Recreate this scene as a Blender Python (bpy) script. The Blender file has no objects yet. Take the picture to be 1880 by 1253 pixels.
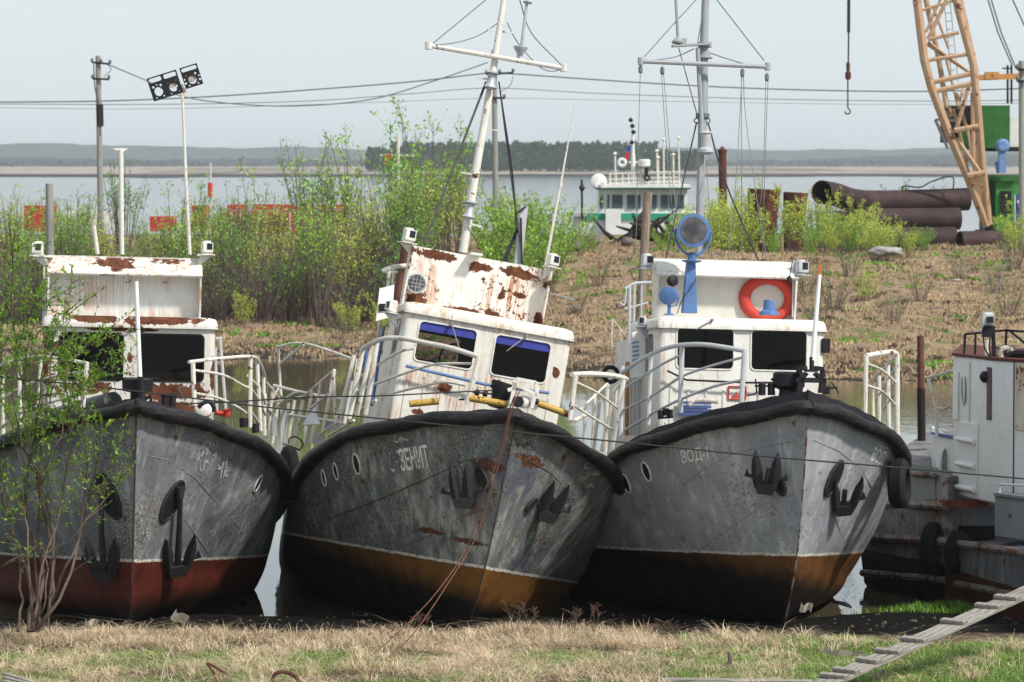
import bpy, bmesh, math, random
import numpy as np
from mathutils import Vector, Matrix, Euler
random.seed(7); np.random.seed(7)
PI = math.pi
S = bpy.context.scene
COL = S.collection

# ---------------------------------------------------------------- camera
F = 7050.0; CAMZ = 5.75; PITCH = math.atan(326.5 / F)
cam_d = bpy.data.cameras.new("camera"); cam = bpy.data.objects.new("camera", cam_d); COL.objects.link(cam)
cam_d.sensor_width = 36; cam_d.lens = F / 1880 * 36; cam_d.clip_start = 0.5; cam_d.clip_end = 30000
cam.location = (0, 0, CAMZ); cam.rotation_euler = (PI / 2 - PITCH, 0, 0)
cam_d.dof.use_dof = True; cam_d.dof.focus_distance = 47.5; cam_d.dof.aperture_fstop = 5.6
S.camera = cam

# ---------------------------------------------------------------- light
SUN_EL = math.radians(46); SUN_AZ = math.radians(54)     # azimuth from the camera side towards the right
sd = Vector((math.sin(SUN_AZ) * math.cos(SUN_EL), -math.cos(SUN_AZ) * math.cos(SUN_EL), math.sin(SUN_EL)))
W = bpy.data.worlds.new("World"); S.world = W; W.use_nodes = True
wn = W.node_tree.nodes; wl = W.node_tree.links; wn.clear()
sky = wn.new("ShaderNodeTexSky"); sky.sky_type = 'NISHITA'; sky.sun_disc = False
sky.sun_elevation = SUN_EL; sky.sun_rotation = math.atan2(sd.x, sd.y)
sky.air_density = 1.0; sky.dust_density = 1.0; sky.ozone_density = 1.0; sky.altitude = 0
hsv = wn.new("ShaderNodeHueSaturation"); hsv.inputs['Saturation'].default_value = 0.55
bg = wn.new("ShaderNodeBackground"); bg.inputs[1].default_value = 0.1
wo = wn.new("ShaderNodeOutputWorld")
veil = wn.new("ShaderNodeMix"); veil.data_type = 'RGBA'; veil.inputs[0].default_value = 0.72        # thin high overcast
veil.inputs[7].default_value = (8.6, 9.6, 10.2, 1)
wl.new(sky.outputs[0], hsv.inputs['Color']); wl.new(hsv.outputs[0], veil.inputs[6]); wl.new(veil.outputs[2], bg.inputs[0]); wl.new(bg.outputs[0], wo.inputs[0])
sun_d = bpy.data.lights.new("sun", 'SUN'); sun = bpy.data.objects.new("sun", sun_d); COL.objects.link(sun)
sun_d.energy = 4.6; sun_d.angle = math.radians(5); sun_d.color = (1.0, 0.95, 0.87)
sun.rotation_euler = sd.to_track_quat('Z', 'Y').to_euler()
S.view_settings.view_transform = 'Standard'; S.view_settings.look = 'None'
S.view_settings.exposure = 0.0; S.view_settings.gamma = 1.0
S.render.engine = 'CYCLES'
S.cycles.volume_bounces = 0; S.cycles.max_bounces = 6; S.cycles.transparent_max_bounces = 12

# ---------------------------------------------------------------- picture geometry
FW = Vector((0, math.cos(PITCH), -math.sin(PITCH))); UP = Vector((0, math.sin(PITCH), math.cos(PITCH)))
CP = Vector((0, 0, CAMZ))
def ray(px, py): return FW + Vector((1, 0, 0)) * ((px - 940) / F) - UP * ((py - 626.5) / F)
def P3(px, py, Y):
    r = ray(px, py); return CP + r * (Y / r.y)
def PG(px, py, z=0.0):
    r = ray(px, py); return CP + r * ((z - CAMZ) / r.z)

# ---------------------------------------------------------------- object helpers
def tag(o, label=None, cat=None, group=None, kind=None):
    if label: o['label'] = label
    if cat: o['category'] = cat
    if group: o['group'] = group
    if kind: o['kind'] = kind
    return o
def thing(name, label, cat, loc=(0, 0, 0), group=None):
    o = bpy.data.objects.new(name, None); COL.objects.link(o); o.location = loc
    o.empty_display_size = 0.3
    return tag(o, label, cat, group)
def copy_tree(o, parent=None):
    c = o.copy(); COL.objects.link(c)
    if parent: c.parent = parent
    for ch in list(o.children): copy_tree(ch, c)
    return c
class MB:
    def __init__(s): s.v = []; s.f = []
    def add(s, vs, fs):
        n = len(s.v); s.v += [tuple(v) for v in vs]; s.f += [tuple(i + n for i in f) for f in fs]
    def box(s, c, sz, R=None):
        c = Vector(c); hx, hy, hz = sz[0] / 2, sz[1] / 2, sz[2] / 2
        vs = [Vector((x * hx, y * hy, z * hz)) for z in (-1, 1) for y in (-1, 1) for x in (-1, 1)]
        if R is not None: vs = [R @ v for v in vs]
        s.add([c + v for v in vs], [(0, 2, 3, 1), (4, 5, 7, 6), (0, 1, 5, 4), (2, 6, 7, 3), (0, 4, 6, 2), (1, 3, 7, 5)])
    def bar(s, a, b, w, h, up=Vector((0, 0, 1))):
        a = Vector(a); b = Vector(b); d = (b - a)
        if d.length < 1e-6: return
        d.normalize(); x = d.cross(up)
        if x.length < 1e-3: x = d.cross(Vector((0, 1, 0)))
        x.normalize(); y = x.cross(d)
        vs = [p + x * (i * w / 2) + y * (j * h / 2) for p in (a, b) for j in (-1, 1) for i in (-1, 1)]
        s.add(vs, [(0, 2, 3, 1), (4, 5, 7, 6), (0, 1, 5, 4), (2, 6, 7, 3), (0, 4, 6, 2), (1, 3, 7, 5)])
    def tube(s, pts, r, seg=8, cap=True, closed=False):
        pts = [Vector(p) for p in pts]; n = len(pts)
        if n < 2: return
        rs = r if isinstance(r, (list, tuple)) else [r] * n
        if len(rs) != n: rs = [rs[min(len(rs) - 1, round(i * (len(rs) - 1) / (n - 1)))] for i in range(n)]
        N = None; rings = []
        for i, p in enumerate(pts):
            if closed: t = pts[(i + 1) % n] - pts[i - 1]
            else: t = (pts[min(i + 1, n - 1)] - pts[max(i - 1, 0)])
            if t.length < 1e-9: t = Vector((0, 0, 1))
            t.normalize()
            if N is None:
                N = t.orthogonal().normalized()
            N = (N - t * N.dot(t))
            if N.length < 1e-6: N = t.orthogonal()
            N.normalize(); Bn = t.cross(N)
            rings.append([p + (N * math.cos(2 * PI * k / seg) + Bn * math.sin(2 * PI * k / seg)) * rs[i] for k in range(seg)])
        vs = [v for rg in rings for v in rg]; fs = []
        m = n if closed else n - 1
        for i in range(m):
            a = i * seg; b = ((i + 1) % n) * seg
            for k in range(seg):
                k2 = (k + 1) % seg; fs.append((a + k, a + k2, b + k2, b + k))
        if cap and not closed: fs.append(tuple(range(seg))[::-1]); fs.append(tuple(range((n - 1) * seg, n * seg)))
        s.add(vs, fs)
    def cyl(s, a, b, r0, r1=None, seg=16): s.tube([a, b], [r0, r0 if r1 is None else r1], seg)
    def lathe(s, c, axis, prof, seg=20):
        c = Vector(c); axis = Vector(axis).normalized(); N = axis.orthogonal().normalized(); Bn = axis.cross(N)
        vs = []; fs = []
        for (h, r) in prof:
            for k in range(seg):
                a = 2 * PI * k / seg; vs.append(c + axis * h + (N * math.cos(a) + Bn * math.sin(a)) * max(r, 1e-4))
        for i in range(len(prof) - 1):
            for k in range(seg):
                k2 = (k + 1) % seg; fs.append((i * seg + k, i * seg + k2, (i + 1) * seg + k2, (i + 1) * seg + k))
        fs.append(tuple(range(seg))[::-1]); fs.append(tuple(range((len(prof) - 1) * seg, len(prof) * seg)))
        s.add(vs, fs)
    def prism(s, poly, d):
        poly = [Vector(p) for p in poly]; d = Vector(d); n = len(poly)
        fs = [tuple(range(n)), tuple(range(2 * n - 1, n - 1, -1))]
        for i in range(n): j = (i + 1) % n; fs.append((i, i + n, j + n, j))
        s.add(poly + [p + d for p in poly], fs)
    def torus(s, c, axis, R, r, seg=28, rs=10, sy=1.0, updir=None):
        c = Vector(c); axis = Vector(axis).normalized()
        N = (Vector(updir) - axis * axis.dot(Vector(updir))).normalized() if updir is not None else axis.orthogonal().normalized()
        Bn = axis.cross(N)
        s.tube([c + N * math.cos(2 * PI * k / seg) * R * sy + Bn * math.sin(2 * PI * k / seg) * R for k in range(seg)], r, rs, closed=True)
    def build(s, name, mat, parent=None, smooth=40, label=None, bevel=0):
        me = bpy.data.meshes.new(name); me.from_pydata(s.v, [], s.f); me.update()
        bm = bmesh.new(); bm.from_mesh(me); bmesh.ops.recalc_face_normals(bm, faces=bm.faces); bm.to_mesh(me); bm.free()
        o = bpy.data.objects.new(name, me); COL.objects.link(o)
        if mat: me.materials.append(mat)
        if parent: o.parent = parent
        if smooth:
            me.polygons.foreach_set('use_smooth', [True] * len(me.polygons)); me.set_sharp_from_angle(angle=math.radians(smooth))
        if bevel:
            m = o.modifiers.new('bevel', 'BEVEL'); m.width = bevel; m.segments = 2; m.limit_method = 'ANGLE'; m.harden_normals = False
        if label: o['label'] = label
        return o
def np_mesh(name, V, Fq, mat, parent=None, matidx=None, mats=None, smooth=False):
    """V (n,3) array, Fq (m,k) array of quads or triangles"""
    me = bpy.data.meshes.new(name); V = np.asarray(V, np.float32); Fq = np.asarray(Fq, np.int32); m, k = Fq.shape
    me.vertices.add(len(V)); me.vertices.foreach_set('co', V.ravel())
    me.loops.add(m * k); me.loops.foreach_set('vertex_index', Fq.ravel())
    me.polygons.add(m); me.polygons.foreach_set('loop_start', np.arange(0, m * k, k, dtype=np.int32))
    me.polygons.foreach_set('loop_total', np.full(m, k, np.int32))
    if smooth: me.polygons.foreach_set('use_smooth', np.ones(m, bool))
    for mm in (mats or [mat]): me.materials.append(mm)
    if matidx is not None: me.polygons.foreach_set('material_index', np.asarray(matidx, np.int32))
    me.update(calc_edges=True); me.validate()
    o = bpy.data.objects.new(name, me); COL.objects.link(o)
    if parent: o.parent = parent
    return o
def smooth_line(pts, sub=5):
    """Catmull-Rom through the points"""
    p = [Vector(q) for q in pts]
    if len(p) < 3: return p
    p = [p[0] * 2 - p[1]] + p + [p[-1] * 2 - p[-2]]; out = []
    for i in range(1, len(p) - 2):
        for k in range(sub):
            t = k / sub; a, b, c, d = p[i - 1], p[i], p[i + 1], p[i + 2]
            out.append(0.5 * ((2 * b) + (c - a) * t + (2 * a - 5 * b + 4 * c - d) * t * t + (3 * b - a - 3 * c + d) * t ** 3))
    out.append(p[-2]); return out

# ---------------------------------------------------------------- materials
class MT:
    def __init__(s, name, coord='Object'):
        s.m = bpy.data.materials.new(name); s.m.use_nodes = True; s.t = s.m.node_tree; s.N = s.t.nodes; s.L = s.t.links; s.N.clear()
        s.out = s.N.new('ShaderNodeOutputMaterial'); s.b = s.N.new('ShaderNodeBsdfPrincipled'); s.L.new(s.b.outputs[0], s.out.inputs[0])
        s.tc = s.N.new('ShaderNodeTexCoord'); s.co = s.tc.outputs[coord]
    def put(s, sock, v):
        if hasattr(v, 'links') or isinstance(v, bpy.types.NodeSocket): s.L.new(v, sock)
        elif isinstance(v, (tuple, list)) and len(v) == 3 and sock.type == 'RGBA': sock.default_value = (*v, 1)
        else: sock.default_value = v
    def map(s, scale=(1, 1, 1), loc=(0, 0, 0), rot=(0, 0, 0), co=None):
        n = s.N.new('ShaderNodeMapping'); s.put(n.inputs[0], co or s.co); n.inputs[1].default_value = loc; n.inputs[2].default_value = rot; n.inputs[3].default_value = scale
        return n.outputs[0]
    def noise(s, scale, detail=5, rough=0.55, co=None, dist=0.0, col=False):
        n = s.N.new('ShaderNodeTexNoise'); s.put(n.inputs['Vector'], co or s.co); n.inputs['Scale'].default_value = scale
        n.inputs['Detail'].default_value = detail; n.inputs['Roughness'].default_value = rough; n.inputs['Distortion'].default_value = dist
        return n.outputs[1 if col else 0]
    def vor(s, scale, co=None, feat='F1'):
        n = s.N.new('ShaderNodeTexVoronoi'); s.put(n.inputs['Vector'], co or s.co); n.inputs['Scale'].default_value = scale; n.feature = feat
        return n.outputs[0]
    def step(s, v, a, b, inv=False):
        n = s.N.new('ShaderNodeMapRange'); s.put(n.inputs[0], v); n.inputs[1].default_value = a; n.inputs[2].default_value = b
        n.inputs[3].default_value = 1 if inv else 0; n.inputs[4].default_value = 0 if inv else 1; n.clamp = True
        return n.outputs[0]
    def math(s, op, a, b=0.0, c=0.0):
        n = s.N.new('ShaderNodeMath'); n.operation = op; s.put(n.inputs[0], a); s.put(n.inputs[1], b); s.put(n.inputs[2], c); return n.outputs[0]
    def mix(s, f, a, b, mode='MIX'):
        n = s.N.new('ShaderNodeMix'); n.data_type = 'RGBA'; n.blend_type = mode; s.put(n.inputs[0], f); s.put(n.inputs[6], a); s.put(n.inputs[7], b); return n.outputs[2]
    def xyz(s, co=None):
        n = s.N.new('ShaderNodeSeparateXYZ'); s.put(n.inputs[0], co or s.co); return n.outputs
    def blob(s, c, r):
        """1 at the centre falling to 0 at radius r (ellipsoid)"""
        v = s.map(scale=(1 / r[0], 1 / r[1], 1 / r[2]), loc=tuple(-c[i] / r[i] for i in range(3)))
        n = s.N.new('ShaderNodeVectorMath'); n.operation = 'LENGTH'; s.put(n.inputs[0], v)
        return s.math('SUBTRACT', 1.0, n.outputs[1])
    def bump(s, h, strength=0.3, dist=0.01):
        n = s.N.new('ShaderNodeBump'); n.inputs['Strength'].default_value = strength; n.inputs['Distance'].default_value = dist
        s.put(n.inputs['Height'], h); s.L.new(n.outputs[0], s.b.inputs['Normal'])
    def set(s, col=None, rough=0.6, metal=0.0, spec=0.5):
        if col is not None: s.put(s.b.inputs['Base Color'], col)
        s.put(s.b.inputs['Roughness'], rough); s.put(s.b.inputs['Metallic'], metal); s.b.inputs['Specular IOR Level'].default_value = spec
        return s.m
RUST_D = (0.060, 0.017, 0.010); RUST_M = (0.17, 0.06, 0.025); RUST_O = (0.42, 0.17, 0.05)
def rusty(name, base, dark=0.5, chips=0.62, fine=0.66, streak=0.7, blobs=(), scale=3.0, spec=0.28, rough=0.5, off=0, stc=RUST_O, smul=0.8):
    """old paint: big flaked-off rust patches, small chips, running streaks"""
    m = MT(name); co = m.map(loc=(off, off * .7, off * 1.3))
    n1 = m.noise(scale, 8, 0.68, co)
    if blobs:
        bl = None
        for (c, r) in blobs:
            k = m.blob(c, r); bl = k if bl is None else m.math('MAXIMUM', bl, k)
        v = m.math('ADD', m.math('MULTIPLY', bl, 0.5), m.math('MULTIPLY', m.math('SUBTRACT', m.noise(scale * 3, 8, 0.7, co), 0.5), 1.1))
        big = m.math('MAXIMUM', m.step(v, 0.10, 0.125), m.step(n1, chips, chips + 0.012))
    else: big = m.step(n1, chips, chips + 0.012)
    n2 = m.noise(scale * 6, 6, 0.7, co)
    zone = m.noise(scale * 0.6, 2, 0.5, m.map(loc=(3 + off, 1, 5)))
    small = m.step(m.math('ADD', n2, m.math('MULTIPLY', m.math('SUBTRACT', zone, 0.5), 0.5)), fine, fine + 0.015)
    rust = m.math('MAXIMUM', big, small)
    st = m.noise(1.0, 5, 0.6, m.map(scale=(16, 16, 1.1), loc=(off, 2, 0)))
    zo = m.step(zone, 0.42, 0.6)
    st2 = m.noise(1.0, 4, 0.6, m.map(scale=(38, 38, 1.6), loc=(off, 5, 2)))
    stv = m.math('MULTIPLY', m.math('MAXIMUM', m.step(st, streak - 0.06, streak + 0.05), m.math('MULTIPLY', m.step(st2, streak - .06, streak + .06), .9)), m.math('MULTIPLY', zo, smul))
    halo = m.math('MULTIPLY', m.step(m.math('ADD', n2, m.math('MULTIPLY', m.math('SUBTRACT', zone, 0.5), 0.5)), fine - .06, fine + .01), .4)
    dirt = m.math('MULTIPLY', m.step(m.noise(scale * 0.9, 7, 0.7, m.map(loc=(9, off, 2))), 0.35, 0.75), dark)
    col = m.mix(dirt, base, tuple(c * 0.62 * k for c, k in zip(base, (1.0, .95, .86))))
    col = m.mix(m.math('MULTIPLY', m.step(n2, 0.5, 0.6), 0.12), col, (0.3, 0.24, 0.16))
    col = m.mix(m.math('MULTIPLY', halo, smul), col, tuple(.5 * x + .5 * y for x, y in zip(stc, base)))
    col = m.mix(stv, col, stc)
    rc = m.mix(m.step(m.noise(scale * 5, 5, 0.6), 0.35, 0.7), RUST_D, RUST_M)
    col = m.mix(rust, col, rc)
    m.bump(m.math('SUBTRACT', m.math('MULTIPLY', n1, 0.15), rust), 0.5, 0.006)
    return m.set(col, m.math('ADD', m.math('MULTIPLY', rust, 0.35), rough), 0, spec)
def plain(name, col, rough=0.6, metal=0, var=0.25, scale=8, spec=0.22, bump=0.0):
    m = MT(name); n = m.noise(scale, 6, 0.65)
    c = m.mix(m.step(n, 0.3, 0.7), tuple(x * (1 - var) for x in col), tuple(min(1, x * (1 + var)) for x in col))
    if bump: m.bump(n, bump, 0.01)
    return m.set(c, rough, metal, spec)
M = {}
M['white'] = rusty('white_paint_worn', (0.74, 0.73, 0.68), 0.4, 0.64, 0.70, 0.68)
M['black'] = plain('black_paint', (0.014, 0.013, 0.016), 0.55, var=0.5, bump=0.3)
M['anchor'] = rusty('anchor_iron', (0.022, 0.022, 0.028), .5, .68, .70, .7, scale=9, smul=.12, spec=.18)
M['railing'] = rusty('railing_white', (0.70, 0.68, 0.62), 0.5, 0.62, 0.66, 0.62, scale=6, smul=.6)
M['railing_grey'] = rusty('railing_grey', (0.50, 0.52, 0.55), 0.4, 0.68, 0.74, 0.75, scale=5, smul=.5)
M['grey_metal'] = rusty('mast_grey', (0.34, 0.36, 0.38), 0.5, 0.66, 0.74, 0.7, scale=4, smul=.5)
M['rope'] = plain('wire_black', (0.03, 0.03, 0.033), 0.6)
M['wire'] = plain('wire_grey', (0.13, 0.14, 0.15), 0.6)
M['rust_rope'] = plain('wire_rust', (0.13, 0.055, 0.035), 0.8, var=.4, scale=20)
M['cord'] = plain('cord_pale', (0.5, 0.46, 0.4), 0.9, var=.4, scale=30)
M['blue'] = plain('blue_paint', (0.09, 0.17, 0.36), 0.42, var=0.22, scale=6)
M['yellow'] = rusty('yellow_paint', (0.50, 0.32, 0.07), 0.6, 0.60, 0.62, 0.8, scale=4)
M['rust'] = plain('rusted_steel', (0.10, 0.035, 0.025), 0.85, var=0.55, scale=6, bump=.5)
M['pile_dark'] = plain('tarred_steel', (0.02, 0.012, 0.010), 0.7, var=0.5)
M['red'] = plain('red_enamel', (0.55, 0.05, 0.03), 0.5)
M['board'] = plain('white_board', (0.82, 0.82, 0.80), 0.5, var=.05)
M['maroon'] = plain('maroon_strip', (0.10, 0.065, 0.08), 0.6)
# rubber / wood bumper along the deck edge
m = MT('bumper_rubber'); n = m.noise(4, 7, .7, m.map(scale=(1, 1, 4))); n2 = m.noise(22, 5, .65)
c = m.mix(m.step(n, .48, .66), (0.007, 0.006, 0.007), (0.034, 0.025, 0.024)); c = m.mix(m.step(n2, .63, .66), c, (0.10, 0.07, 0.06))
m.bump(m.math('ADD', n, m.math('MULTIPLY', n2, .4)), .8, .03); M['bumper'] = m.set(c, 0.45, 0, .28)
# tyre
m = MT('tyre_rubber'); n = m.noise(9, 5, .6); m.bump(n, .3, .01); M['tyre'] = m.set(m.mix(n, (0.006, 0.006, 0.007), (0.03, 0.029, 0.03)), 0.8, 0, .12)
# weathered planks
m = MT('weathered_wood'); n = m.noise(3, 8, .7, m.map(scale=(1, 14, 14))); c = m.mix(m.step(n, .35, .65), (0.09, 0.075, 0.06), (0.40, 0.37, 0.33)); m.bump(n, .6, .01); M['plank'] = m.set(c, 0.85)
m = MT('old_post_wood'); n = m.noise(3, 8, .7, m.map(scale=(18, 18, 1))); c = m.mix(m.step(n, .35, .65), (0.13, 0.10, 0.075), (0.36, 0.29, 0.22)); m.bump(n, .6, .01); M['post'] = m.set(c, 0.9)
m = MT('concrete_pole'); n = m.noise(2, 8, .7, m.map(scale=(5, 5, 1))); M['concrete'] = m.set(m.mix(n, (0.15, 0.15, 0.14), (0.36, 0.35, 0.33)), 0.9)
# window glass: dark, a little see-through, glossy
m = MT('window_glass'); m.N.remove(m.b)
gl = m.N.new('ShaderNodeBsdfGlossy'); gl.inputs['Roughness'].default_value = 0.04; gl.inputs['Color'].default_value = (0.42, 0.38, 0.36, 1)
tr = m.N.new('ShaderNodeBsdfTransparent'); tr.inputs['Color'].default_value = (0.36, 0.32, 0.30, 1)
fr = m.N.new('ShaderNodeFresnel'); fr.inputs[0].default_value = 1.45; ms = m.N.new('ShaderNodeMixShader')
m.L.new(fr.outputs[0], ms.inputs[0]); m.L.new(tr.outputs[0], ms.inputs[1]); m.L.new(gl.outputs[0], ms.inputs[2]); m.L.new(ms.outputs[0], m.out.inputs[0]); M['glass'] = m.m
M['interior'] = plain('cabin_interior', (0.035, 0.024, 0.02), 0.8, var=.4, scale=3)
M['gasket'] = plain('window_gasket', (0.012, 0.012, 0.012), 0.6)
M['tint'] = plain('blue_tint_strip', (0.05, 0.06, 0.30), 0.35, var=.15)
M['lens'] = plain('dark_lens', (0.02, 0.022, 0.03), 0.12, var=.5, scale=30)
M['galv'] = plain('galvanised', (0.42, 0.44, 0.46), 0.45, metal=.3, var=.2)
m = MT('lamp_lens'); n = m.noise(6, 3, .5); M['lamp_lens'] = m.set(m.mix(m.step(n, .35, .8), (0.015, 0.014, 0.016), (0.16, 0.14, 0.13)), 0.06, 0, 1.0)

def hull_mat(name, g1, g2, bottom, bottom2, zmid, wlz, shade_skew=0.0, wash=.5, fleck=0.60, rustb=(), rustlevel=.66, off=0., peel=0.5, line=.035, dark=(0.05, 0.052, 0.065)):
    m = MT(name); co = m.map(loc=(off, off * 1.7, off * .4)); X = m.xyz()
    big = m.noise(0.9, 4, 0.6, co); mid = m.noise(3.5, 8, 0.7, co); finen = m.noise(21, 7, 0.76, co)
    c = m.mix(m.step(big, .35, .65), g1, g2)
    c = m.mix(m.math('MULTIPLY', m.step(mid, .42, .66), .45 * wash + .1), c, tuple(x * .62 for x in g1))
    # vertical wash marks
    st = m.noise(1, 6, .65, m.map(scale=(7, 7, .7), loc=(off, 0, 0)))
    c = m.mix(m.math('MULTIPLY', m.step(st, .47, .60), m.math('MULTIPLY', m.step(big, .3, .6), wash)), c, dark)
    c = m.mix(m.math('MULTIPLY', m.step(st, .46, .36, inv=False) if False else m.step(st, .34, .46, inv=True), .45), c, tuple(min(1, x * 1.5) for x in g2))
    # paint flaked to an older pale coat, edges dark
    zone = m.noise(1.1, 3, .6, m.map(loc=(4 + off, 2, 7)))
    pv = m.math('ADD', finen, m.math('MULTIPLY', m.math('SUBTRACT', zone, .5), peel))
    c = m.mix(m.step(pv, fleck - .045, fleck - .03), c, tuple(x * .33 for x in g1))
    c = m.mix(m.step(pv, fleck, fleck + .02), c, (0.33, 0.32, 0.27))
    pv2 = m.math('ADD', m.noise(30, 5, .75, co), m.math('MULTIPLY', m.math('SUBTRACT', zone, .5), peel * .8))
    c = m.mix(m.math('MULTIPLY', m.step(pv2, fleck + .01, fleck + .04), .75), c, (0.30, 0.31, 0.31))
    pv3 = m.math('ADD', m.noise(24, 6, .75, m.map(loc=(8 + off, 8, 3))), m.math('MULTIPLY', m.math('SUBTRACT', zone, .5), peel))
    c = m.mix(m.step(pv3, fleck + .02, fleck + .035), c, (0.02, 0.018, 0.02))
    # scratches
    sc_ = m.noise(1, 3, .5, m.map(scale=(3, 3, 90), rot=(.5, .4, .3))); c = m.mix(m.math('MULTIPLY', m.step(sc_, .70, .73), .5), c, (0.3, 0.29, 0.26))
    # rust holes
    n3 = m.noise(5, 8, .7, m.map(loc=(1 + off, 5, 3)))
    rv = m.step(n3, rustlevel, rustlevel + .015)
    if rustb:
        bl = None
        for (cc, rr) in rustb:
            k = m.blob(cc, rr); bl = k if bl is None else m.math('MAXIMUM', bl, k)
        v = m.math('ADD', m.math('MULTIPLY', bl, .5), m.math('MULTIPLY', m.math('SUBTRACT', n3, .5), 1.3)); rv = m.math('MAXIMUM', rv, m.step(v, .12, .15))
    c = m.mix(m.math('MULTIPLY', m.step(n3, rustlevel - .09, rustlevel), .55), c, (0.20, 0.13, 0.075))
    c = m.mix(rv, c, m.mix(m.step(finen, .45, .6), (0.035, 0.018, 0.014), (0.17, 0.07, 0.035)))
    # waterline
    zz = m.math('ADD', X[2], m.math('MULTIPLY', m.math('SUBTRACT', m.noise(5, 6, .7), .5), .05))
    bt = m.mix(m.step(m.noise(2.6, 7, .7, co), .35, .66), bottom, tuple(x * .5 for x in bottom))
    bt = m.mix(m.math('MULTIPLY', m.step(finen, .55, .66), .5), bt, tuple(min(1, x * 1.5) for x in bottom))
    lo = m.step(m.math('ADD', m.math('ADD', X[2], m.math('MULTIPLY', X[0], shade_skew)), m.math('MULTIPLY', m.math('SUBTRACT', mid, .5), .35)), zmid - .12, zmid + .12, inv=True)  # shade under the hull painted in: bottom near-black low down and towards one side
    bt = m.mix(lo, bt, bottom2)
    lc = m.mix(m.step(finen, .52, .60), (0.62, 0.60, 0.55), (0.2, 0.13, 0.1))
    c = m.mix(m.step(zz, wlz + line - .004, wlz + line + .004, inv=True), c, lc)
    c = m.mix(m.step(zz, wlz - .004, wlz + .004, inv=True), c, bt)
    fr = m.math('MULTIPLY', m.math('SINE', m.math('MULTIPLY', X[1], 13.5)), .25)
    h = m.math('ADD', m.math('ADD', fr, m.math('MULTIPLY', m.step(pv, fleck - .045, fleck), -.4)), m.math('MULTIPLY', m.noise(2.2, 3, .5, co), 2.2))
    m.bump(m.math('ADD', m.math('ADD', h, m.math('MULTIPLY', finen, .35)), m.math('MULTIPLY', mid, .4)), .55, .03)
    return m.set(c, m.math('ADD', .42, m.math('MULTIPLY', finen, .3)), 0, .24)
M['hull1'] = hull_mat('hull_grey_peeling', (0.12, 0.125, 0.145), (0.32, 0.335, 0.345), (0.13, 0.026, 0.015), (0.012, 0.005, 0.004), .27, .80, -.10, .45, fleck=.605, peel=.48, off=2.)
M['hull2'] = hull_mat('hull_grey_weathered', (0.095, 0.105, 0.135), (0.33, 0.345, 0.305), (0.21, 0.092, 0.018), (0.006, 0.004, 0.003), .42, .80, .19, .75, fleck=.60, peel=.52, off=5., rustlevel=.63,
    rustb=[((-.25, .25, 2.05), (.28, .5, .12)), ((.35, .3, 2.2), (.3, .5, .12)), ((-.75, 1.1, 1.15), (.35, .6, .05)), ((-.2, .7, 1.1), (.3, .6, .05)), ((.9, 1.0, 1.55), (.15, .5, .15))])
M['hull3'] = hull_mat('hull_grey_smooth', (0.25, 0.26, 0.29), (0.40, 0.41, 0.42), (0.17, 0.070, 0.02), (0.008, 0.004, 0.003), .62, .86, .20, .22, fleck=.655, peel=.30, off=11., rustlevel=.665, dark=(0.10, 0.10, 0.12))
# ---------------------------------------------------------------- ground: ONE sheet out to the horizon
WZ = -0.15
def sstep(t): t = np.clip(t, 0, 1); return t * t * (3 - 2 * t)
_rng = np.random.default_rng(3)
_waves = [(_rng.uniform(0.12, 1.6), _rng.uniform(0, 2 * PI), _rng.uniform(0, 6.28)) for _ in range(26)]
def lumps(x, y):
    h = 0
    for k, a, p in _waves: h = h + np.sin(k * (x * math.cos(a) + y * math.sin(a)) + p) / (1 + 2.2 * k)
    return h / 5.0
def shoreY(x): return 103 + 12.5 * sstep((4.0 - x) / 9.0) + 0.9 * np.sin(x * .9) + .5 * np.sin(x * 2.3 + 1)
def ground_z(x, y):
    x = np.asarray(x, float); y = np.asarray(y, float)
    near = -0.03 + 0.05 * lumps(x * 2, y * 2) + 0.0 * x
    edge = 48.95 + .35 * np.sin(x * 1.3) + .2 * np.sin(x * 3.1 + 2) + 1.0 * sstep((x - 3.5) / 2.)
    z = near - 1.2 * sstep((y - edge + .15) / 1.6)
    sh = shoreY(x)
    far = -1.2 + 1.05 * sstep((y - sh + 4) / 4.0) + 2.45 * sstep((y - sh) / 40.0) + 0.35 * lumps(x, y) * sstep((y - sh) / 5.) 
    far = far + 0.05 * lumps(x * 3, y * 3) * sstep((y - sh) / 3.)
    z = np.where(y > 80, far, z)
    z = z - 3.4 * sstep((y - 184 - 2 * lumps(x * .5, 0)) / 8.0)
    fs = 1664 + 20 * np.sin(x * .013) + 8 * np.sin(x * .05)
    z = np.where(y > 1400, -1.2 + 2.5 * sstep((y - fs + 2) / 5.0) + 1.3 * sstep((y - fs) / 600) , z)
    return z
ys = np.concatenate([[5, 15, 22], np.arange(28, 47, .5), np.arange(47, 54, .2), np.arange(54, 98, 4), np.arange(98, 160, .4), np.arange(160, 200, 1), [220, 300, 500, 900, 1400],
                     np.arange(1640, 1690, 2.5), [1750, 1900, 2200, 2800, 3600, 5000, 7000, 9000, 12000, 20000]])
us = np.linspace(-1, 1, 361); us = .16 * us + .84 * us ** 5
XX = np.array([[u * max(60, y * .9) for u in us] for y in ys]); YY = np.repeat(ys[:, None], len(us), 1)
ZZ = ground_z(XX, YY)
V = np.stack([XX, YY, ZZ], -1).reshape(-1, 3); nu = len(us)
ii = np.arange((len(ys) - 1) * (nu - 1)); r = ii // (nu - 1); c_ = ii % (nu - 1); a = r * nu + c_
m = MT('ground_grass_mud'); X = m.xyz(); co = m.co
n1 = m.noise(.35, 6, .65); n2 = m.noise(2.2, 8, .72); n3 = m.noise(14, 5, .7); nf = m.noise(.8, 5, .6, m.map(loc=(20, 3, 0)))
nearf = m.step(X[1], 60, 62, inv=True)
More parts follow.
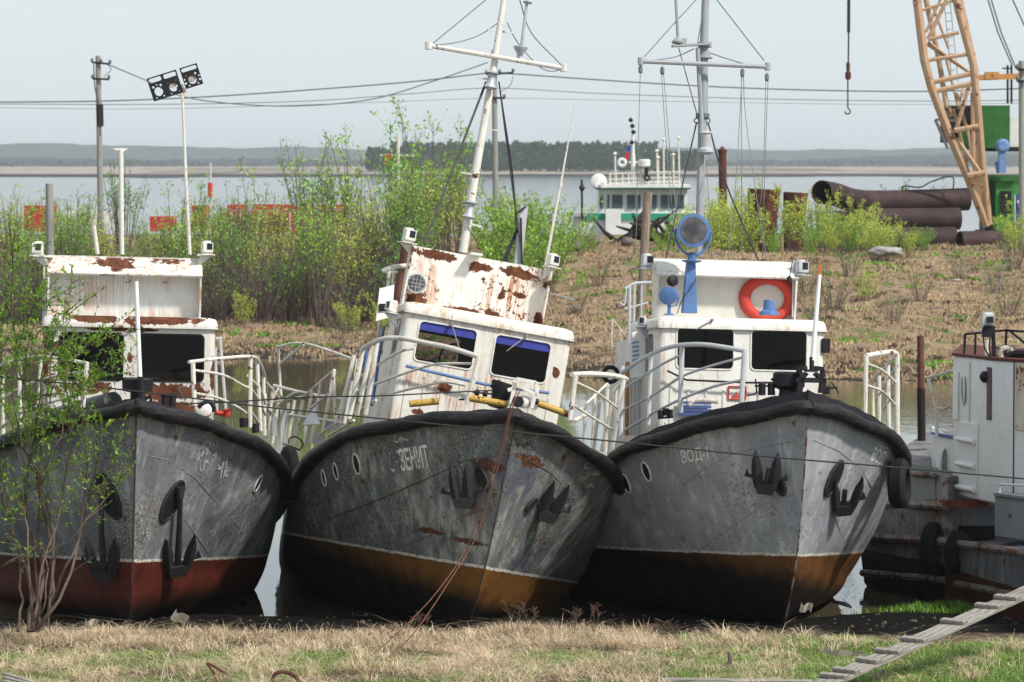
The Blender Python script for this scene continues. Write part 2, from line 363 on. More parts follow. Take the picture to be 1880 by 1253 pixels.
straw = m.mix(m.step(n3, .35, .65), (0.16, 0.11, 0.07), (0.42, 0.30, 0.19))
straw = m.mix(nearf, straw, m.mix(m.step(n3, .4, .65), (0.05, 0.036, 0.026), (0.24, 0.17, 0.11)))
soil = m.mix(n3, (0.03, 0.023, 0.018), (0.09, 0.07, 0.052))
grn = m.mix(n3, (0.05, 0.10, 0.015), (0.13, 0.22, 0.03))
cb = m.mix(m.step(n2, .50, .62), straw, soil)
cb = m.mix(m.math('MULTIPLY', m.step(nf, .53, .64), .8), cb, grn)
# dark mud at the water's edges; the near strip also carries painted shadow
slopew = m.step(m.math('ADD', X[2], m.math('MULTIPLY', m.math('SUBTRACT', n2, .5), .25)), -.06, .18)
farm = m.step(X[1], 80, 82)
muddy = m.mix(n3, (0.016, 0.013, 0.011), (0.05, 0.04, 0.032))
cb = m.mix(m.math('MULTIPLY', m.step(slopew, 0, 1, inv=True), farm), cb, muddy)
mud_shade = m.math('MULTIPLY', m.step(m.math('ADD', X[1], m.math('MULTIPLY', n1, .5)), 47.0, 47.3), m.step(X[1], 60, 61, inv=True))
cb = m.mix(mud_shade, cb, (0.004, 0.0035, 0.003))  # near-black mud colour holds the shadow below the bows
sand = m.mix(m.noise(.004, 6, .6), (0.26, 0.21, 0.175), (0.38, 0.33, 0.29))
sand = m.mix(m.step(m.noise(.01, 5, .7, m.map(scale=(1, .15, 1))), .5, .6), sand, (0.12, 0.10, 0.08))
bankd = m.step(X[2], 0.9, 1.25)
sand = m.mix(bankd, (0.035, 0.03, 0.035), sand)
cb = m.mix(m.step(X[1], 1400, 1401), cb, sand)
m.bump(m.math('ADD', n2, n3), .7, .08)
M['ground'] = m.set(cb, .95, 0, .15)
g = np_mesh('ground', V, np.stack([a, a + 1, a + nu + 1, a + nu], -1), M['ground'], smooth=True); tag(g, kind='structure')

# ---------------------------------------------------------------- water (backwater and river share one level)
m = MT('river_water'); X = m.xyz()
w1 = m.noise(1.2, 3, .5, m.map(scale=(1, .35, 1))); w2 = m.noise(.12, 4, .6, m.map(scale=(1, .5, 1)))
m.bump(m.math('ADD', m.math('ADD', m.math('MULTIPLY', w1, .5), w2), m.math('MULTIPLY', m.noise(5, 3, .6, m.map(scale=(1, .4, 1))), m.step(m.noise(.03, 3, .5), .45, .6))), .10, .05)
M['water'] = m.set(m.mix(m.step(X[1], 140, 300), (0.085, 0.070, 0.042), (0.035, 0.036, 0.034)), m.step(X[1], 150, 400), 0, .5)
m.b.inputs['IOR'].default_value = 1.33
rr = m.N.new('ShaderNodeMapRange'); m.L.new(X[1], rr.inputs[0]); rr.inputs[1].default_value = 120; rr.inputs[2].default_value = 400; rr.inputs[3].default_value = .03; rr.inputs[4].default_value = .10
m.L.new(rr.outputs[0], m.b.inputs['Roughness'])
mb = MB(); mb.add([(-1600, 47.6, WZ), (1600, 47.6, WZ), (1600, 1800, WZ), (-1600, 1800, WZ)], [(0, 1, 2, 3)])
tag(mb.build('water', M['water'], smooth=0), kind='structure')

# ---------------------------------------------------------------- far hills
m = MT('far_hills_wood'); n = m.noise(.01, 6, .7); M['hills'] = m.set(m.mix(n, (0.025, 0.04, 0.04), (0.05, 0.07, 0.06)), 1, 0, 0)
for (Y, top, seed, amp) in ((6200, 30, 1, 4), (4200, 14, 5, 4)):
    xs = np.linspace(-1500, 1500, 220) * (Y / 6200); rg = np.random.default_rng(seed)
    h = top + sum(amp / (k + 1) * np.sin(xs * .0016 * (k + 1) ** 1.5 + rg.uniform(0, 6)) for k in range(9)) + rg.normal(0, .5, len(xs))
    Vv = []; 
    for i, x in enumerate(xs): Vv += [(x, Y - 500, 0), (x, Y - 250, h[i] * .75), (x, Y, h[i]), (x, Y + 600, 0)]
    i = np.arange(len(xs) - 1); q = []
    for k in range(3): q.append(np.stack([i * 4 + k, i * 4 + 4 + k, i * 4 + 5 + k, i * 4 + 1 + k], -1))
    tag(np_mesh('hills', np.array(Vv), np.concatenate(q), M['hills'], smooth=False), kind='structure')

# ---------------------------------------------------------------- far wood and scrub on the opposite plain
def leafcloud(centers, radii, n, size, rng, squash=1.0):
    """random leaf triangles-pairs scattered in ellipsoids -> (V, F quads)"""
    k = rng.integers(0, len(centers), n); d = rng.normal(size=(n, 3)); d /= np.linalg.norm(d, axis=1)[:, None]
    rad = rng.random(n) ** .45
    c = centers[k] + d * rad[:, None] * radii[k]
    u = rng.normal(size=(n, 3)); u /= np.linalg.norm(u, axis=1)[:, None]; w = np.cross(u, rng.normal(size=(n, 3))); w /= np.linalg.norm(w, axis=1)[:, None]
    s = size * rng.uniform(.6, 1.3, n)[:, None]
    V = np.stack([c - u * s, c + w * s * squash, c + u * s, c - w * s * squash], 1).reshape(-1, 3)
    return V, np.arange(4 * n).reshape(-1, 4)
m = MT('conifer_mass'); n = m.noise(.12, 4, .6); n2 = m.noise(1.5, 2, .5); M['far_wood'] = m.set(m.mix(m.math('ADD', m.math('MULTIPLY', n, .6), m.math('MULTIPLY', n2, .4)), (0.012, 0.028, 0.014), (0.055, 0.10, 0.035)), 1, 0, 0)
rg = np.random.default_rng(11); N = 520
cx = rg.uniform(-72, 92, N); cy = rg.uniform(1850, 1960, N); hh = rg.uniform(9.5, 14.5, N) * np.where(cx > 70, .7, 1) * np.where(cx < -60, .8, 1)
cen = np.concatenate([np.stack([cx, cy, 2.2 + hh * .62], -1), np.stack([cx, cy, 2.2 + hh * .30], -1), np.stack([cx, cy, 2.2 + hh * .88], -1)])
rad = np.concatenate([np.stack([hh * .19, hh * .19, hh * .3], -1), np.stack([hh * .24, hh * .24, hh * .34], -1), np.stack([hh * .09, hh * .09, hh * .16], -1)])
Vv, Fv = leafcloud(cen, rad, 42000, .75, rg); wood = np_mesh('far_wood', Vv, Fv, M['far_wood'])
tag(wood, 'dark green wood on the far river bank', 'woodland', kind='stuff')
M['scrub'] = plain('far_scrub', (0.07, 0.07, 0.075), 1, var=.4, scale=.1)
N = 420; cx = rg.uniform(-640, 640, N); cy = rg.uniform(3300, 4300, N); hh = rg.uniform(3, 9, N)
k = (cx > -9999)
cen = np.stack([cx, cy, 2.6 + hh * .45], -1)[k]; rad = np.stack([hh * 2.2, hh * 1.5, hh * .5], -1)[k]
Vv, Fv = leafcloud(cen, rad, 26000, 1.0, rg); tag(np_mesh('far_scrub', Vv, Fv, M['scrub']), 'grey leafless scrub on the sandy plain across the river', 'scrub', kind='stuff')
# ---------------------------------------------------------------- the three harbour launches share one hull form
L_H = 12.5
def hb(s):
    s = max(0.0, s); h = 2.05 * (1 - max(0, 1 - s / 4.613) ** 3.39)
    return h - max(0.0, s - 5.5) * .10
def zd(s):
    return 2.75 - .274 * s if s < 3.8 else 2.75 - .274 * 3.8 - .5 * (1 - math.exp(-(s - 3.8) * .274 / .5))
def s0(v): return .50 * (1 - v) + .55 * (1 - v) ** 4
def gB(v): return (1 - (1 - min(1, v)) ** 10) ** .38 if v > 0 else 0
def hx_v(v, s):
    d = s - s0(v)
    if d <= 0: return 0.0
    vv = max(v, .32); te = 4.613 + 2.2 * (1 - vv); p = 1.55 + 1.84 * vv ** 1.3
    return (2.05 - max(0.0, s - 5.5) * .10) * gB(v) * (1 - .05 * (1 - v)) * (1 - max(0, 1 - d / te) ** p)
def hx(s, z):
    v = z / zd(s)
    return hx_v(min(1, v), s) if v > 0 else 0.0
class Boat:
    def __init__(b, px, py, yaw, pitch, roll, label, Y=47.0, ztop=2.75):
        R = Matrix.Rotation(math.radians(yaw), 3, 'Z') @ Matrix.Rotation(math.radians(-pitch), 3, 'X') @ Matrix.Rotation(math.radians(roll), 3, 'Y')
        T = P3(px, py, Y) - R @ Vector((0, 0, ztop)); b.R = R; b.T = T; b.Ri = R.transposed(); b.o = b.Ri @ (CP - T)
        b.e = thing('harbour_launch', label, 'boat', T, 'old harbour launches aground side by side'); b.e.rotation_euler = R.to_euler()
    def w(b, p): return b.T + b.R @ Vector(p)
    def q(b, px, py, s):
        d = b.Ri @ ray(px, py); t = (s - b.o.y) / d.y; return b.o + d * t
    def ql(b, pts): return [b.q(*p) for p in pts]
    def hit(b, px, py, off=0.0):
        """the point of the hull skin seen at this pixel"""
        d = b.Ri @ ray(px, py); d.normalize(); t = (-0.6 - b.o.y) / d.y
        while t < 70:
            p = b.o + d * t
            if p.y > -.02 and p.z < zd(p.y) + .02 and abs(p.x) < hx(p.y, p.z): break
            t += .03
        lo, hi = t - .03, t
        for _ in range(14):
            mi = (lo + hi) / 2; p = b.o + d * mi
            if p.y > -.02 and abs(p.x) < hx(p.y, p.z): hi = mi
            else: lo = mi
        p = b.o + d * hi; n = b.nrm(p); return p + n * off
    def nrm(b, p):
        sg = 1 if p.x > 0 else -1; e = .02
        hs = (hx(p.y + e, p.z) - hx(p.y - e, p.z)) / (2 * e); hz = (hx(p.y, p.z + e) - hx(p.y, p.z - e)) / (2 * e)
        return Vector((sg, -hs, -hz)).normalized()

def build_hull(b, mat, seed, bulw=.1, dent=.012):
    rg = np.random.default_rng(seed); nv, nt = 26, 90
    wav = [(rg.uniform(.8, 4.5), rg.uniform(.8, 4.5), rg.uniform(0, 6.28), rg.uniform(0, 6.28)) for _ in range(14)]
    vs = []; fs = []
    def P(side, i, j):
        v = (i / nv) ** 1.35; a = s0(v); t = (j / nt) ** 1.9; s = a + (L_H - a) * t
        # z first with the sheer at s
        z = v * zd(s); x = hx_v(v, s)
        d = dent * sum(math.sin(w[0] * s + w[2]) * math.sin(w[1] * z * 1.5 + w[3] + side) for w in wav) / 4 * min(1, s) * min(1, v * 4)
        return (side * max(0.0, x + (d if x > .05 else 0)), s, z)
    for side in (-1, 1):
        n0 = len(vs)
        for i in range(nv + 1):
            for j in range(nt + 1): vs.append(P(side, i, j))
        for i in range(nv):
            for j in range(nt):
                a = n0 + i * (nt + 1) + j; fs.append((a, a + 1, a + nt + 2, a + nt + 1))
    # transom
    n1 = (nv + 1) * (nt + 1); 
    for i in range(nv):
        a = i * (nt + 1) + nt; fs.append((a, a + nt + 1, n1 + a + nt + 1, n1 + a))
    bm = bmesh.new(); bv = [bm.verts.new(v) for v in vs]
    for f in fs: 
        try: bm.faces.new([bv[i] for i in f])
        except ValueError: pass
    bmesh.ops.remove_doubles(bm, verts=bm.verts, dist=.0008)
    bmesh.ops.recalc_face_normals(bm, faces=bm.faces)
    me = bpy.data.meshes.new('hull'); bm.to_mesh(me); bm.free(); me.materials.append(mat)
    me.polygons.foreach_set('use_smooth', [True] * len(me.polygons)); me.set_sharp_from_angle(angle=math.radians(38))
    h = bpy.data.objects.new('hull', me); COL.objects.link(h); h.parent = b.e; b.hull = h
    # deck
    S_ = [L_H * (k / 110) ** 1.6 for k in range(111)]
    mb = MB(); vs = []
    for s in S_:
        w_ = max(.002, hb(s) - .03); vs += [(-w_, s, zd(s) - .02), (0, s, zd(s) + .0), (w_, s, zd(s) - .02)]
    mb.add(vs, [(3 * k + q, 3 * k + 1 + q, 3 * k + 4 + q, 3 * k + 3 + q) for k in range(110) for q in (0, 1)])
    mb.build('deck', M['deck'], b.e)
    # bumper: a fat tube along the deck edge
    rg = np.random.default_rng(seed + 50)
    line = [(-1, s) for s in reversed(S_[1:])] + [(1, s) for s in S_]
    line = [(sg, s) for sg, s in line if s < 12.4]; pts = []; rs = []; cap = []
    for k, (sg, s) in enumerate(line):
        wob = .014 * math.sin(k * .41 + seed) + rg.normal(0, .003)
        nx = hb(s) + .045 if s > .02 else 0
        pts.append((sg * nx, s - .07 * math.exp(-s * 1.5), zd(s) - .05 + wob)); rs.append(.090 + .009 * math.sin(k * .33) * math.sin(k * .11) + rg.normal(0, .0035) - (.012 if k % 37 == 0 else 0))
    mb = MB(); mb.tube(pts, rs, 12); mb.build('bumper', M['bumper'], b.e)
    # bulwark rim above it
    mb = MB(); n = len(line); vs = []
    for k, (sg, s) in enumerate(line):
        a = max(0, hb(s) - .02); zz = zd(s); h2 = bulw * max(.25, math.exp(-s * .16)) + .008 * math.sin(k * 1.3)
        vs += [(sg * a, s - .02, zz - .02), (sg * max(0, a - .03), s, zz + h2), (sg * max(0, a - .09), s + .04, zz + h2), (sg * max(0, a - .10), s + .06, zz - .02)]
    mb.add(vs, [(4 * k + q, 4 * k + 4 + q, 4 * k + 5 + q, 4 * k + 1 + q) for k in range(n - 1) for q in range(3)])
    mb.build('bulwark_rim', M['black'], b.e)
    # stem bar
    mb = MB(); st = []
    for i in range(30):
        v = i / 29; st.append((0, s0(v) - .006, v * 2.68))
    mb.tube(st, .011, 6); mb.build('stem_bar', M['stem_dark'] if seed != 3 else M['stem_grey'], h)
M['deck'] = plain('deck_paint', (0.06, 0.055, 0.055), .8, var=.4)
M['stem_dark'] = plain('stem_dark', (.06, .04, .03), .8, var=.6)
M['stem_grey'] = rusty('stem_grey_rust', (0.22, .23, .24), .5, .5, .6, scale=6)

def seam(b, px, r=.0045, mat=None, name='weld_seam'):
    out = []
    for i in range(len(px) - 1):
        a, c = px[i], px[i + 1]; n = max(2, int(math.hypot(c[0] - a[0], c[1] - a[1]) / 9))
        out += [b.hit(a[0] + (c[0] - a[0]) * k / n, a[1] + (c[1] - a[1]) * k / n, .001) for k in range(n)]
    out.append(b.hit(*px[-1], .001)); mb = MB(); mb.tube(out, r, 5); return mb.build(name, mat or M['seam'], b.hull)
M['seam'] = plain('seam_line', (0.26, 0.25, 0.22), .7, var=.5, scale=10)

def porthole(b, px, py, r=.13):
    p = b.hit(px, py); n = b.nrm(p); mb = MB(); t_ = Vector((0, 0, 1)).cross(n).normalized(); u_ = n.cross(t_)
    el = lambda q, o_: [p + n * o_ + u_ * math.cos(2 * PI * k / 24) * q + t_ * math.sin(2 * PI * k / 24) * q * .5 for k in range(24)]
    mb.tube(el(r, .004), .012, 6, closed=True); o = mb.build('porthole', M['white'], b.hull)
    mb = MB(); mb.add(el(r, .008), [tuple(range(24))]); mb.build('porthole_glass', M['lens'], b.hull)

# stencilled lettering wrapped on the hull plates
def letter_mat(name, col, thr, scale=22.):
    m = MT(name); n = m.noise(scale, 6, .72); n2 = m.noise(3.5, 4, .6)
    v = m.math('ADD', n, m.math('MULTIPLY', m.math('SUBTRACT', n2, .5), .5)); a = m.step(v, thr, thr + .02)
    m.set(col, .55, 0, .3); m.L.new(a, m.b.inputs['Alpha']); return m.m
M['let_w'] = letter_mat('stencil_white', (0.80, 0.80, 0.76), .375)
M['let_s'] = letter_mat('stencil_small', (0.66, 0.66, 0.62), .36)
M['let_y'] = letter_mat('stencil_ochre', (0.62, 0.52, 0.32), .50)
M['let_g'] = letter_mat('stencil_grey', (0.46, 0.47, 0.46), .50, 40)
def lettering(b, text, bl, br, tl, mat, name='hull_lettering', off=.006, parent=None, hit=None):
    cu = bpy.data.curves.new('t', 'FONT'); cu.body = text; cu.size = 1; cu.resolution_u = 3; cu.offset = .012
    o = bpy.data.objects.new('t', cu); COL.objects.link(o)
    dg = bpy.context.evaluated_depsgraph_get(); dg.update(); me = bpy.data.meshes.new_from_object(o.evaluated_get(dg))
    bm = bmesh.new(); bm.from_mesh(me); bmesh.ops.subdivide_edges(bm, edges=[e for e in bm.edges if e.calc_length() > .12], cuts=3)
    bmesh.ops.triangulate(bm, faces=bm.faces)
    xs = [v.co.x for v in bm.verts]; ys_ = [v.co.y for v in bm.verts]; x0, x1, y0, y1 = min(xs), max(xs), min(ys_), max(ys_)
    bl, br, tl = Vector(bl), Vector(br), Vector(tl)
    for v in bm.verts:
        u = (v.co.x - x0) / (x1 - x0); w = (v.co.y - y0) / (y1 - y0); p = bl + (br - bl) * u + (tl - bl) * w
        v.co = hit(p.x, p.y, off) if hit else b.hit(p.x, p.y, off)
    m2 = bpy.data.meshes.new(name); bm.to_mesh(m2); bm.free(); m2.materials.append(mat)
    r = bpy.data.objects.new(name, m2); COL.objects.link(r); r.parent = parent or b.hull
    bpy.data.objects.remove(o); bpy.data.curves.remove(cu); bpy.data.meshes.remove(me); return r

def anchor(b, px, py, tilt, sc=1.0, hawse=(28, -12), hang=False, open_=0.0, mirror=1):
    """stockless anchor lying on the plates; (px,py) is the crown; tilt in degrees to the right"""
    p = b.hit(px, py); n = b.nrm(p); a = math.radians(tilt); k_ = 150 if hang else 50
    p2 = b.hit(px + k_ * math.sin(a), py - k_ * math.cos(a)); u = (p2 - p).normalized(); n = (n - u * n.dot(u)).normalized(); r = n.cross(u)
    tc = (b.o - p).normalized(); n = (n * .55 + (tc - u * tc.dot(u)).normalized()).normalized(); n = (n - u * n.dot(u)).normalized(); r = n.cross(u)
    if r.dot(b.Ri @ Vector((1, 0, 0))) < 0: r = -r
    p = p + n * (.12 if not hang else .13); A = MB()
    def Q(x, y, z=0): return p + r * (x * sc) + u * (y * sc) + n * (z * sc)
    # crown block
    A.prism([Q(-.12, -.02, -.06), Q(-.09, -.09, -.06), Q(.09, -.09, -.06), Q(.12, -.02, -.06), Q(.10, .05, -.06), Q(-.10, .05, -.06)], n * .13 * sc)
    for sg in (-1, 1):
        x0 = sg * (.080 + open_ * .03); sk = sg * (.02 + open_ * .04); ol = []
        for (hh_, w_) in ((-.03, .05), (.10, .066), (.22, .070), (.33, .055), (.41, .03), (.47, .004)): ol.append((x0 + sk * hh_ * 2.1, hh_, w_))
        fr_ = [Q(x - w_, y, .02 + y * .12) for x, y, w_ in ol]; rg_ = [Q(x, y, .065 + y * .12) for x, y, w_ in ol]; bk_ = [Q(x + w_, y, .02 + y * .12) for x, y, w_ in ol]; un_ = [Q(x, y, -.02 + y * .12) for x, y, w_ in ol]
        n6 = len(ol); fs_ = []
        for i_ in range(n6 - 1):
            for c0_, c1_ in ((0, 1), (1, 2), (2, 3), (3, 0)): fs_.append((c0_ * n6 + i_, c1_ * n6 + i_, c1_ * n6 + i_ + 1, c0_ * n6 + i_ + 1))
        A.add(fr_ + rg_ + bk_ + un_, fs_ + [(0, n6, 2 * n6, 3 * n6)])
        # palm arms with little triangular shoulders
        A.tube([Q(sg * .09, .0, 0), Q(sg * .15, .10, .02), Q(sg * .235, .135, .03)], [.035 * sc, .024 * sc, .018 * sc], 6)
        A.prism([Q(sg * .215, .10, .0), Q(sg * .275, .115, .0), Q(sg * .245, .205, .0)], n * .04 * sc)
    o = A.build('anchor', M['anchor'], b.e, smooth=35)
    K = MB()
    if hang:
        K.tube([Q(0, .02, .0), Q(0, .5, .02), Q(.01, .98, -.01)], [.042 * sc, .034 * sc, .03 * sc], 8); K.tube([Q(.01, .96, -.01), Q(.015, 1.08, -.05)], .045 * sc, 8)
    else: K.tube([Q(0, 0, 0), Q(.02, .22, -.06)], .035 * sc, 8)
    K.build('anchor_shank', M['anchor'], o)
    # hawse pipe lip
    h = b.hit(px + hawse[0], py + hawse[1]); nn = b.nrm(h); H = MB(); pts = []
    uu = (Vector((0, 0, 1)) - nn * nn.z).normalized(); rr_ = uu.cross(nn)
    ha = math.radians(hawse[2] if len(hawse) > 2 else 20); a_ = hawse[3] if len(hawse) > 3 else .17
    if rr_.dot(b.Ri @ Vector((1, 0, 0))) < 0: rr_ = -rr_
    u2 = uu * math.cos(ha) + rr_ * math.sin(ha); r2 = rr_ * math.cos(ha) - uu * math.sin(ha)
    for k in range(26):
        t = 2 * PI * k / 26; pts.append(h + u2 * math.cos(t) * a_ + r2 * math.sin(t) * a_ * .5 + nn * .02)
    H.tube(pts, .02, 8, closed=True); H.build('hawse_lip', M['anchor'], b.hull)
    D = MB(); D.add([q + nn * .012 for q in pts], [tuple(range(26))]); D.build('hawse_hole', M['gasket'], b.hull, smooth=0)
    return o

def rounded(x0, x1, z0, z1, r, n=5):
    out = []
    for (cx, cz, a0) in ((x1 - r, z1 - r, 0), (x0 + r, z1 - r, 90), (x0 + r, z0 + r, 180), (x1 - r, z0 + r, 270)):
        for k in range(n + 1): a = math.radians(a0 + 90 * k / n); out.append((cx + r * math.cos(a), cz + r * math.sin(a)))
    return out
def holed_panel(name, outer, holes, place, thick, mat, parent, bevel=0):
    """flat plate with window openings; place(x,z)->Vector, thick = offset vector"""
    bm = bmesh.new()
    for lp in [outer] + holes:
        vv = [bm.verts.new(place(*p)) for p in lp]
        for i in range(len(vv)): bm.edges.new((vv[i], vv[(i + 1) % len(vv)]))
    bmesh.ops.triangle_fill(bm, use_beauty=True, edges=bm.edges)
    fs = list(bm.faces); r = bmesh.ops.extrude_face_region(bm, geom=fs)
    for v in [g_ for g_ in r['geom'] if isinstance(g_, bmesh.types.BMVert)]: v.co += thick
    bmesh.ops.recalc_face_normals(bm, faces=bm.faces)
    me = bpy.data.meshes.new(name); bm.to_mesh(me); bm.free(); me.materials.append(mat)
    me.polygons.foreach_set('use_smooth', [True] * len(me.polygons)); me.set_sharp_from_angle(angle=math.radians(35))
    o = bpy.data.objects.new(name, me); COL.objects.link(o)
    if parent: o.parent = parent
    return o

def window(b, wh, x0, x1, z0, z1, s, r=.07, gasket=None, tint=False):
    gm = MB(); pl = rounded(x0, x1, z0, z1, r); pi = rounded(x0 + .018, x1 - .018, z0 + .018, z1 - .018, r - .012); n = len(pl)
    vs = [(x, s - .012, z) for x, z in pl] + [(x, s - .012, z) for x, z in pi] + [(x, s + .03, z) for x, z in pl] + [(x, s + .03, z) for x, z in pi]
    fs = []
    for i in range(n):
        j = (i + 1) % n; fs += [(i, j, n + j, n + i), (n + i, n + j, 3 * n + j, 3 * n + i), (2 * n + i, 2 * n + j, j, i)]
    gm.add(vs, fs); w = gm.build('window', gasket or M['gasket'], wh)
    g_ = MB(); g_.add([(x, s + .02, z) for x, z in pi], [tuple(range(n))]); g_.build('pane', M['glass'], w, smooth=0)
    if tint:
        t = MB(); zz = z1 - .13; tp = [(x, z) for x, z in pi if z > zz]; xs_ = [p[0] for p in pi]
        tp = [(max(xs_), zz)] + tp + [(min(xs_), zz)]; t.add([(x, s + .012, z) for x, z in tp], [tuple(range(len(tp)))]); t.build('sun_strip', M['tint'], w, smooth=0)
    return w

def wheelhouse(b, mat, zt, wins, s=3.5, hw=1.12, depth=1.6, ribs=True, tint=False, zb=None, gasket=None, back_open=False, roofmat=None):
    zb = zb if zb is not None else 1.7
    z0, z1 = zb, zt - .12
    outer = [(-hw + .07, z0), (hw - .07, z0), (hw - .07, z1), (-hw + .07, z1)]
    holes = [rounded(*w[:4], .07) for w in wins]
    fr = holed_panel('wheelhouse', outer, holes, lambda x, z: Vector((x, s, z)), Vector((0, .035, 0)), mat, b.e); b.wh = fr
    # rounded corner posts, sides, rear
    for sg in (-1, 1):
        mb = MB(); mb.tube([(sg * (hw - .075), s + .075, z0), (sg * (hw - .075), s + .075, z1)], .075, 12); mb.build('corner_post', mat, fr)
    for sg in (-1, 1):
        h_ = [rounded(s + .35, s + .95, zt - .75, zt - .22, .06)] if True else []
        w = holed_panel('side_wall', [(s + .08, z0), (s + depth, z0), (s + depth, z1), (s + .08, z1)], h_, lambda y, z: Vector((sg * hw, y, z)), Vector((-sg * .03, 0, 0)), mat, fr)
        g_ = MB(); g_.add([(sg * (hw - .015), y, z) for y, z in h_[0]], [tuple(range(len(h_[0])))]); g_.build('side_pane', M['glass'], fr, smooth=0)
    bh = [rounded(-.95, -.12, zt - .85, zt - .3, .05)] if back_open else []
    holed_panel('rear_wall', [(-hw + .03, z0), (hw - .03, z0), (hw - .03, z1), (-hw + .03, z1)], bh, lambda x, z: Vector((x, s + depth, z)), Vector((0, -.03, 0)), M['interior'], fr)
    # interior: floor, console and wheel that show dimly behind the glass
    it = MB(); it.box((0, s + depth / 2, zt - .95), (hw * 2 - .1, depth - .1, .03)); it.box((0, s + .35, zt - .82), (1.9, .35, .2)); it.box((.35, s + 1.1, zt - .7), (.4, .3, .5))
    it.torus((-.3, s + .62, zt - .62), (0, 1, .25), .2, .015, 20, 6); it.build('console', M['interior'], fr)
    # roof with a rounded brow
    R_ = MB(); r = .13; pr = []
    for k in range(7): a = math.radians(90 * k / 6); pr.append((s - .03 + r - r * math.sin(math.radians(90) - a + 0) if False else s - .05 + r - r * math.cos(a), zt - r + r * math.sin(a)))
    prof = [(s - .05, zt - .155)] + pr + [(s + depth + .1, zt - .0), (s + depth + .1, zt - .15)]
    xs_ = [(-hw - .03, .07), (-hw + .0, .02), (-hw + .1, 0), (hw - .1, 0), (hw, .02), (hw + .03, .07)]
    n = len(prof); vs = []
    for (x, dz) in xs_: vs += [(x, y + (dz * .6 if y < s + .2 else 0), z - (dz if z > zt - .12 else 0)) for y, z in prof]
    fs = [(i * n + k, i * n + (k + 1) % n, (i + 1) * n + (k + 1) % n, (i + 1) * n + k) for i in range(len(xs_) - 1) for k in range(n)]
    fs += [tuple(range(n)), tuple(range((len(xs_) - 1) * n, len(xs_) * n))]
    R_.add(vs, fs); R_.build('roof', roofmat or mat, fr, smooth=50)
    for w in wins: window(b, fr, *w[:4], s, tint=tint, gasket=gasket)
    if ribs:
        rb = MB()
        for k in range(9): x = -.95 + k * .2375; rb.bar((x, s - .006, z0), (x, s - .006, zt - .95), .035, .014)
        rb.build('stiffener', mat, fr)
    return fr
def wiper(b, p0, p1, s=3.44):
    mb = MB(); mb.tube([b.q(*p0, s), b.q(*p1, s)], .009, 5); mb.lathe(b.q(*p0, s), (0, 1, 0), [(-.02, .02), (.06, .02)], 8); return mb.build('wiper', M['wiper'], b.wh)
M['wiper'] = plain('wiper_arm', (.28, .24, .22), .6)
def nav_light(b, px, py, s, sc=1.0, face=.25, mat=None, bracket=0):
    c = b.q(px, py, s); mb = MB(); Rz = Matrix.Rotation(face, 3, 'Z')
    mb.lathe(c - Vector((0, 0, .09 * sc)), (0, 0, 1), [(0, .07 * sc), (.02 * sc, .08 * sc), (.03 * sc, .07 * sc), (.15 * sc, .075 * sc), (.165 * sc, .06 * sc), (.18 * sc, .055 * sc)], 10)
    mb.box(c + Rz @ Vector((0, -.03 * sc, 0)), (.135 * sc, .12 * sc, .13 * sc), Rz)
    mb.box(c - Vector((0, 0, .1 * sc)), (.2 * sc, .2 * sc, .012), Rz)
    o = mb.build('navigation_light', mat or M['white'], b.e, smooth=30)
    l = MB(); l.box(c + Rz @ Vector((.018 * sc, -.085 * sc, .012 * sc)), (.075 * sc, .02, .085 * sc), Rz); l.build('light_lens', M['lens'], o)
    if bracket:
        g_ = MB(); e = c - Vector((0, 0, .11 * sc)); g_.prism([e + Vector((-.08, 0, 0)), e + Vector((.08, 0, 0)), e + Vector((bracket, 0, -.16))], (0, .1, 0)); g_.build('bracket', mat or M['white'], o)
    return o
def rails(b, name, lines, r, mat, label=None):
    mb = MB()
    for ln in lines:
        rad = r
        if isinstance(ln[0], (int, float)): rad = ln[0]; ln = ln[1]
        pts = b.ql(ln); mb.tube(smooth_line(pts, 4) if len(pts) > 2 else pts, rad, 8)
    return mb.build(name, mat, b.e, label=label)
def wires(b, name, lines, r, mat, parent=None):
    mb = MB()
    for ln in lines:
        pts = b.ql(ln); mb.tube(smooth_line(pts, 5) if len(pts) > 2 else pts, r, 4)
    return mb.build(name, mat, parent or b.e)
# ================================================================ LEFT LAUNCH
B1 = Boat(251, 743, 7.3, 4.3, 1.5, 'launch with peeling white cabin and hanging anchors over a red bottom, behind the leafy willow')
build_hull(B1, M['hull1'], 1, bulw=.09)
M['w1'] = rusty('white_peeled_maroon', (0.66, 0.64, 0.60), .5, .57, .645, .66, scale=1.7, off=3.,
    blobs=[((-.55, 3.5, 3.0), (.55, .5, .10)), ((.55, 3.5, 2.98), (.62, .5, .14)), ((.65, 3.5, 2.75), (.45, .5, .12)), ((-.5, 3.5, 3.92), (.5, .6, .09)), ((.45, 3.5, 3.92), (.6, .6, .08)), ((-.1, 3.5, 3.78), (.7, .3, .03)), ((0, 3.5, 3.4), (.04, .1, .10)), ((-1.1, 3.5, 3.4), (.06, .3, .5)), ((1.1, 3.5, 3.2), (.05, .3, .35))])
wheelhouse(B1, M['w1'], 3.96, [(-.93, -.08, 3.10, 3.74), (.11, .98, 3.10, 3.74)], zb=1.9, ribs=False)
wiper(B1, (243, 601), (222, 616))
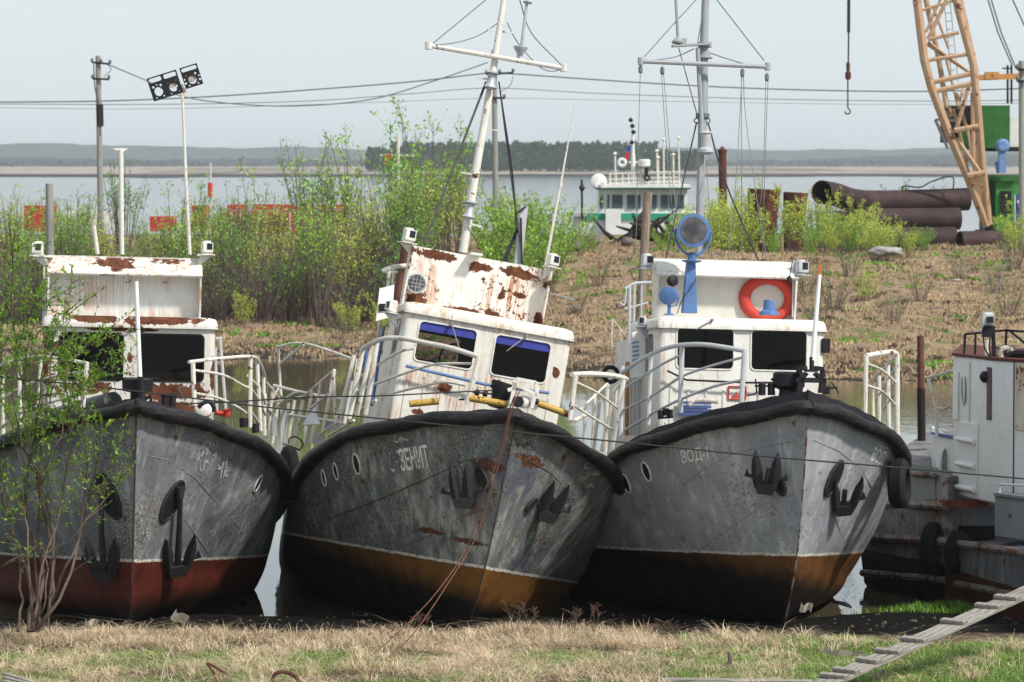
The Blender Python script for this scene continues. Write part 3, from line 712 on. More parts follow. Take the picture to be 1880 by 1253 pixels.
# screened upper board with a forward-sloping top
def top_screen(b, mat, mat_in, s, x0, x1, zb_, zt_, brow, drop, name='upper_screen', label=None, side=.30):
    mb = MB(); mb.box(((x0 + x1) / 2, s + .32, (zb_ + zt_) / 2), (x1 - x0, .03, zt_ - zb_))
    o = mb.build(name, mat_in, b.e, label=label)
    mb = MB()
    if brow:
        mb.prism([(x0 - .02, s + .33, zt_ + .003), (x0 - .02, s - .02, zt_ - drop + .01), (x0 - .02, s - .0, zt_ - drop - .012), (x0 - .02, s + .33, zt_ - .03)], (x1 - x0 + .04, 0, 0))
        mb.build('visor', mat, o); mb = MB()
    for x in (x0 - .012, x1 - .012):
        mb = MB(); mb.prism([(x, s + .335, zb_), (x, s + .12, zb_), (x, s + .01, zt_ - drop - .015), (x, s + .30, zt_ - .035), (x, s + .335, zt_ - .035)], (.024, 0, 0)); mb.build('side_plate', mat, o)
    return o
M['w1b'] = rusty('visor_peeled', (0.72, 0.70, 0.66), .4, .62, .68, .58, scale=3, off=1., blobs=[((-.18, 4.6, 4.74), (.34, .6, .17)), ((.5, 4.6, 4.80), (.46, .5, .11)), ((-.35, 4.6, 4.52), (.3, .4, .035)), ((-.75, 4.6, 4.82), (.3, .4, .03)), ((.2, 4.6, 4.83), (.3, .4, .04))])
M['w1c'] = rusty('screen_grey_white', (0.64, 0.66, 0.64), .3, .66, .70, .54, scale=3, off=2., blobs=[((-.85, 5.2, 4.02), (.16, .3, .10)), ((-.55, 5.2, 4.1), (.05, .3, .12)), ((-.2, 5.2, 4.3), (.03, .3, .04))], smul=.55)
q0 = B1.q(90, 470, 4.9); q1 = B1.q(368, 470, 4.9)
top_screen(B1, M['w1b'], M['w1c'], 4.6, q0.x, q1.x, 3.93, q0.z + .01, True, .26)
nav_light(B1, 70, 456, 4.8, face=-.2, mat=M['white'], bracket=.12); nav_light(B1, 379, 455, 4.8, face=.25, bracket=-.12)
mb = MB(); mb.bar(B1.q(60, 470, 4.8), B1.q(98, 473, 4.8), .2, .02); mb.build('light_shelf', M['white'], B1.e); mb = MB(); mb.bar(B1.q(362, 469, 4.8), B1.q(390, 468, 4.8), .2, .02); mb.build('light_shelf', M['white'], B1.e)
mb = MB(); mb.bar(B1.q(85, 475, 5.2), B1.q(82, 610, 5.2), .07, .07); mb.bar(B1.q(82, 610, 5.2), B1.q(86, 740, 5.2), .05, .05); mb.build('screen_post', M['w1'], B1.e)
mb = MB(); mb.tube([B1.q(224, 468, 5.4), B1.q(222, 276, 5.4)], .033, 10)
mb.prism([B1.q(206, 272.5, 5.4), B1.q(238, 272.5, 5.4), B1.q(226, 279, 5.4), B1.q(218, 279, 5.4)], (0, .05, 0)); mb.build('vent_pole', M['railing'], B1.e)
mb = MB(); mb.tube([B1.q(179, 467, 5.4), B1.q(172, 414, 5.4)], .03, 8); mb.build('stub_pole', M['railing'], B1.e)
mb = MB(); mb.tube([B1.q(94, 560, 7), B1.q(90.5, 338, 7)], .055, 12); mb.build('exhaust_pipe', M['concrete'], B1.e)
# signal boards (perforated gaskets nailed to a pole)
mb = MB(); mb.tube([B1.q(348.5, 468, 5.6), B1.q(341, 320, 5.6), B1.q(335, 178, 5.6)], [.026, .022, .018], 8); mb.bar(B1.q(329, 158, 5.6), B1.q(340, 178, 5.6), .02, .10)
pole = mb.build('sign_pole', M['railing'], B1.e)
def gasket(x0, y0, x1, y1, h, cells, s=5.55):
    c0 = B1.q(x0, y0, s); c1 = B1.q(x1, y1, s); u = (c1 - c0); wlen = u.length; u.normalize(); v = Vector((0, 0, -1)); v = (v - u * v.dot(u)).normalized(); H = h
    fr_ = 0.30
    outer = [(0, 0), (wlen, 0), (wlen, H), (0, H)]; holes = []; cw = wlen / cells
    for k in range(cells):
        x = cw * k; holes.append([(x + a, b_) for a, b_ in rounded(.018, cw - .018, .018, H * fr_ - .02, .02, 3)])
        cx = x + cw * .5; cy = H * .66; rr_ = min(cw, H * .7) * .30
        holes.append([(cx + rr_ * .92 * math.cos(t * PI / 9), cy + rr_ * math.sin(t * PI / 9)) for t in range(18)])
        for t in range(10):
            a = t * PI / 5 + .3; px_, py_ = cx + cw * .43 * math.cos(a), cy + H * .29 * math.sin(a); r_ = .012 if t % 2 else .017
            if x + .02 < px_ < x + cw - .02 and H * fr_ + .02 < py_ < H - .02: holes.append([(px_ + r_ * math.cos(j * PI / 4), py_ + r_ * math.sin(j * PI / 4)) for j in range(8)])
    return holed_panel('signal_board', outer, holes, lambda x, z: c0 + u * x + v * z, Vector((0, .008, 0)), M['gasket'], pole)
gasket(269, 145, 323, 128, .33, 2); gasket(329, 126, 361, 116, .30, 1)
mb = MB(); mb.lathe(B1.q(315, 152, 5.57), (0, 1, 0), [(0, .075), (.004, .075)], 18); dm = plain('mesh_disc', (.35, .30, .28), .8); mb.build('mesh_disc', dm, pole); mb = MB(); mb.lathe(B1.q(350, 142, 5.57), (0, 1, 0), [(0, .075), (.004, .075)], 18); mb.build('mesh_disc', dm, pole)
# deck gear
mb = MB(); mb.tube([B1.q(250, 517, .5), B1.q(257, 697, .5)], [.026, .03], 10); mb.build('jack_staff', plain('jack_staff_white', (.8, .82, .82), .4, var=.05), B1.e)
c = B1.q(252, 745, .75); mb = MB(); mb.lathe(c - Vector((0, 0, .06)), (0, 0, 1), [(0, .17), (.1, .16), (.12, .09), (.22, .09), (.24, .19), (.38, .20), (.40, .12)], 18)
mb.tube([B1.q(261, 740, .5), B1.q(258, 692, .5)], .04, 8); mb.tube([c + Vector((-.28, 0, .33)), c + Vector((.26, 0, .33))], .02, 6)
mb.tube(B1.ql([(228, 738, .6), (262, 735, .6), (276, 728, .6), (277, 741, .6)]), .03, 8); mb.build('anchor_capstan', M['black'], B1.e)
mb = MB()
for x in (303, 317): mb.cyl(B1.q(x, 748, .7), B1.q(x, 724, .7), .045, .045, 12); mb.cyl(B1.q(x, 727, .7), B1.q(x, 723, .7), .06, .06, 12)
mb.build('mooring_bitt', M['black'], B1.e)
mb = MB(); a = B1.q(208, 738, .9); bb = B1.q(95, 770, 2.4); mb.tube([a, a + (bb - a) * .5, bb], [.13, .14, .13], 14); mb.build('deck_roller', plain('grey_roller', (.09, .09, .095), .7, var=.4), B1.e)
mb = MB(); mb.tube(smooth_line(B1.ql([(364, 749, .9), (372, 741, .9), (384, 738, .9), (392, 747, .9), (393, 757, .9)])), [.028] * 17, 8); mb.build('hose_end', M['black'], B1.e)
mb = MB(); mb.lathe(B1.q(374, 752, 1.2), (0, -1, .3), [(0, .12), (.05, .11), (.08, .07)], 14); mb.build('vent_cowl', M['white'], B1.e)
mb = MB(); mb.tube(B1.ql([(395, 757, 2), (420, 763, 2.)]), .03, 8); mb.lathe(B1.q(417, 758, 2), (0, 0, 1), [(-.05, .04), (.03, .05), (.05, .03)], 10); mb.build('deck_valve', M['red'], B1.e)
mb = MB(); mb.cyl(B1.q(448, 785, 2.2), B1.q(448, 768, 2.2), .06, .06, 10); mb.build('mooring_bitt', M['black'], B1.e); mb = MB(); mb.cyl(B1.q(470, 795, 2.4), B1.q(468, 778, 2.4), .05, .05, 10); mb.build('mooring_bitt', M['black'], B1.e)
wires(B1, 'bent_wire', [[(342, 742, .8), (333, 722, .8), (328, 713, .8), (341, 710, .8)]], .008, M['wire'])
rails(B1, 'bow_railing', [
    [.022, [(347, 665, .8), (400, 659, 1.4), (459, 655, 2.2), (475, 664, 3.2), (486, 690, 4.2), (489, 720, 5)]],
    [(355, 680, .8), (410, 689, 1.5), (446, 708, 2.1), (462, 714, 2.4)], [(460, 712, 2.4), (475, 735, 3.2), (487, 762, 4)],
    [(356, 722, .8), (400, 731, 1.5), (440, 750, 2.1), (462, 768, 2.5)], [(455, 690, 2.4), (478, 716, 3.4), (487, 742, 4)], [(460, 755, 2.4), (476, 778, 3.2)],
    [.030, [(354, 667, .8), (357, 745, .8)]], [.028, [(460, 657, 2.3), (459, 785, 2.3)]], [.026, [(472, 664, 3.2), (479, 792, 3.2)]], [.024, [(484, 690, 4.2), (486, 800, 4.2)]]], .017, M['railing'])
rails(B1, 'bow_railing', [
    [.022, [(162, 668, .8), (120, 660, 1.3), (70, 655, 1.9), (30, 661, 2.5), (-20, 680, 3.2), (-60, 700, 4)]],
    [(158, 681, .8), (100, 691, 1.5), (50, 706, 2.2), (0, 735, 2.8)], [(155, 723, .8), (100, 737, 1.5), (40, 758, 2.1), (-5, 790, 2.8)],
    [.030, [(160, 668, .8), (152, 748, .8)]], [.028, [(36, 663, 2.3), (37, 780, 2.3)]], [.026, [(4, 690, 3), (6, 798, 3)]], [.022, [(75, 657, 1.9), (70, 768, 1.9)]]], .017, M['railing'])
rails(B1, 'boarding_ladder', [[(404, 622, 5), (415, 760, 5)], [(395, 640, 5), (398, 755, 5)], [(396, 622, 5), (408, 622, 5)]], .022, M['railing_grey'])
rails(B1, 'side_railing', [[(488, 712, 5.5), (484, 800, 5.5)], [(486, 700, 5.5), (500, 716, 7.5), (512, 730, 9.5)], [(500, 716, 7.5), (492, 810, 7.5)], [(512, 730, 9.5), (500, 815, 9.5)], [(486, 745, 5.5), (508, 770, 9.5)]], .022, M['railing'])
# hull fittings
anchor(B1, 197, 1045, -3, 1.08, hawse=(4, -134, -22, .30), hang=True, open_=1); anchor(B1, 320, 1032, 2, 1.08, hawse=(-6, -112, 22, .28), hang=True, open_=1)
seam(B1, [(262, 835), (310, 845), (360, 880), (400, 925), (440, 970)]); seam(B1, [(285, 920), (340, 955), (380, 1012), (384, 1020)]); seam(B1, [(250, 835), (200, 845), (150, 870)]); seam(B1, [(235, 930), (180, 965), (120, 1020)])
for x, y in ((473, 888), (12, 905)): porthole(B1, x, y, .12)
lettering(B1, 'КЕРЧЬ', (358, 862), (418, 885), (366, 820), M['let_g']); lettering(B1, 'КЕРЧЬ', (92, 862), (150, 838), (90, 842), M['let_g'])
lettering(B1, 'ОИ-03', (372, 822), (424, 838), (376, 808), M['let_g'])
mb = MB(); mb.prism([(1.45, 4.2, .30), (1.98, 4.6, -.02), (2.0, 5.1, .0), (1.85, 5.3, .12), (1.6, 5.6, .3)], (0, 0, .05)); mb.build('bilge_keel', M['black'], B1.hull)

# ================================================================ MIDDLE LAUNCH (listing)
B2 = Boat(949, 759, 9.2, 4.3, 10.4, 'launch listing to the right with rust-flaked white screen and blue-topped cabin windows')
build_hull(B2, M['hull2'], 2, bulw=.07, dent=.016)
M['w2'] = rusty('white_rust_runs', (0.74, 0.72, 0.66), .35, .70, .665, .57, scale=2.6, off=7., smul=.8,
    blobs=[((-.45, 3.5, 3.05), (.12, .4, .09)), ((-.25, 3.5, 2.72), (.12, .4, .06)), ((-.75, 3.5, 2.68), (.10, .4, .05)), ((.98, 3.5, 3.5), (.06, .3, .10)), ((.25, 3.5, 3.22), (.05, .3, .07))])
M['w2b'] = rusty('screen_rust_patches', (0.76, 0.74, 0.69), .25, .66, .615, .555, scale=3.0, off=4., smul=.85,
    blobs=[((-.68, 4.9, 4.86), (.36, .5, .09)), ((-.08, 4.9, 4.80), (.20, .5, .09)), ((.48, 4.9, 4.82), (.30, .5, .10)), ((.90, 4.9, 4.72), (.08, .5, .07)), ((-.85, 4.9, 4.22), (.22, .5, .11)), ((-.2, 4.9, 4.18), (.35, .5, .07)), ((.2, 4.9, 4.2), (.15, .5, .09)), ((.85, 4.9, 4.2), (.08, .5, .16)), ((.55, 4.9, 4.52), (.10, .5, .05)), ((.3, 4.9, 4.48), (.06, .5, .07))])
wheelhouse(B2, M['w2'], 4.10, [(-.93, -.13, 3.33, 3.88), (.10, .87, 3.32, 3.88)], zb=1.9, tint=True, gasket=M['wgasket'] if 'wgasket' in M else plain('white_window_rim', (.7, .68, .63), .5), back_open=True)
wiper(B2, (829, 595), (843, 640)); wiper(B2, (967, 617), (930, 645))
q0 = B2.q(754, 452, 4.9); q1 = B2.q(1008, 494, 4.9); zt_ = (q0.z + q1.z) / 2
top_screen(B2, M['w2b'], M['w2b'], 4.6, q0.x, q1.x, 4.05, zt_, False, .02)
mb = MB(); mb.bar(B2.q(862, 466, 4.8), B2.q(884, 469, 4.8), .25, .03); mb.build('hatch_lid', M['white'], B2.e)
nav_light(B2, 750, 432, 4.8, face=.25, sc=1.08, bracket=.1); nav_light(B2, 1014, 478, 4.8, face=.3, sc=1.0, bracket=-.08)
nav_light(B2, 721, 563, 3.7, face=-1.2, sc=.9, bracket=.1)
mb = MB(); c = B2.q(764, 521, 4.75); n_ = Vector((-.1, -1, 0)); mb.lathe(c + Vector((0, .05, 0)), n_, [(-.05, .10), (.02, .135), (.05, .135), (.06, .115)], 24); mb.torus(c - Vector((0, .03, 0)), n_, .125, .012, 24, 6)
o = mb.build('search_lamp', M['galv'], B2.e); mb = MB(); mb.lathe(c + n_ * .012, n_, [(0, .105), (.02, .10), (.03, .06)], 20); mb.build('lamp_glass', M['lamp_lens'], o)
mb = MB()
for k in (-1, 0, 1): mb.bar(c + n_ * .05 + Vector((k * .05, 0, -.11)), c + n_ * .05 + Vector((k * .05, 0, .11)), .005, .005); mb.bar(c + n_ * .05 + Vector((-.11, 0, k * .05)), c + n_ * .05 + Vector((.11, 0, k * .05)), .005, .005)
mb.build('lamp_guard', M['galv'], o)
mb = MB(); mb.prism(B2.ql([(697, 530, 4.4), (724, 523, 4.4), (720, 582, 4.4), (690, 590, 4.4)]), (0, .02, 0)); sb = mb.build('side_board', M['board'], B2.e)
mb = MB(); mb.prism(B2.ql([(696, 558, 4.38), (716, 558, 4.38), (716, 571, 4.38), (695, 572, 4.38)]), (0, .01, 0)); mb.build('black_panel', M['black'], sb)
mb = MB(); mb.tube(B2.ql([(750, 450, 6), (727, 600, 6)]), .10, 14); mb.build('exhaust_pipe', M['funnel'] if 'funnel' in M else plain('brown_funnel', (.13, .06, .04), .8, var=.5, scale=4), B2.e)
rails(B2, 'roof_railing', [[.03, [(702, 498, 5), (720, 491, 5), (745, 488, 5.3)]], [.024, [(715, 493, 5), (712, 530, 5)]], [(706, 500, 5), (730, 500, 5)], [(722, 494, 5), (716, 600, 5)], [(700, 530, 5.2), (692, 640, 5.2)]], .016, M['railing'])
# mast
mb = MB(); mpts = B2.ql([(850, 464, 6.7), (876, 300, 6.7), (904, 140, 6.7), (925, 0, 6.7), (945, -140, 6.7)]); mb.tube(mpts, [.062, .058, .05, .042, .03], 12)
mast = mb.build('mast', M['mast_w'] if 'mast_w' in M else rusty('mast_white', (.74, .73, .68), .4, .62, .68, .62, scale=5, smul=.6), B2.e)
rl = MB()
for a in ([(846, 403, 6.7), (882, 418, 6.7)], [(846, 317, 6.7), (868, 321, 6.7)], [(890, 237, 6.7), (914, 240, 6.7)], [(862, 412, 6.6), (884, 416, 6.6)], [(895, 54, 6.7), (945, 62, 6.7)], [(876, 143, 6.7), (905, 147, 6.7)]): rl.bar(*B2.ql(a), .03, .02)
rl.build('mast_rung', M['railing'], mast)
mb = MB(); mb.tube(B2.ql([(787, 84, 6.6), (1036, 126, 6.6)]), .034, 8); mb.cyl(*B2.ql([(787, 78, 6.6), (787, 91, 6.6)]), .05, .05, 8); mb.cyl(*B2.ql([(1035, 118, 6.6), (1035, 132, 6.6)]), .05, .05, 8); mb.build('crossarm', M['railing'], mast)
mb = MB(); mb.tube(B2.ql([(957, 88, 6.6), (968, 0, 6.6), (980, -100, 6.6)]), .022, 8); mb.lathe(B2.q(955.5, 92, 6.6), B2.R.transposed() @ Vector((.1, 0, 1)), [(-.09, .04), (-.05, .05), (.02, .1), (.05, .1), (.06, .03)], 12)
mb.cyl(*B2.ql([(954, 95, 6.6), (950, 110, 6.6)]), .03, .02, 8); mb.lathe(B2.q(969, 4, 6.6), (0, 0, 1), [(-.02, .06), (.0, .07), (.02, .03)], 10); mb.build('mast_aerial', M['galv'], mast)
for (x, y) in ((902, 148), (862, 386)):
    mb = MB(); mb.lathe(B2.q(x, y, 6.55), (0, 0, 1), [(-.13, .05), (-.10, .10), (-.05, .06), (.08, .06), (.10, .11), (.13, .04)], 12); mb.build('mast_light', M['galv'], mast)
wires(B2, 'mast_stay', [[(892, 150, 6.7), (778, 447, 5.2)], [(892, 155, 6.7), (779, 448, 5.2)], [(916, 150, 6.7), (935, 300, 6.6), (958, 470, 6.5)], [(916, 152, 6.7), (943, 340, 7.5), (948, 478, 7.5)]], .013, M['rope'], mast)
wires(B2, 'upper_stay', [[(892, 0, 6.7), (795, 80, 6.6)], [(915, -20, 6.7), (892, 0, 6.7)], [(954, 0, 6.7), (975, 60, 6.6), (1029, 118, 6.6)], [(915, 42, 6.7), (880, 65, 6.7), (840, 78, 6.6), (797, 84, 6.6)], [(931, 42, 6.7), (950, 78, 6.7), (985, 118, 6.6), (1008, 131, 6.6), (1032, 128, 6.6)]], .009, M['wire'], mast)
mb = MB(); mb.tube(B2.ql([(1001, 490, 5), (1030, 335, 5), (1056, 190, 5)]), [.02, .016, .006], 6); mb.cyl(*B2.ql([(1029, 345, 5), (1030, 337, 5)]), .024, .024, 8); mb.build('whip_aerial', M['railing'], B2.e)
mb = MB(); mb.bar(B2.q(950, 490, 7), B2.q(962, 380, 7), .12, .10); o = mb.build('davit_arm', M['railing_grey'], B2.e)
wires(B2, 'davit_line', [[(924, 478, 7), (962, 392, 7)], [(928, 480, 7), (966, 380, 7)], [(956, 400, 6.9), (958, 485, 6.9)], [(945, 395, 6.9), (965, 380, 6.9)]], .02, M['rope'], o)
mb = MB(); mb.tube(B2.ql([(1005, 537, 4.6), (1055, 551, 4.2)]), .008, 5); mb.build('side_aerial', M['galv'], B2.e)
# cabin front fittings
mb = MB(); mb.tube(B2.ql([(745, 672, 3.35), (890, 706, 3.35), (1008, 722, 3.35)]), .021, 8); mb.build('hand_rail', M['blue'], B2.e)
for ln in ([(862, 731, .9), (932, 743, .9)], [(988, 741, .9), (1046, 762, .9)], [(752, 742, 1.4), (805, 737, 1.4)]):
    mb = MB(); a, e = B2.ql(ln); mb.tube([a, e], .044, 14); mb.build('yellow_roller', M['yellow'], B2.e)
mb = MB(); mb.tube(B2.ql([(864, 720, 1.0), (905, 724, 1.0)]), .012, 6)
for x, y in ((876, 721), (891, 723), (996, 742), (985, 738)): mb.lathe(B2.q(x, y, 1.0), (1, 0, -.1), [(-.03, .02), (-.025, .04), (.025, .04), (.03, .02)], 10)
mb.tube(B2.ql([(984, 738, 1.0), (1038, 754, 1.0)]), .012, 6); mb.tube(B2.ql([(842, 734, 1.0), (853, 734, 1.0)]), .012, 6); mb.build('guide_sheave', M['black'], B2.e)
mb = MB(); mb.lathe(B2.q(921, 722, 1.1), (.15, 0, 1), [(-.2, .12), (-.12, .10), (0, .13), (.1, .17), (.13, .16)], 14); mb.cyl(*B2.ql([(901, 709, 1.1), (912, 712, 1.1)]), .02, .02, 8); mb.build('windlass_drum', M['black'], B2.e)
mb = MB()
for a, e in (((945, 702, .8), (938, 742, .8)), ((983, 722, .8), (976, 750, .8)), ((943, 704, .8), (986, 726, .8)), ((948, 696, .8), (984, 703, .8)), ((943, 698, .8), (946, 712, .8)), ((984, 702, .8), (986, 722, .8)), ((932, 717, .8), (946, 712, .8))): mb.bar(B2.q(*a), B2.q(*e), .04, .045)
mb.build('windlass_frame', M['w2'], B2.e)
mb = MB(); mb.lathe(B2.q(963, 738, .85), (0, -1, 0), [(-.05, .08), (0, .08), (.02, .05)], 14); mb.build('drum_end', M['white'], B2.e)
mb = MB(); mb.lathe(B2.q(951, 738, .8), (0, -1, 0), [(-.05, .07), (.03, .07)], 14); mb.build('drum_disc', M['black'], B2.e)
# railings
rails(B2, 'bow_railing', [
    [.032, [(880, 656, .9), (830, 640, 1.3), (787, 631, 1.7), (742, 622, 2.0), (705, 622, 2.3), (683, 631, 2.7), (666, 640, 3.2)]],
    [(866, 668, 1.0), (820, 668, 1.3), (790, 671, 1.7), (725, 692, 2.3), (660, 717, 3.1), (654, 722, 3.4)], [(856, 708, .9), (820, 702, 1.2), (790, 706, 1.6), (722, 722, 2.2)],
    [(665, 690, 3.2), (726, 650, 2.2), (760, 640, 2)], [(652, 758, 3.2), (690, 735, 2.6)],
    [.032, [(878, 656, .9), (868, 702, .9), (857, 742, .9)]], [.036, [(666, 640, 3.2), (641, 770, 3.2)]], [.034, [(692, 630, 2.6), (671, 762, 2.6)]], [.03, [(684, 632, 2.8), (655, 765, 2.8)]]], .018, M['railing'])
rails(B2, 'bow_railing', [
    [.034, [(1050, 688, .9), (1085, 687, 1.4), (1125, 690, 1.9), (1149, 696, 2.2), (1150, 702, 2.4)]], [(1059, 703, .9), (1097, 722, 1.4), (1134, 750, 2.1)], [(1054, 745, .9), (1085, 765, 1.4), (1126, 790, 2.1)],
    [.032, [(1057, 690, .8), (1046, 772, .8)]], [.036, [(1145, 698, 2.1), (1137, 740, 2.1), (1121, 835, 2.1)]], [.024, [(1139, 704, 2.6), (1127, 720, 2.6), (1122, 748, 2.6), (1104, 830, 2.6)]],
    [.024, [(1101, 736, 2.4), (1090, 825, 2.4)]], [(1066, 752, 2), (1115, 705, 3)], [.022, [(1075, 740, 3), (1072, 820, 3)]], [.024, [(1092, 722, 3.2), (1088, 820, 3.2)]], [.028, [(1050, 775, 1.2), (1076, 762, 2)]], [.03, [(1115, 705, 3.4), (1111, 830, 3.4)]], [(1132, 715, 3.2), (1124, 835, 3.2)]], .017, M['railing'])
SR = [[.020, [(558, 728, 7.5), (614, 680, 5.5)]], [.026, [(614, 680, 5.5), (592, 800, 5.5)]], [.022, [(589, 702, 6), (580, 760, 6)]], [.022, [(573, 717, 6.5), (560, 790, 6.5)]], [(570, 750, 6), (605, 722, 5.5)],
    [.024, [(541, 735, 7), (526, 825, 7)]], [.026, [(556, 735, 7.4), (540, 820, 7.4)]], [.022, [(530, 740, 7.8), (520, 825, 7.8)]], [.03, [(650, 652, 4.6), (622, 780, 4.6)]], [.026, [(634, 720, 5), (614, 785, 5)]], [.024, [(648, 700, 4.2), (632, 778, 4.2)]],
    [.020, [(510, 638, 9), (516, 728, 9)]], [.018, [(508, 637, 9), (560, 631, 8.5), (655, 662, 7)]], [.018, [(514, 668, 9), (557, 633, 8.6)]], [.022, [(503, 708, 8.4), (490, 790, 8.4)]], [.022, [(503, 708, 8.4), (560, 722, 7.6), (640, 735, 6)]],
    [.018, [(512, 712, 8.2), (498, 740, 8.2), (488, 790, 8.2)]], [.018, [(500, 755, 8), (540, 722, 7.6), (580, 725, 7)]], [.018, [(530, 762, 7), (625, 775, 5)]], [.018, [(485, 742, 8.8), (560, 728, 8)]], [.024, [(612, 690, 5.3), (616, 770, 5.3)]], [(604, 800, 5), (650, 772, 4)], [.03, [(577, 782, 5), (572, 812, 5)]], [.026, [(562, 782, 5.2), (560, 815, 5.2)]]]
rails(B2, 'side_railing', SR, .018, M['railing'])
mb = MB(); mb.prism(B2.ql([(555, 780, 4.4), (577, 747, 4.4), (588, 779, 4.4)]), (0, .02, 0)); mb.build('triangle_plate', plain('grey_plate', (.24, .27, .30), .6, var=.1), B2.e)
mb = MB()
for x0, x1, y0, y1, s_ in ((515, 525, 752, 830, 8), (500, 508, 765, 800, 8.6), (592, 625, 775, 790, 5.5), (575, 592, 795, 815, 5.5)): mb.prism(B2.ql([(x0, y0, s_), (x1, y0, s_), (x1, y1, s_), (x0, y1, s_)]), (0, .02, 0))
mb.build('side_plating', M['railing_grey'], B2.e)
wires(B2, 'hanging_cord', [[(573, 815, 4.2), (572, 850, 4.2), (572, 885, 4.2)]], .012, M['cord']); wires(B2, 'coiled_hose', [[(520, 815, 6), (540, 822, 5), (550, 826, 5), (556, 815, 5), (545, 803, 5), (532, 805, 5), (530, 815, 5)]], .014, M['rope'])
wires(B2, 'deck_cord', [[(585, 800, 4), (610, 782, 3.7), (625, 775, 3.4)], [(655, 660, 3.6), (650, 700, 3.6), (643, 745, 3.6)]], .014, M['cord'])
# deckhouse aft of the wheelhouse, blue-edged door seen on the high side
mb = MB(); mb.box((-.86, 6.2, 2.9), (.06, 2.0, 1.7)); mb.box((0, 6.4, 2.75), (1.9, 2.4, 1.4)); mb.build('deckhouse', M['w2'], B2.e)
mb = MB(); mb.tube(B2.ql([(705, 600, 4.4), (695, 660, 4.2), (690, 700, 4), (683, 745, 3.8)]), .02, 6); mb.tube(B2.ql([(675, 640, 4), (660, 740, 3.6)]), .014, 6); mb.build('blue_pipe', M['bluepipe'] if 'bluepipe' in M else plain('blue_pipe', (.04, .10, .30), .5), B2.e)
# hull fittings
anchor(B2, 856, 918, -6, 1.0, hawse=(30, -38, -30, .15)); anchor(B2, 1000, 938, 22, 1.0, hawse=(-26, -12, 35, .10))
seam(B2, [(948, 832), (860, 845), (800, 872), (700, 915), (580, 962)], .007, M['seam_d'] if 'seam_d' in M else plain('seam_dark', (.10, .085, .06), .8, var=.6, scale=8))
M['seam_d'] = bpy.data.materials['seam_dark']
seam(B2, [(902, 932), (850, 948), (790, 985), (720, 1010), (660, 1045)], .007, M['seam_d']); seam(B2, [(975, 848), (1010, 868), (1045, 905)], .007, M['seam_d'])
for x, y in ((655, 852), (617, 866), (595, 878)): porthole(B2, x, y, .135 if x > 640 else .11)
lettering(B2, 'ОИ-03-3084', (726, 814), (780, 804), (723, 799), M['let_s'])
lettering(B2, 'ЗЕНИТ', (738, 866), (790, 858), (731, 824), M['let_w']); lettering(B2, 'СЕВЕР', (718, 868), (770, 862), (712, 828), M['let_w2'] if 'let_w2' in M else letter_mat('stencil_white_worn', (.66, .66, .60), .53), off=.003)
lettering(B2, 'ОИ-3084', (1070, 858), (1095, 878), (1078, 847), M['let_y']); lettering(B2, 'ЗЕНИТ', (1038, 905), (1066, 928), (1064, 868), M['let_y'])

# ================================================================ RIGHT LAUNCH (clean)
B3 = Boat(1484, 741, 10.2, 4.3, 1.8, 'clean white-cabined launch with blue searchlight post and smooth grey bow')
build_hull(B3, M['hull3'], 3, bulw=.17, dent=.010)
M['w3'] = rusty('white_clean', (0.75, 0.74, 0.70), .5, .70, .71, .60, scale=3., off=9., smul=.6)
M['w3in'] = rusty('screen_grubby', (0.66, 0.65, 0.60), .5, .74, .78, .8, scale=4., off=9., smul=.3)
wheelhouse(B3, M['w3'], 3.92, [(-.89, -.10, 3.23, 3.79), (.11, .89, 3.23, 3.78)], zb=1.9, gasket=bpy.data.materials['white_window_rim'])
wiper(B3, (1308, 588), (1278, 605))
q0 = B3.q(1201, 473, 4.9); q1 = B3.q(1454, 483, 4.9); zt3 = (q0.z + q1.z) / 2
top_screen(B3, M['w3'], M['w3in'], 4.6, q0.x, q1.x, 3.88, zt3, True, .24)
mb = MB(); mb.tube(B3.ql([(1457, 478, 4.7), (1455, 582, 4.7)]), .012, 6); mb.build('screen_stay', M['railing_grey'], B3.e)
nav_light(B3, 1187, 479, 4.7, face=.1, sc=1.05, mat=M['lampgrey'] if 'lampgrey' in M else plain('lamp_grey', (.45, .46, .47), .5)); nav_light(B3, 1469, 491, 4.7, face=.3, sc=1.1, mat=bpy.data.materials['lamp_grey'])
nav_light(B3, 1180, 590, 4.2, face=-.6, sc=.75, mat=bpy.data.materials['lamp_grey'], bracket=.1)
mb = MB(); mb.tube(B3.ql([(1449, 512, 4.5), (1455, 478, 4.5)]), .006, 5); mb.lathe(B3.q(1449, 512, 4.5), (0, 0, 1), [(-.01, .04), (.02, .03), (.04, .01)], 10); mb.build('whip_aerial', M['black'], B3.e)
# searchlight on its post
mb = MB(); a = B3.q(1267, 575, 4.3); e = B3.q(1270, 480, 4.3); mb.prism([a + Vector((-.10, 0, 0)), a + Vector((.10, 0, 0)), e + Vector((.055, 0, 0)), e + Vector((-.055, 0, 0))], (0, .12, 0)); mb.lathe(e, (0, 0, 1), [(-.02, .09), (.0, .14), (.01, .14), (.02, .06), (.12, .045)], 14)
post = mb.build('searchlight_post', M['blue'], B3.e, bevel=.006)
c = B3.q(1273, 425, 4.25); ax = Vector((-.12, -1, .03)).normalized(); mb = MB()
mb.lathe(c + Vector((.01, .14, 0)), ax, [(-.12, .08), (-.06, .16), (.0, .205), (.12, .215), (.20, .215), (.205, .225), (.235, .225), (.24, .205)], 30)
sl = mb.build('searchlight', M['blue'], B3.e)
mb = MB(); mb.lathe(c + Vector((.01, .14, 0)) + ax * .225, ax, [(0, .18), (.02, .178), (.025, .14), (.03, .001)], 28); mb.build('searchlight_lens', M['lamp_lens'], sl)
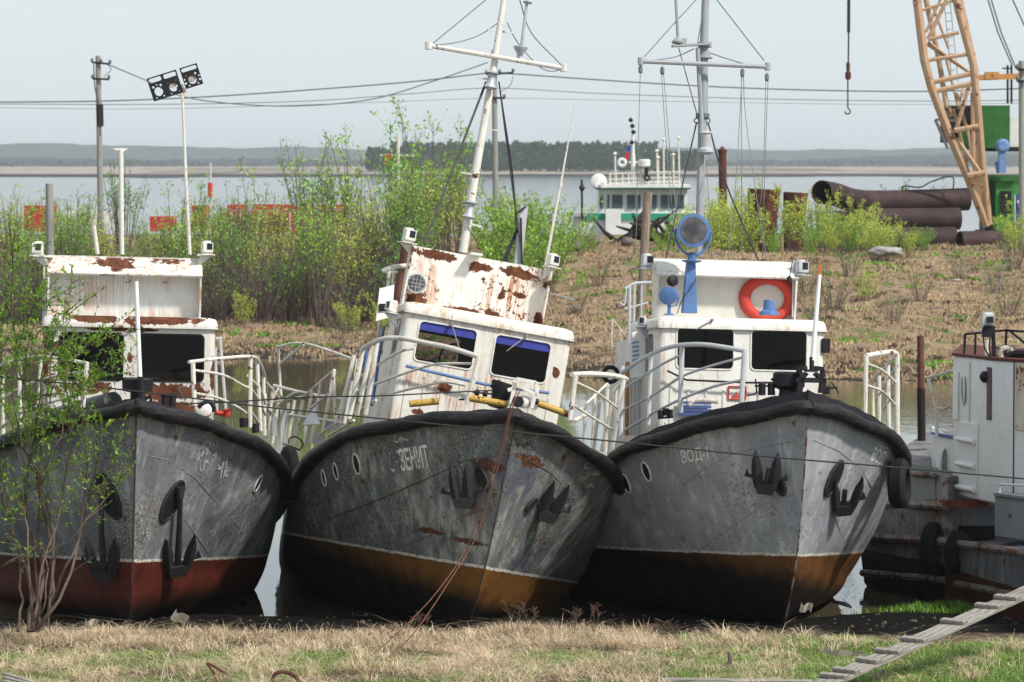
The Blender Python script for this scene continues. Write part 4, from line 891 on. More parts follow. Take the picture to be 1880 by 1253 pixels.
yk = MB(); yk.tube([c + Vector((.248 * math.cos(t), .02, .235 * math.sin(t) * 1.36)) for t in [math.radians(180 + k * 180 / 16) for k in range(17)]], .016, 8); 
for sg in (-1, 1): yk.cyl(c + Vector((sg * .25, .02, 0)), c + Vector((sg * .20, .02, .0)), .03, .03, 10)
yk.cyl(c + Vector((0, .03, -.42)), c + Vector((0, .03, -.30)), .04, .04, 10); yk.build('yoke', M['blue'], sl)
wires(B3, 'lamp_cable', [[(1278, 512, 4.25), (1268, 530, 4.25), (1253, 550, 4.3), (1243, 576, 4.35)]], .008, M['rope'])
c = B3.q(1229, 543, 4.2); mb = MB(); ax = Vector((-.5, -1, -.1)).normalized(); mb.lathe(c, ax, [(-.13, .03), (-.11, .09), (-.03, .115), (.06, .115), (.09, .12), (.10, .10)], 20); mb.cyl(c + Vector((0, 0, -.1)), c + Vector((0, 0, -.24)), .025, .025, 8); mb.lathe(c + Vector((0, 0, -.26)), (0, 0, 1), [(0, .08), (.02, .05)], 12)
mb.tube([c + Vector((.13, 0, -.02)), c + Vector((.1, 0, -.13)), c + Vector((0, 0, -.15))], .01, 6); o = mb.build('signal_lamp', M['blue'], B3.e)
c = B3.q(1234.5, 516, 4.2); mb = MB(); mb.lathe(c, Vector((.5, -1, .1)), [(-.07, .02), (-.05, .06), (.0, .078), (.04, .07), (.06, .02)], 16); mb.build('horn', M['black'], B3.e)
c = B3.q(1412, 576, 4.0); mb = MB(); mb.lathe(c, (0, 0, 1), [(-.02, .14), (.02, .13), (.05, .085), (.16, .075), (.18, .07)], 16); mb.build('roof_vent', M['blue'], B3.e)
# mast
mb = MB(); mb.tube(B3.ql([(1283, 472, 6.7), (1289, 250, 6.7), (1291, 205, 6.7), (1292, 90, 6.7), (1296, -20, 6.7), (1298, -140, 6.7)]), [.055, .06, .07, .06, .052, .04], 12); mb.tube(B3.ql([(1281, 88, 6.6), (1284, 150, 6.6), (1288, 215, 6.6), (1282, 470, 6.62)]), .032, 8)
mast = mb.build('mast', M['grey_metal'], B3.e)
mb = MB(); mb.tube(B3.ql([(1176, 113, 6.5), (1410, 123, 6.5)]), .032, 8); mb.cyl(*B3.ql([(1176, 106, 6.5), (1176, 120, 6.5)]), .04, .04, 8); mb.cyl(*B3.ql([(1409.5, 116, 6.5), (1409, 130, 6.5)]), .04, .04, 8); mb.build('crossarm', M['grey_metal'], mast)
mb = MB(); mb.bar(B3.q(1234, 85, 6.6), B3.q(1304, 81, 6.6), .12, .03); mb.tube(B3.ql([(1245, 78, 6.6), (1241, 0, 6.6), (1239, -90, 6.6)]), .022, 8); mb.lathe(B3.q(1245, 74, 6.6), (0, 0, 1), [(-.05, .08), (-.02, .09), (.02, .05), (.05, .02)], 12); mb.box(B3.q(1255, 77, 6.6), (.08, .08, .09))
mb.lathe(B3.q(1294, 82, 6.7), (0, 0, 1), [(-.04, .10), (.03, .10)], 10); mb.lathe(B3.q(1293, 101, 6.7), (0, 0, 1), [(-.05, .12), (-.03, .12), (-.02, .09), (.05, .09)], 10); mb.build('upper_bracket', M['grey_metal'], mast)
for (x, y) in ((1296, 258),):
    mb = MB(); mb.lathe(B3.q(x, y, 6.5), (0, 0, 1), [(-.20, .05), (-.17, .11), (-.13, .11), (-.1, .07), (.08, .07), (.10, .09), (.13, .05)], 12); mb.build('mast_light', bpy.data.materials['lamp_grey'], mast)
mb = MB(); mb.lathe(B3.q(1290, 213, 6.7), (0, 0, 1), [(-.03, .10), (.03, .10)], 10)
for x in (1279, 1299): mb.torus(B3.q(x, 222, 6.65), (0, 1, 0), .035, .01, 12, 5)
for x, y in ((1216, 130), (1363, 134), (1176, 128), (1408, 142)): mb.lathe(B3.q(x, y, 6.5), (0, 0, 1), [(-.06, .01), (-.04, .03), (.03, .03), (.06, .01)], 8)
mb.build('pulley_block', M['wire'], mast)
wires(B3, 'mast_stay', [[(1279, 225, 6.7), (1222, 475, 6.2)], [(1300, 226, 6.7), (1330, 330, 6.5), (1392, 478, 5.6)]], .013, M['rope'], mast)
wires(B3, 'halyard', [[(1176, 120, 6.5), (1172, 260, 6.2), (1169, 400, 6), (1165, 470, 6)], [(1214, 132, 6.5), (1226, 300, 6), (1243, 470, 5.6)], [(1218, 132, 6.5), (1232, 300, 6), (1245, 420, 5.6)],
    [(1362, 140, 6.5), (1352, 320, 6), (1337, 478, 5.6)], [(1361, 140, 6.5), (1362, 478, 6)], [(1365, 140, 6.5), (1368, 205, 6.5), (1384, 330, 6), (1408, 478, 5.6)], [(1406, 148, 6.5), (1401, 320, 6), (1392, 400, 6)], [(1410, 148, 6.5), (1404, 320, 6), (1400, 470, 6)], [(1297, 300, 6.6), (1308, 475, 6)]], .006, M['wire'], mast)
wires(B3, 'upper_stay', [[(1278, 0, 6.7), (1230, 52, 6.6), (1183, 105, 6.5)], [(1290, -30, 6.7), (1278, 0, 6.7)], [(1316, 0, 6.7), (1403, 112, 6.5)], [(1306, -20, 6.7), (1316, 0, 6.7)], [(1274, 90, 6.7), (1240, 105, 6.6), (1200, 111, 6.5)], [(1304, 98, 6.7), (1340, 110, 6.6), (1374, 120, 6.5)], [(1246, 88, 6.6), (1280, 212, 6.7)], [(1291, 20, 6.7), (1281, 78, 6.6)]], .009, M['wire'], mast)
# foredeck gear
mb = MB(); c = B3.q(1448, 716, .8); mb.lathe(c - Vector((0, 0, .12)), (0, 0, 1), [(0, .14), (.08, .12), (.12, .12), (.14, .17), (.16, .2), (.32, .2), (.34, .17)], 20); mb.cyl(*B3.ql([(1416, 697, .8), (1425, 697, .8)]), .02, .02, 8); mb.build('capstan', M['black'], B3.e, bevel=.005)
mb = MB()
for a, e, w_ in (((1466, 722, .55), (1469, 697, .55), .07), ((1508, 722, .55), (1511, 697, .55), .06), ((1460, 698, .55), (1515, 699, .55), .06), ((1470, 697, .55), (1466, 676, .55), .04), ((1508, 698, .55), (1511, 680, .55), .04), ((1466, 678, .55), (1480, 676, .55), .05), ((1496, 676, .55), (1511, 678, .55), .05), ((1480, 686, .55), (1470, 697, .55), .04), ((1496, 686, .55), (1508, 697, .55), .04)): mb.bar(B3.q(*a), B3.q(*e), .14, w_)
mb.cyl(B3.q(1490, 682, .5), B3.q(1490.5, 656, .5), .03, .03, 10); mb.bar(B3.q(1478, 681, .5), B3.q(1500, 681, .5), .1, .03); mb.build('windlass_frame', M['black'], B3.e)
mb = MB(); mb.tube(B3.ql([(1492, 662, .5), (1500, 560, .5), (1505, 505, .5)]), [.032, .028, .022], 10); js = mb.build('jack_staff', M['staffw'] if 'staffw' in M else plain('staff_white', (.8, .8, .78), .4, var=.06), B3.e)
mb = MB(); mb.prism(B3.ql([(1502, 507, .5), (1502, 492, .5), (1508, 474, .5), (1509, 508, .5)]), (0, .012, 0)); mb.build('torn_pennant', plain('pennant_orange', (.45, .14, .06), .8), js)
mb = MB()
for x, s_ in ((1399, .8), (1416, .8)): mb.cyl(B3.q(x, 726, s_), B3.q(x, 706, s_), .045, .045, 12); mb.lathe(B3.q(x, 706, s_), (0, 0, 1), [(0, .05), (.03, .03)], 10)
mb.tube(B3.ql([(1386, 709, .8), (1424, 709, .8)]), .013, 6); mb.build('mooring_bitt', M['black'], B3.e)
mb = MB(); mb.cyl(B3.q(1517, 724, .7), B3.q(1516, 710, .7), .05, .05, 12); mb.tube(B3.ql([(1520, 713, .7), (1537, 712, .7)]), .013, 6); mb.build('mooring_bitt', M['black'], B3.e)
wires(B3, 'bent_rod', [[(1387, 696, .8), (1389, 718, .8), (1386, 723, .8), (1372, 727, .8)], [(1526, 702, .7), (1535, 714, .7), (1540, 724, .7)]], .012, M['black'])
mb = MB()
mb.tube(B3.ql([(1208, 768, 2.0), (1236, 766, 2.0)]), .015, 6)
for x, y in ((1213, 768), (1222, 764), (1230, 766)): mb.cyl(B3.q(x, y, 2.0), B3.q(x, y - 14, 2.0), .04, .04, 10)
mb.build('mooring_bitt', M['black'], B3.e)
mb = MB(); mb.tube(B3.ql([(1225, 681, 3.4), (1260, 698, 3.38), (1370, 703, 3.38), (1420, 703, 3.38)]), .014, 6); mb.build('cabin_pipe', M['black'], B3.e)
# red pictogram frame and blue boards on the cabin front
mb = MB(); x0, z0 = B3.q(1339, 733, 3.44).x, B3.q(1339, 733, 3.44).z; x1, z1 = B3.q(1371, 710, 3.44).x, B3.q(1371, 710, 3.44).z
for a, e in (((x0, z0), (x1, z0)), ((x0, z1), (x1, z1)), ((x0, z0), (x0, z1)), ((x1, z0), (x1, z1))): mb.bar((a[0], 3.486, a[1]), (e[0], 3.486, e[1]), .012, .022, Vector((0, 1, 0)))
cx = (x0 + x1) / 2
for k, (dx, hh) in enumerate(((-.06, .05), (-.02, .09), (.02, .07), (.06, .11))): mb.prism([(cx + dx - .02, 3.484, z0 + .02), (cx + dx + .02, 3.484, z0 + .02), (cx + dx + .01, 3.484, z0 + .02 + hh)], (0, -.004, 0))
mb.build('red_pictogram', M['red'], B3.wh, smooth=0)
mb = MB()
for k in range(4): mb.box((-.64, 3.44, 2.79 - .048 * k), (.44, .02, .036))
mb.build('blue_slat_box', plain('blue_slats', (.06, .09, .24), .6), B3.e)
mb = MB(); mb.tube(smooth_line(B3.ql([(1265, 745, 2.8), (1275, 736, 2.8), (1300, 736, 2.8), (1318, 738, 2.8)])), .03, 8); mb.build('fire_hose', M['cord'], B3.e)
# mirror
mb = MB(); c = B3.q(1516, 635, 3.5); mb.box(c, (.11, .06, .19)); mb.bar(c + Vector((-.13, .03, .03)), c, .02, .02); mb.build('side_mirror', M['black'], B3.e, bevel=.02)
# railings
rails(B3, 'bow_railing', [
    [.030, [(1145, 683, 3.6), (1170, 665, 3.0), (1201, 648, 2.5), (1225, 639, 2.1), (1251, 634, 1.8), (1290, 633, 1.4), (1330, 638, 1.1), (1369, 645, .8)]],
    [(1145, 714, 3.6), (1194, 682, 2.6), (1225, 664, 2.1), (1251, 652, 1.8)], [(1145, 753, 3.6), (1190, 731, 2.7), (1220, 712, 2.2), (1255, 690, 1.8), (1310, 671, 1.3), (1365, 656, .8)],
    [(1190, 776, 2.6), (1194, 762, 2.6), (1212, 752, 2.3), (1251, 733, 1.8), (1310, 710, 1.3), (1364, 698, .8)], [(1147, 790, 3.6), (1190, 765, 2.9)],
    [.034, [(1367, 646, .8), (1361, 742, .8)]], [.034, [(1252, 636, 1.8), (1249, 758, 1.8)]], [.030, [(1195, 652, 2.6), (1190, 780, 2.6)]], [.034, [(1142, 672, 3.6), (1139, 805, 3.6)]]], .018, M['railing_grey'])
rails(B3, 'bow_railing', [
    [.034, [(1590, 654, 1.0), (1612, 650, 1.3), (1636, 647, 1.6), (1646, 650, 1.8)]], [.032, [(1590, 654, 1.0), (1588, 762, 1.0)]], [.036, [(1647, 650, 1.8), (1647, 800, 1.8)]],
    [(1592, 668, 1.0), (1620, 680, 1.4), (1645, 703, 1.8)], [(1592, 708, 1.0), (1620, 719, 1.4), (1645, 745, 1.8)], [.02, [(1644, 654, 2.0), (1624, 676, 2.6), (1604, 702, 3.4), (1604, 790, 3.4)]],
    [.026, [(1614, 690, 3), (1614, 795, 3)]], [.03, [(1630, 670, 2.4), (1632, 800, 2.4)]], [(1644, 675, 2.0), (1608, 735, 3.2)], [(1645, 720, 2.0), (1622, 752, 2.8)]], .015, M['railing'])
rails(B3, 'side_railing', [[.022, [(1148, 531, 6), (1165, 521, 6), (1196, 519, 6)]], [.024, [(1156, 525, 6), (1155, 630, 6)]], [.018, [(1165, 521, 6), (1163, 610, 6)]], [(1147, 568, 6), (1190, 556, 6)], [(1149, 604, 6), (1180, 598, 6)], [(1178, 523, 6), (1177, 590, 6)], [(1150, 532, 6), (1146, 560, 6), (1138, 556, 6)]], .014, M['railing_grey'])
rails(B3, 'davit_pole', [[(1124, 586, 5), (1123, 640, 5), (1127, 676, 5)], [(1124, 586, 5), (1150, 620, 5)], [(1138, 600, 5), (1140, 630, 5)]], .014, M['cord'])
mb = MB(); mb.torus(B3.q(1121, 688, 5), (0, 1, 0), .10, .03, 16, 6); mb.build('rubber_ring', M['black'], B3.e)
mb = MB(); mb.prism(B3.ql([(1157, 611, 4.4), (1185, 604, 4.4), (1185, 690, 4.4), (1157, 695, 4.4)]), (0, .02, 0)); nb = mb.build('notice_board', M['board'], B3.e)
mb = MB()
for k in range(5):
    y = 628 + k * 8; mb.prism(B3.ql([(1161, y, 4.39), (1172 + (k * 5) % 4, y - 2, 4.39), (1172, y + 2, 4.39), (1161, y + 4, 4.39)]), (0, .004, 0))
mb.build('notice_text', plain('notice_blue_ink', (.25, .32, .45), .7), nb)
mb = MB()
for k in range(7):
    x = 1150 + k * 7; mb.prism(B3.ql([(x, 690 - k * 9, 4.6), (x + 5, 688 - k * 9, 4.6), (x + 5, 800, 4.6), (x, 800, 4.6)]), (0, .03, 0))
mb.build('side_plating', M['railing_grey'], B3.e)
mb = MB(); mb.tube(B3.ql([(1152, 665, 4.4), (1151, 800, 4.4)]), .028, 8); mb.build('rusty_pipe', plain('rusty_pipe', (.35, .17, .06), .8, var=.4), B3.e)
mb = MB(); mb.box((-.9, 6.2, 2.85), (.06, 2.0, 1.7)); mb.box((0, 6.4, 2.7), (1.9, 2.4, 1.4)); mb.build('deckhouse', M['w3'], B3.e)
# hull fittings
anchor(B3, 1410, 888, 3, 1.0, hawse=(22, 2, -20, .13), open_=.6); anchor(B3, 1543, 922, 6, 1.0, hawse=(-14, -44, 22, .24), open_=1.2)
seam(B3, [(1462, 810), (1400, 820), (1350, 832), (1290, 862), (1240, 902), (1178, 948)]); seam(B3, [(1458, 905), (1400, 928), (1340, 970), (1282, 1012)]); seam(B3, [(1492, 808), (1540, 828), (1580, 860), (1600, 895)], .006); seam(B3, [(1532, 945), (1545, 985), (1546, 1020)], .006)
for x, y in ((1187, 866), (1150, 888)): porthole(B3, x, y, .13)
lettering(B3, 'ВМ 83366', (1248, 815), (1287, 804), (1243, 800), M['let_s']); lettering(B3, 'ВОД-1', (1254, 856), (1303, 846), (1249, 828), M['let_w'])
lettering(B3, '83366', (1612, 820), (1634, 828), (1622, 800), M['let_s']); lettering(B3, 'ВОД', (1596, 850), (1618, 860), (1606, 820), M['let_w'])
mb = MB(); mb.lathe((1.62, 3.2, -.05), (0, 1, 0), [(0, .01), (.3, .14), (1.2, .24), (2.6, .24), (3.4, .1)], 14); mb.build('side_bulge', M['black'], B3.hull)
# dark scrub holes etc. are in the paint; lifebuoy hangs on the screen: a thing of its own
lb = MB(); c = B3.w(B3.q(1409, 549, 4.86)); ax = B3.R @ Vector((0, 1, 0)); lb.torus(Vector((0, 0, 0)), ax, .285, .075, 36, 12, sy=1.0, updir=(0, 0, 1))
o = lb.build('lifebuoy', plain('lifebuoy_red', (.50, .055, .04), .55, var=.2, scale=5)); o.location = c; o.scale = (1.12, 1, .92)
tag(o, 'faded red lifebuoy hung on the white screen of the clean launch', 'lifebuoy')
# ================================================================ RIGHT EDGE: old pusher barge, square ended
b4 = thing('push_barge', 'rust-streaked grey barge with tall white deckhouse at the right edge', 'boat', (6.2, 51, -.1))
def W4(px, py, Y): return P3(px, py, Y) - Vector(b4.location)
M['barge'] = hull_mat('barge_grey_rusty', (0.06, 0.065, 0.075), (0.26, 0.27, 0.29), (0.010, 0.008, 0.008), (0.008, 0.006, 0.006), .2, .48, fleck=.62, peel=.5, off=15., rustlevel=.56, line=.0, dark=(.05, .022, .016))
M['barge_side'] = hull_mat('barge_side_grey', (0.10, 0.11, 0.13), (0.22, 0.24, 0.26), (0.085, 0.025, 0.018), (0.05, 0.016, 0.012), -.2, .47, fleck=.66, peel=.4, off=18., rustlevel=.60, line=.0)
A0 = W4(1590, 925, 53.2); A1 = W4(1737, 925, 51.0)
def col4(px, Y, zs): 
    p = W4(px, 900, Y); return [(p.x, p.y, z) for z in zs]
# stern block: vertical walls, chined bottom
zt = W4(1650, 868, 52).z; 
def ring(z, inset): 
    a = W4(1590, 900, 53.4); c = W4(1740, 900, 51.2); return [(a.x + inset, a.y + inset * .6, z), (c.x, c.y + inset * .3, z), (c.x + 4, c.y + 5, z), (a.x + inset + 1.5, a.y + 7, z)]
mb = MB(); levels = [(zt, .16), (1.25, .02), (1.2, -.02), (.45, -.05), (.38, -.07), (.0, -.02), (-.35, .25), (-.75, .75)]
vs = []
for z, i in levels: vs += ring(z, i)
fs = [(4 * k + q, 4 * k + (q + 1) % 4, 4 * k + 4 + (q + 1) % 4, 4 * k + 4 + q) for k in range(len(levels) - 1) for q in range(4)] + [(0, 1, 2, 3)]
mb.add(vs, fs); mb.build('stern_hull', M['barge'], b4)
def strake(name, pts, r=.05, mat=None):
    mb = MB(); mb.tube([W4(*p) for p in pts], r, 8); return mb.build(name, mat or M['strake'], b4)
M['strake'] = rusty('strake_worn', (.20, .195, .19), .8, .56, .56, .6, scale=5, smul=.5)
strake('rub_strake', [(1592, 986, 53.2), (1660, 990, 52.3), (1738, 994, 51.0)], .055); strake('rub_strake', [(1583, 1052, 53.2), (1660, 1058, 52.3), (1738, 1066, 51.0)], .05); strake('rub_strake', [(1607, 926, 53.1), (1660, 926, 52.4), (1737, 930, 51.1)], .06)
# main hull running out to the right, towards the camera
c0 = W4(1735, 1000, 51.0); c1 = W4(1990, 1040, 46.5); vs = []
for (dz, off) in ((0, .0), (-.35, 0), (-.9, -.0), (-1.35, .12), (-2.2, .5)):
    for c in (c0, c1): vs.append((c.x + 0, c.y + off, W4(1735, 1002, 51).z + dz if c is c0 else W4(1990, 1012, 46.5).z + dz))
mb = MB(); mb.add(vs, [(2 * k, 2 * k + 1, 2 * k + 3, 2 * k + 2) for k in range(4)]); mb.add([vs[0], vs[1], (vs[1][0] + 3, vs[1][1] + 6, vs[1][2]), (vs[0][0] + 3, vs[0][1] + 6, vs[0][2])], [(0, 1, 2, 3)]); mb.build('main_hull', M['barge_side'], b4)
strake('rub_strake', [(1730, 996, 50.9), (1800, 1004, 49.8), (1880, 1016, 48.4), (1990, 1030, 46.4)], .055); strake('rub_strake', [(1755, 1072, 50.5), (1850, 1090, 48.9), (1990, 1115, 46.3)], .05)
# bulwark panel, coaming, hatch
def plate4(name, pts, mat, th=.04, **k):
    mb = MB(); mb.prism([W4(*p) for p in pts], (0, th, 0)); return mb.build(name, mat, b4, **k)
M['grey_plate'] = rusty('grey_plate_worn', (.24, .26, .28), .5, .64, .70, .66, scale=3, off=3)
plate4('bulwark_panel', [(1671, 852, 52.2), (1716, 856, 51.6), (1717, 923, 51.6), (1671, 922, 52.2)], M['grey_plate'])
strake('bulwark_rail', [(1671, 870, 52.1), (1716, 873, 51.55)], .035)
strake('bulwark_rail', [(1664, 826, 52.2), (1703, 824, 51.8), (1713, 842, 51.6), (1717, 860, 51.5)], .02, M['railing_grey']); strake('bulwark_rail', [(1664, 826, 52.2), (1672, 852, 52.2)], .016, M['railing_grey'])
plate4('coaming', [(1730, 928, 51.6), (1826, 930, 51.2), (1826, 966, 51.2), (1730, 966, 51.6)], M['grey_plate'])
plate4('coaming_recess', [(1738, 966, 51.5), (1826, 966, 51.1), (1826, 1000, 51.1), (1738, 998, 51.5)], M['black'])
mb = MB(); mb.bar(W4(1728, 925, 51.3), W4(1816, 925, 51.0), .12, .09); mb.build('hatch_sill', plain('red_oxide', (.15, .04, .03), .7, var=.4), b4)
# grey box on deck
mb = MB(); a = W4(1826, 985, 49.6); e = W4(1990, 990, 48); zt_ = W4(1826, 910, 49.6).z; mb.prism([(a.x, a.y, a.z), (e.x, e.y, a.z), (e.x + .3, e.y + .9, a.z), (a.x + .3, a.y + .9, a.z)], (0, 0, zt_ - a.z)); mb.bar((a.x - .0, a.y - .02, zt_ + .02), (e.x, e.y - .02, zt_ + .02), .05, .05); mb.build('deck_box', M['grey_plate'], b4, bevel=.01)
strake('box_rail', [(1835, 905, 49.7), (1835, 890, 49.7), (1900, 892, 49.2)], .015, M['railing_grey'])
# white deckhouse: left face and right face meet at x=1822
M['w4'] = rusty('barge_white', (.74, .75, .76), .25, .70, .74, .70, scale=3, off=12, smul=.35)
cA = W4(1750, 800, 51.6); cB = W4(1822, 800, 50.3); cC = W4(1960, 800, 49.2); zb_ = W4(1822, 925, 50.3).z; zt_ = W4(1822, 662, 50.3).z
mb = MB(); mb.prism([(cA.x, cA.y, zb_), (cB.x, cB.y, zb_), (cC.x, cC.y, zb_), (cC.x + .3, cC.y + 3, zb_), (cA.x + .4, cA.y + 2.5, zb_)], (0, 0, zt_ - zb_)); dh = mb.build('deckhouse', M['w4'], b4, bevel=.03)
def on4(a, b_, f, z, off=.02):
    p = Vector(a) * (1 - f) + Vector(b_) * f; d = (Vector(b_) - Vector(a)); n = Vector((d.y, -d.x, 0)).normalized(); p = p + n * off; return Vector((p.x, p.y, z))
def z4(py, Y=50.8): return P3(1780, py, Y).z - b4.location.z
lf = lambda px: (px - 1750) / 72.
# raised seams, door, rungs, porthole
def panel4(name, pxs, pys, mat, off=.015, th=.02, face='L', bev=.01):
    A_, B_ = (cA, cB) if face == 'L' else (cB, cC); f = lf if face == 'L' else (lambda px: (px - 1822) / 138.)
    Yv = 51 if face == 'L' else 50; zs = [P3(1800, y, Yv).z - b4.location.z for y in pys]
    pts = [on4(A_, B_, f(pxs[0]), zs[0], off), on4(A_, B_, f(pxs[1]), zs[0], off), on4(A_, B_, f(pxs[1]), zs[1], off), on4(A_, B_, f(pxs[0]), zs[1], off)]
    d = (Vector(B_) - Vector(A_)); n = Vector((d.y, -d.x, 0)).normalized(); mb = MB(); mb.prism(pts, n * th); return mb.build(name, mat, dh, bevel=bev)
panel4('door', (1764, 1797), (776, 905), M['w4'], .0, .025); panel4('maroon_strip', (1813, 1821), (670, 766), M['maroon'], 0, .02)
for y in (811, 857, 900):
    mb = MB(); mb.tube([on4(cA, cB, lf(1763), z4(y), .05), on4(cA, cB, lf(1795), z4(y), .05)], .035, 10); mb.build('ladder_rung', M['w4'], dh)
panel4('seam_strip', (1780, 1781.5), (665, 775), M['railing'], 0, .02); panel4('seam_strip', (1861, 1863), (665, 905), M['maroon'], 0, .012, 'R'); panel4('window_cover', (1866, 1960), (668, 790), rusty('cover_rust', (.6, .58, .5), .3, .6, .6, .5, scale=2, off=5), 0, .02, 'R'); panel4('raised_panel', (1752, 1761), (690, 775), M['w4'], 0, .03)
mb = MB(); p = on4(cA, cB, lf(1771), z4(720), .03); d = (Vector(cB) - Vector(cA)); n = Vector((d.y, -d.x, 0)).normalized(); t_ = d.normalized()
mb.tube([p + t_ * .06 * math.cos(k * PI / 10) + Vector((0, 0, .19 * math.sin(k * PI / 10))) for k in range(20)], .012, 6, closed=True); mb.build('porthole', M['w4'], dh)
mb = MB(); mb.add([p + t_ * .06 * math.cos(k * PI / 10) + Vector((0, 0, .19 * math.sin(k * PI / 10))) for k in range(20)], [tuple(range(20))]); mb.build('porthole_glass', plain('porthole_dull', (.28, .27, .27), .4), dh, smooth=0)
mb = MB(); mb.lathe(on4(cA, cB, lf(1811), z4(690), .0), n, [(0, .07), (.03, .08), (.06, .07), (.09, .03)], 14); mb.build('round_vent', M['black'], dh)
# rusty roof edge, top railing, lamp
mb = MB(); mb.prism([(cA.x - .03, cA.y - .02, zt_), (cB.x, cB.y - .03, zt_), (cC.x, cC.y - .03, zt_), (cC.x + .3, cC.y + 3, zt_), (cA.x + .4, cA.y + 2.5, zt_)], (0, 0, .035)); mb.build('roof', M['rust'], dh)
mb = MB()
for ln in ([(1769, 664, 51.4), (1772, 614, 51.4)], [(1790, 662, 51.2), (1791, 612, 51.2)], [(1772, 614, 51.4), (1802, 611, 51.2)]): mb.tube([W4(*p) for p in ln], .016, 6)
mb.build('roof_railing', M['black'], dh); mb = MB()
for ln in ([(1828, 608, 50.8), (1848, 607, 50.6), (1900, 610, 50.2)], [(1845, 660, 50.6), (1848, 604, 50.6)], [(1852, 606, 50.6), (1905, 650, 50.2)]): mb.tube([W4(*p) for p in ln], .016, 6)
mb.build('roof_railing', M['black'], dh)
mb = MB(); c = W4(1813, 588, 50.6); mb.lathe(c, (0, 0, 1), [(-.07, .07), (-.05, .085), (.08, .08), (.10, .06)], 12); mb.box(c + Vector((0, -.06, .01)), (.15, .1, .12)); nl = mb.build('navigation_light', bpy.data.materials['lamp_grey'], dh)
mb = MB(); mb.box(c + Vector((.02, -.12, .01)), (.09, .02, .08)); mb.build('light_lens', M['lens'], nl)
mb = MB(); mb.box(W4(1814, 609, 50.6), (.16, .1, .15)); mb.bar(W4(1823, 600, 50.6), W4(1825, 662, 50.6), .05, .05); mb.build('lamp_bracket', M['black'], dh)
mb = MB()
for pts in ([(1805, 618, 50.5), (1808, 640, 50.5), (1818, 656, 50.5)], [(1818, 618, 50.5), (1816, 640, 50.5), (1822, 660, 50.5)], [(1825, 635, 50.5), (1834, 642, 50.5), (1832, 660, 50.5)]): mb.tube(smooth_line([W4(*p) for p in pts]), .012, 5)
mb.build('cable', M['rope'], dh)
mb = MB(); c = W4(1847, 650, 50.5); mb.torus(c, (0, 1, .2), .08, .035, 14, 6); mb.build('rag_coil', M['cord'], dh); mb = MB(); mb.tube([W4(1852, 655, 50.4), W4(1868, 650, 50.3), W4(1900, 652, 50.2)], .06, 8); mb.build('black_bundle', M['black'], dh)
mb = MB(); mb.tube([W4(1811, 662, 51), W4(1812, 625, 51)], .03, 8); mb.build('vent_stub', M['railing'], dh)
# low house further aft with blue roof edge
mb = MB(); a = W4(1712, 860, 53.0); e = W4(1752, 860, 52.2); za = W4(1730, 925, 52.6).z; zb2 = W4(1730, 802, 52.6).z; mb.prism([(a.x, a.y, za), (e.x, e.y, za), (e.x, e.y + 2, za), (a.x + .2, a.y + 2, za)], (0, 0, zb2 - za)); lo = mb.build('low_house', M['w4'], b4, bevel=.02)
mb = MB(); mb.bar((a.x, a.y - .03, zb2 + .02), (e.x, e.y - .03, zb2 + .02), .06, .03); mb.build('blue_edge', plain('blue_edge', (.08, .10, .35), .6), lo)
mb = MB(); c = W4(1734, 852, 52.5); mb.tube([c + Vector((.06 * math.cos(k * PI / 10), -.05, .22 * math.sin(k * PI / 10))) for k in range(20)], .018, 6, closed=True); mb.build('porthole', M['w4'], lo)
mb = MB(); mb.add([c + Vector((.06 * math.cos(k * PI / 10), -.04, .22 * math.sin(k * PI / 10))) for k in range(20)], [tuple(range(20))]); mb.build('porthole_glass', bpy.data.materials['porthole_dull'], lo, smooth=0)
# bent stanchion with rope
strake('bent_stanchion', [(1703, 692, 52.6), (1720, 750, 52.6), (1720, 802, 52.6)], .025, M['railing']); strake('slack_rope', [(1703, 693, 52.6), (1730, 687, 52.4), (1745, 681, 51.9), (1762, 686, 51.4)], .02, M['cord']); strake('slack_rope', [(1719, 748, 52.6), (1732, 752, 52.4), (1745, 744, 51.9)], .02, M['cord'])
# tyres: things of their own
def tyre(px, py, Y, R_, wid, ax, label, sy=1.0, loc_z=None):
    c = P3(px, py, Y); ax = Vector(ax).normalized(); mb = MB(); prof = []
    ri = R_ * .56
    for (h, r) in ((-.5, ri * 1.05), (-.5, R_ * .86), (-.42, R_ * .95), (-.3, R_), (.3, R_), (.42, R_ * .95), (.5, R_ * .86), (.5, ri * 1.05), (.4, ri), (-.4, ri)): prof.append((h * wid, r))
    N = ax.orthogonal().normalized(); Bn = ax.cross(N); seg = 36; vs = []; fs = []
    for (h, r) in prof:
        for k in range(seg): a = 2 * PI * k / seg; vs.append(ax * h + (N * math.cos(a) + Bn * math.sin(a)) * r)
    n = len(prof)
    for i in range(n):
        for k in range(seg): fs.append((i * seg + k, i * seg + (k + 1) % seg, ((i + 1) % n) * seg + (k + 1) % seg, ((i + 1) % n) * seg + k))
    mb.add(vs, fs)
    for g in range(-2, 3):          # tread ribs
        mb.torus(ax * (g * wid * .13), ax, R_ * 1.0, .012, seg, 4)
    o = mb.build('fender_tyre', M['tyre'], smooth=30, label=label); o['category'] = 'tyre'; o.location = c; return o
tyre(1651, 888, 48.8, .31, .22, (1, -.28, .03), 'large treaded tyre hanging from the right bumper of the clean launch')
tyre(1714, 1005, 51.4, .33, .2, (1, -.5, 0), 'dark tyre hanging on the streaked stern corner of the barge')
tyre(1758, 1015, 50.6, .28, .18, (.9, -.5, 0), 'smaller black tyre against the barge side, right of the stern corner tyre')
tyre(531, 870, 51.0, .36, .16, (1, .3, 0), 'black fender tyre squeezed between the left and the listing launch')
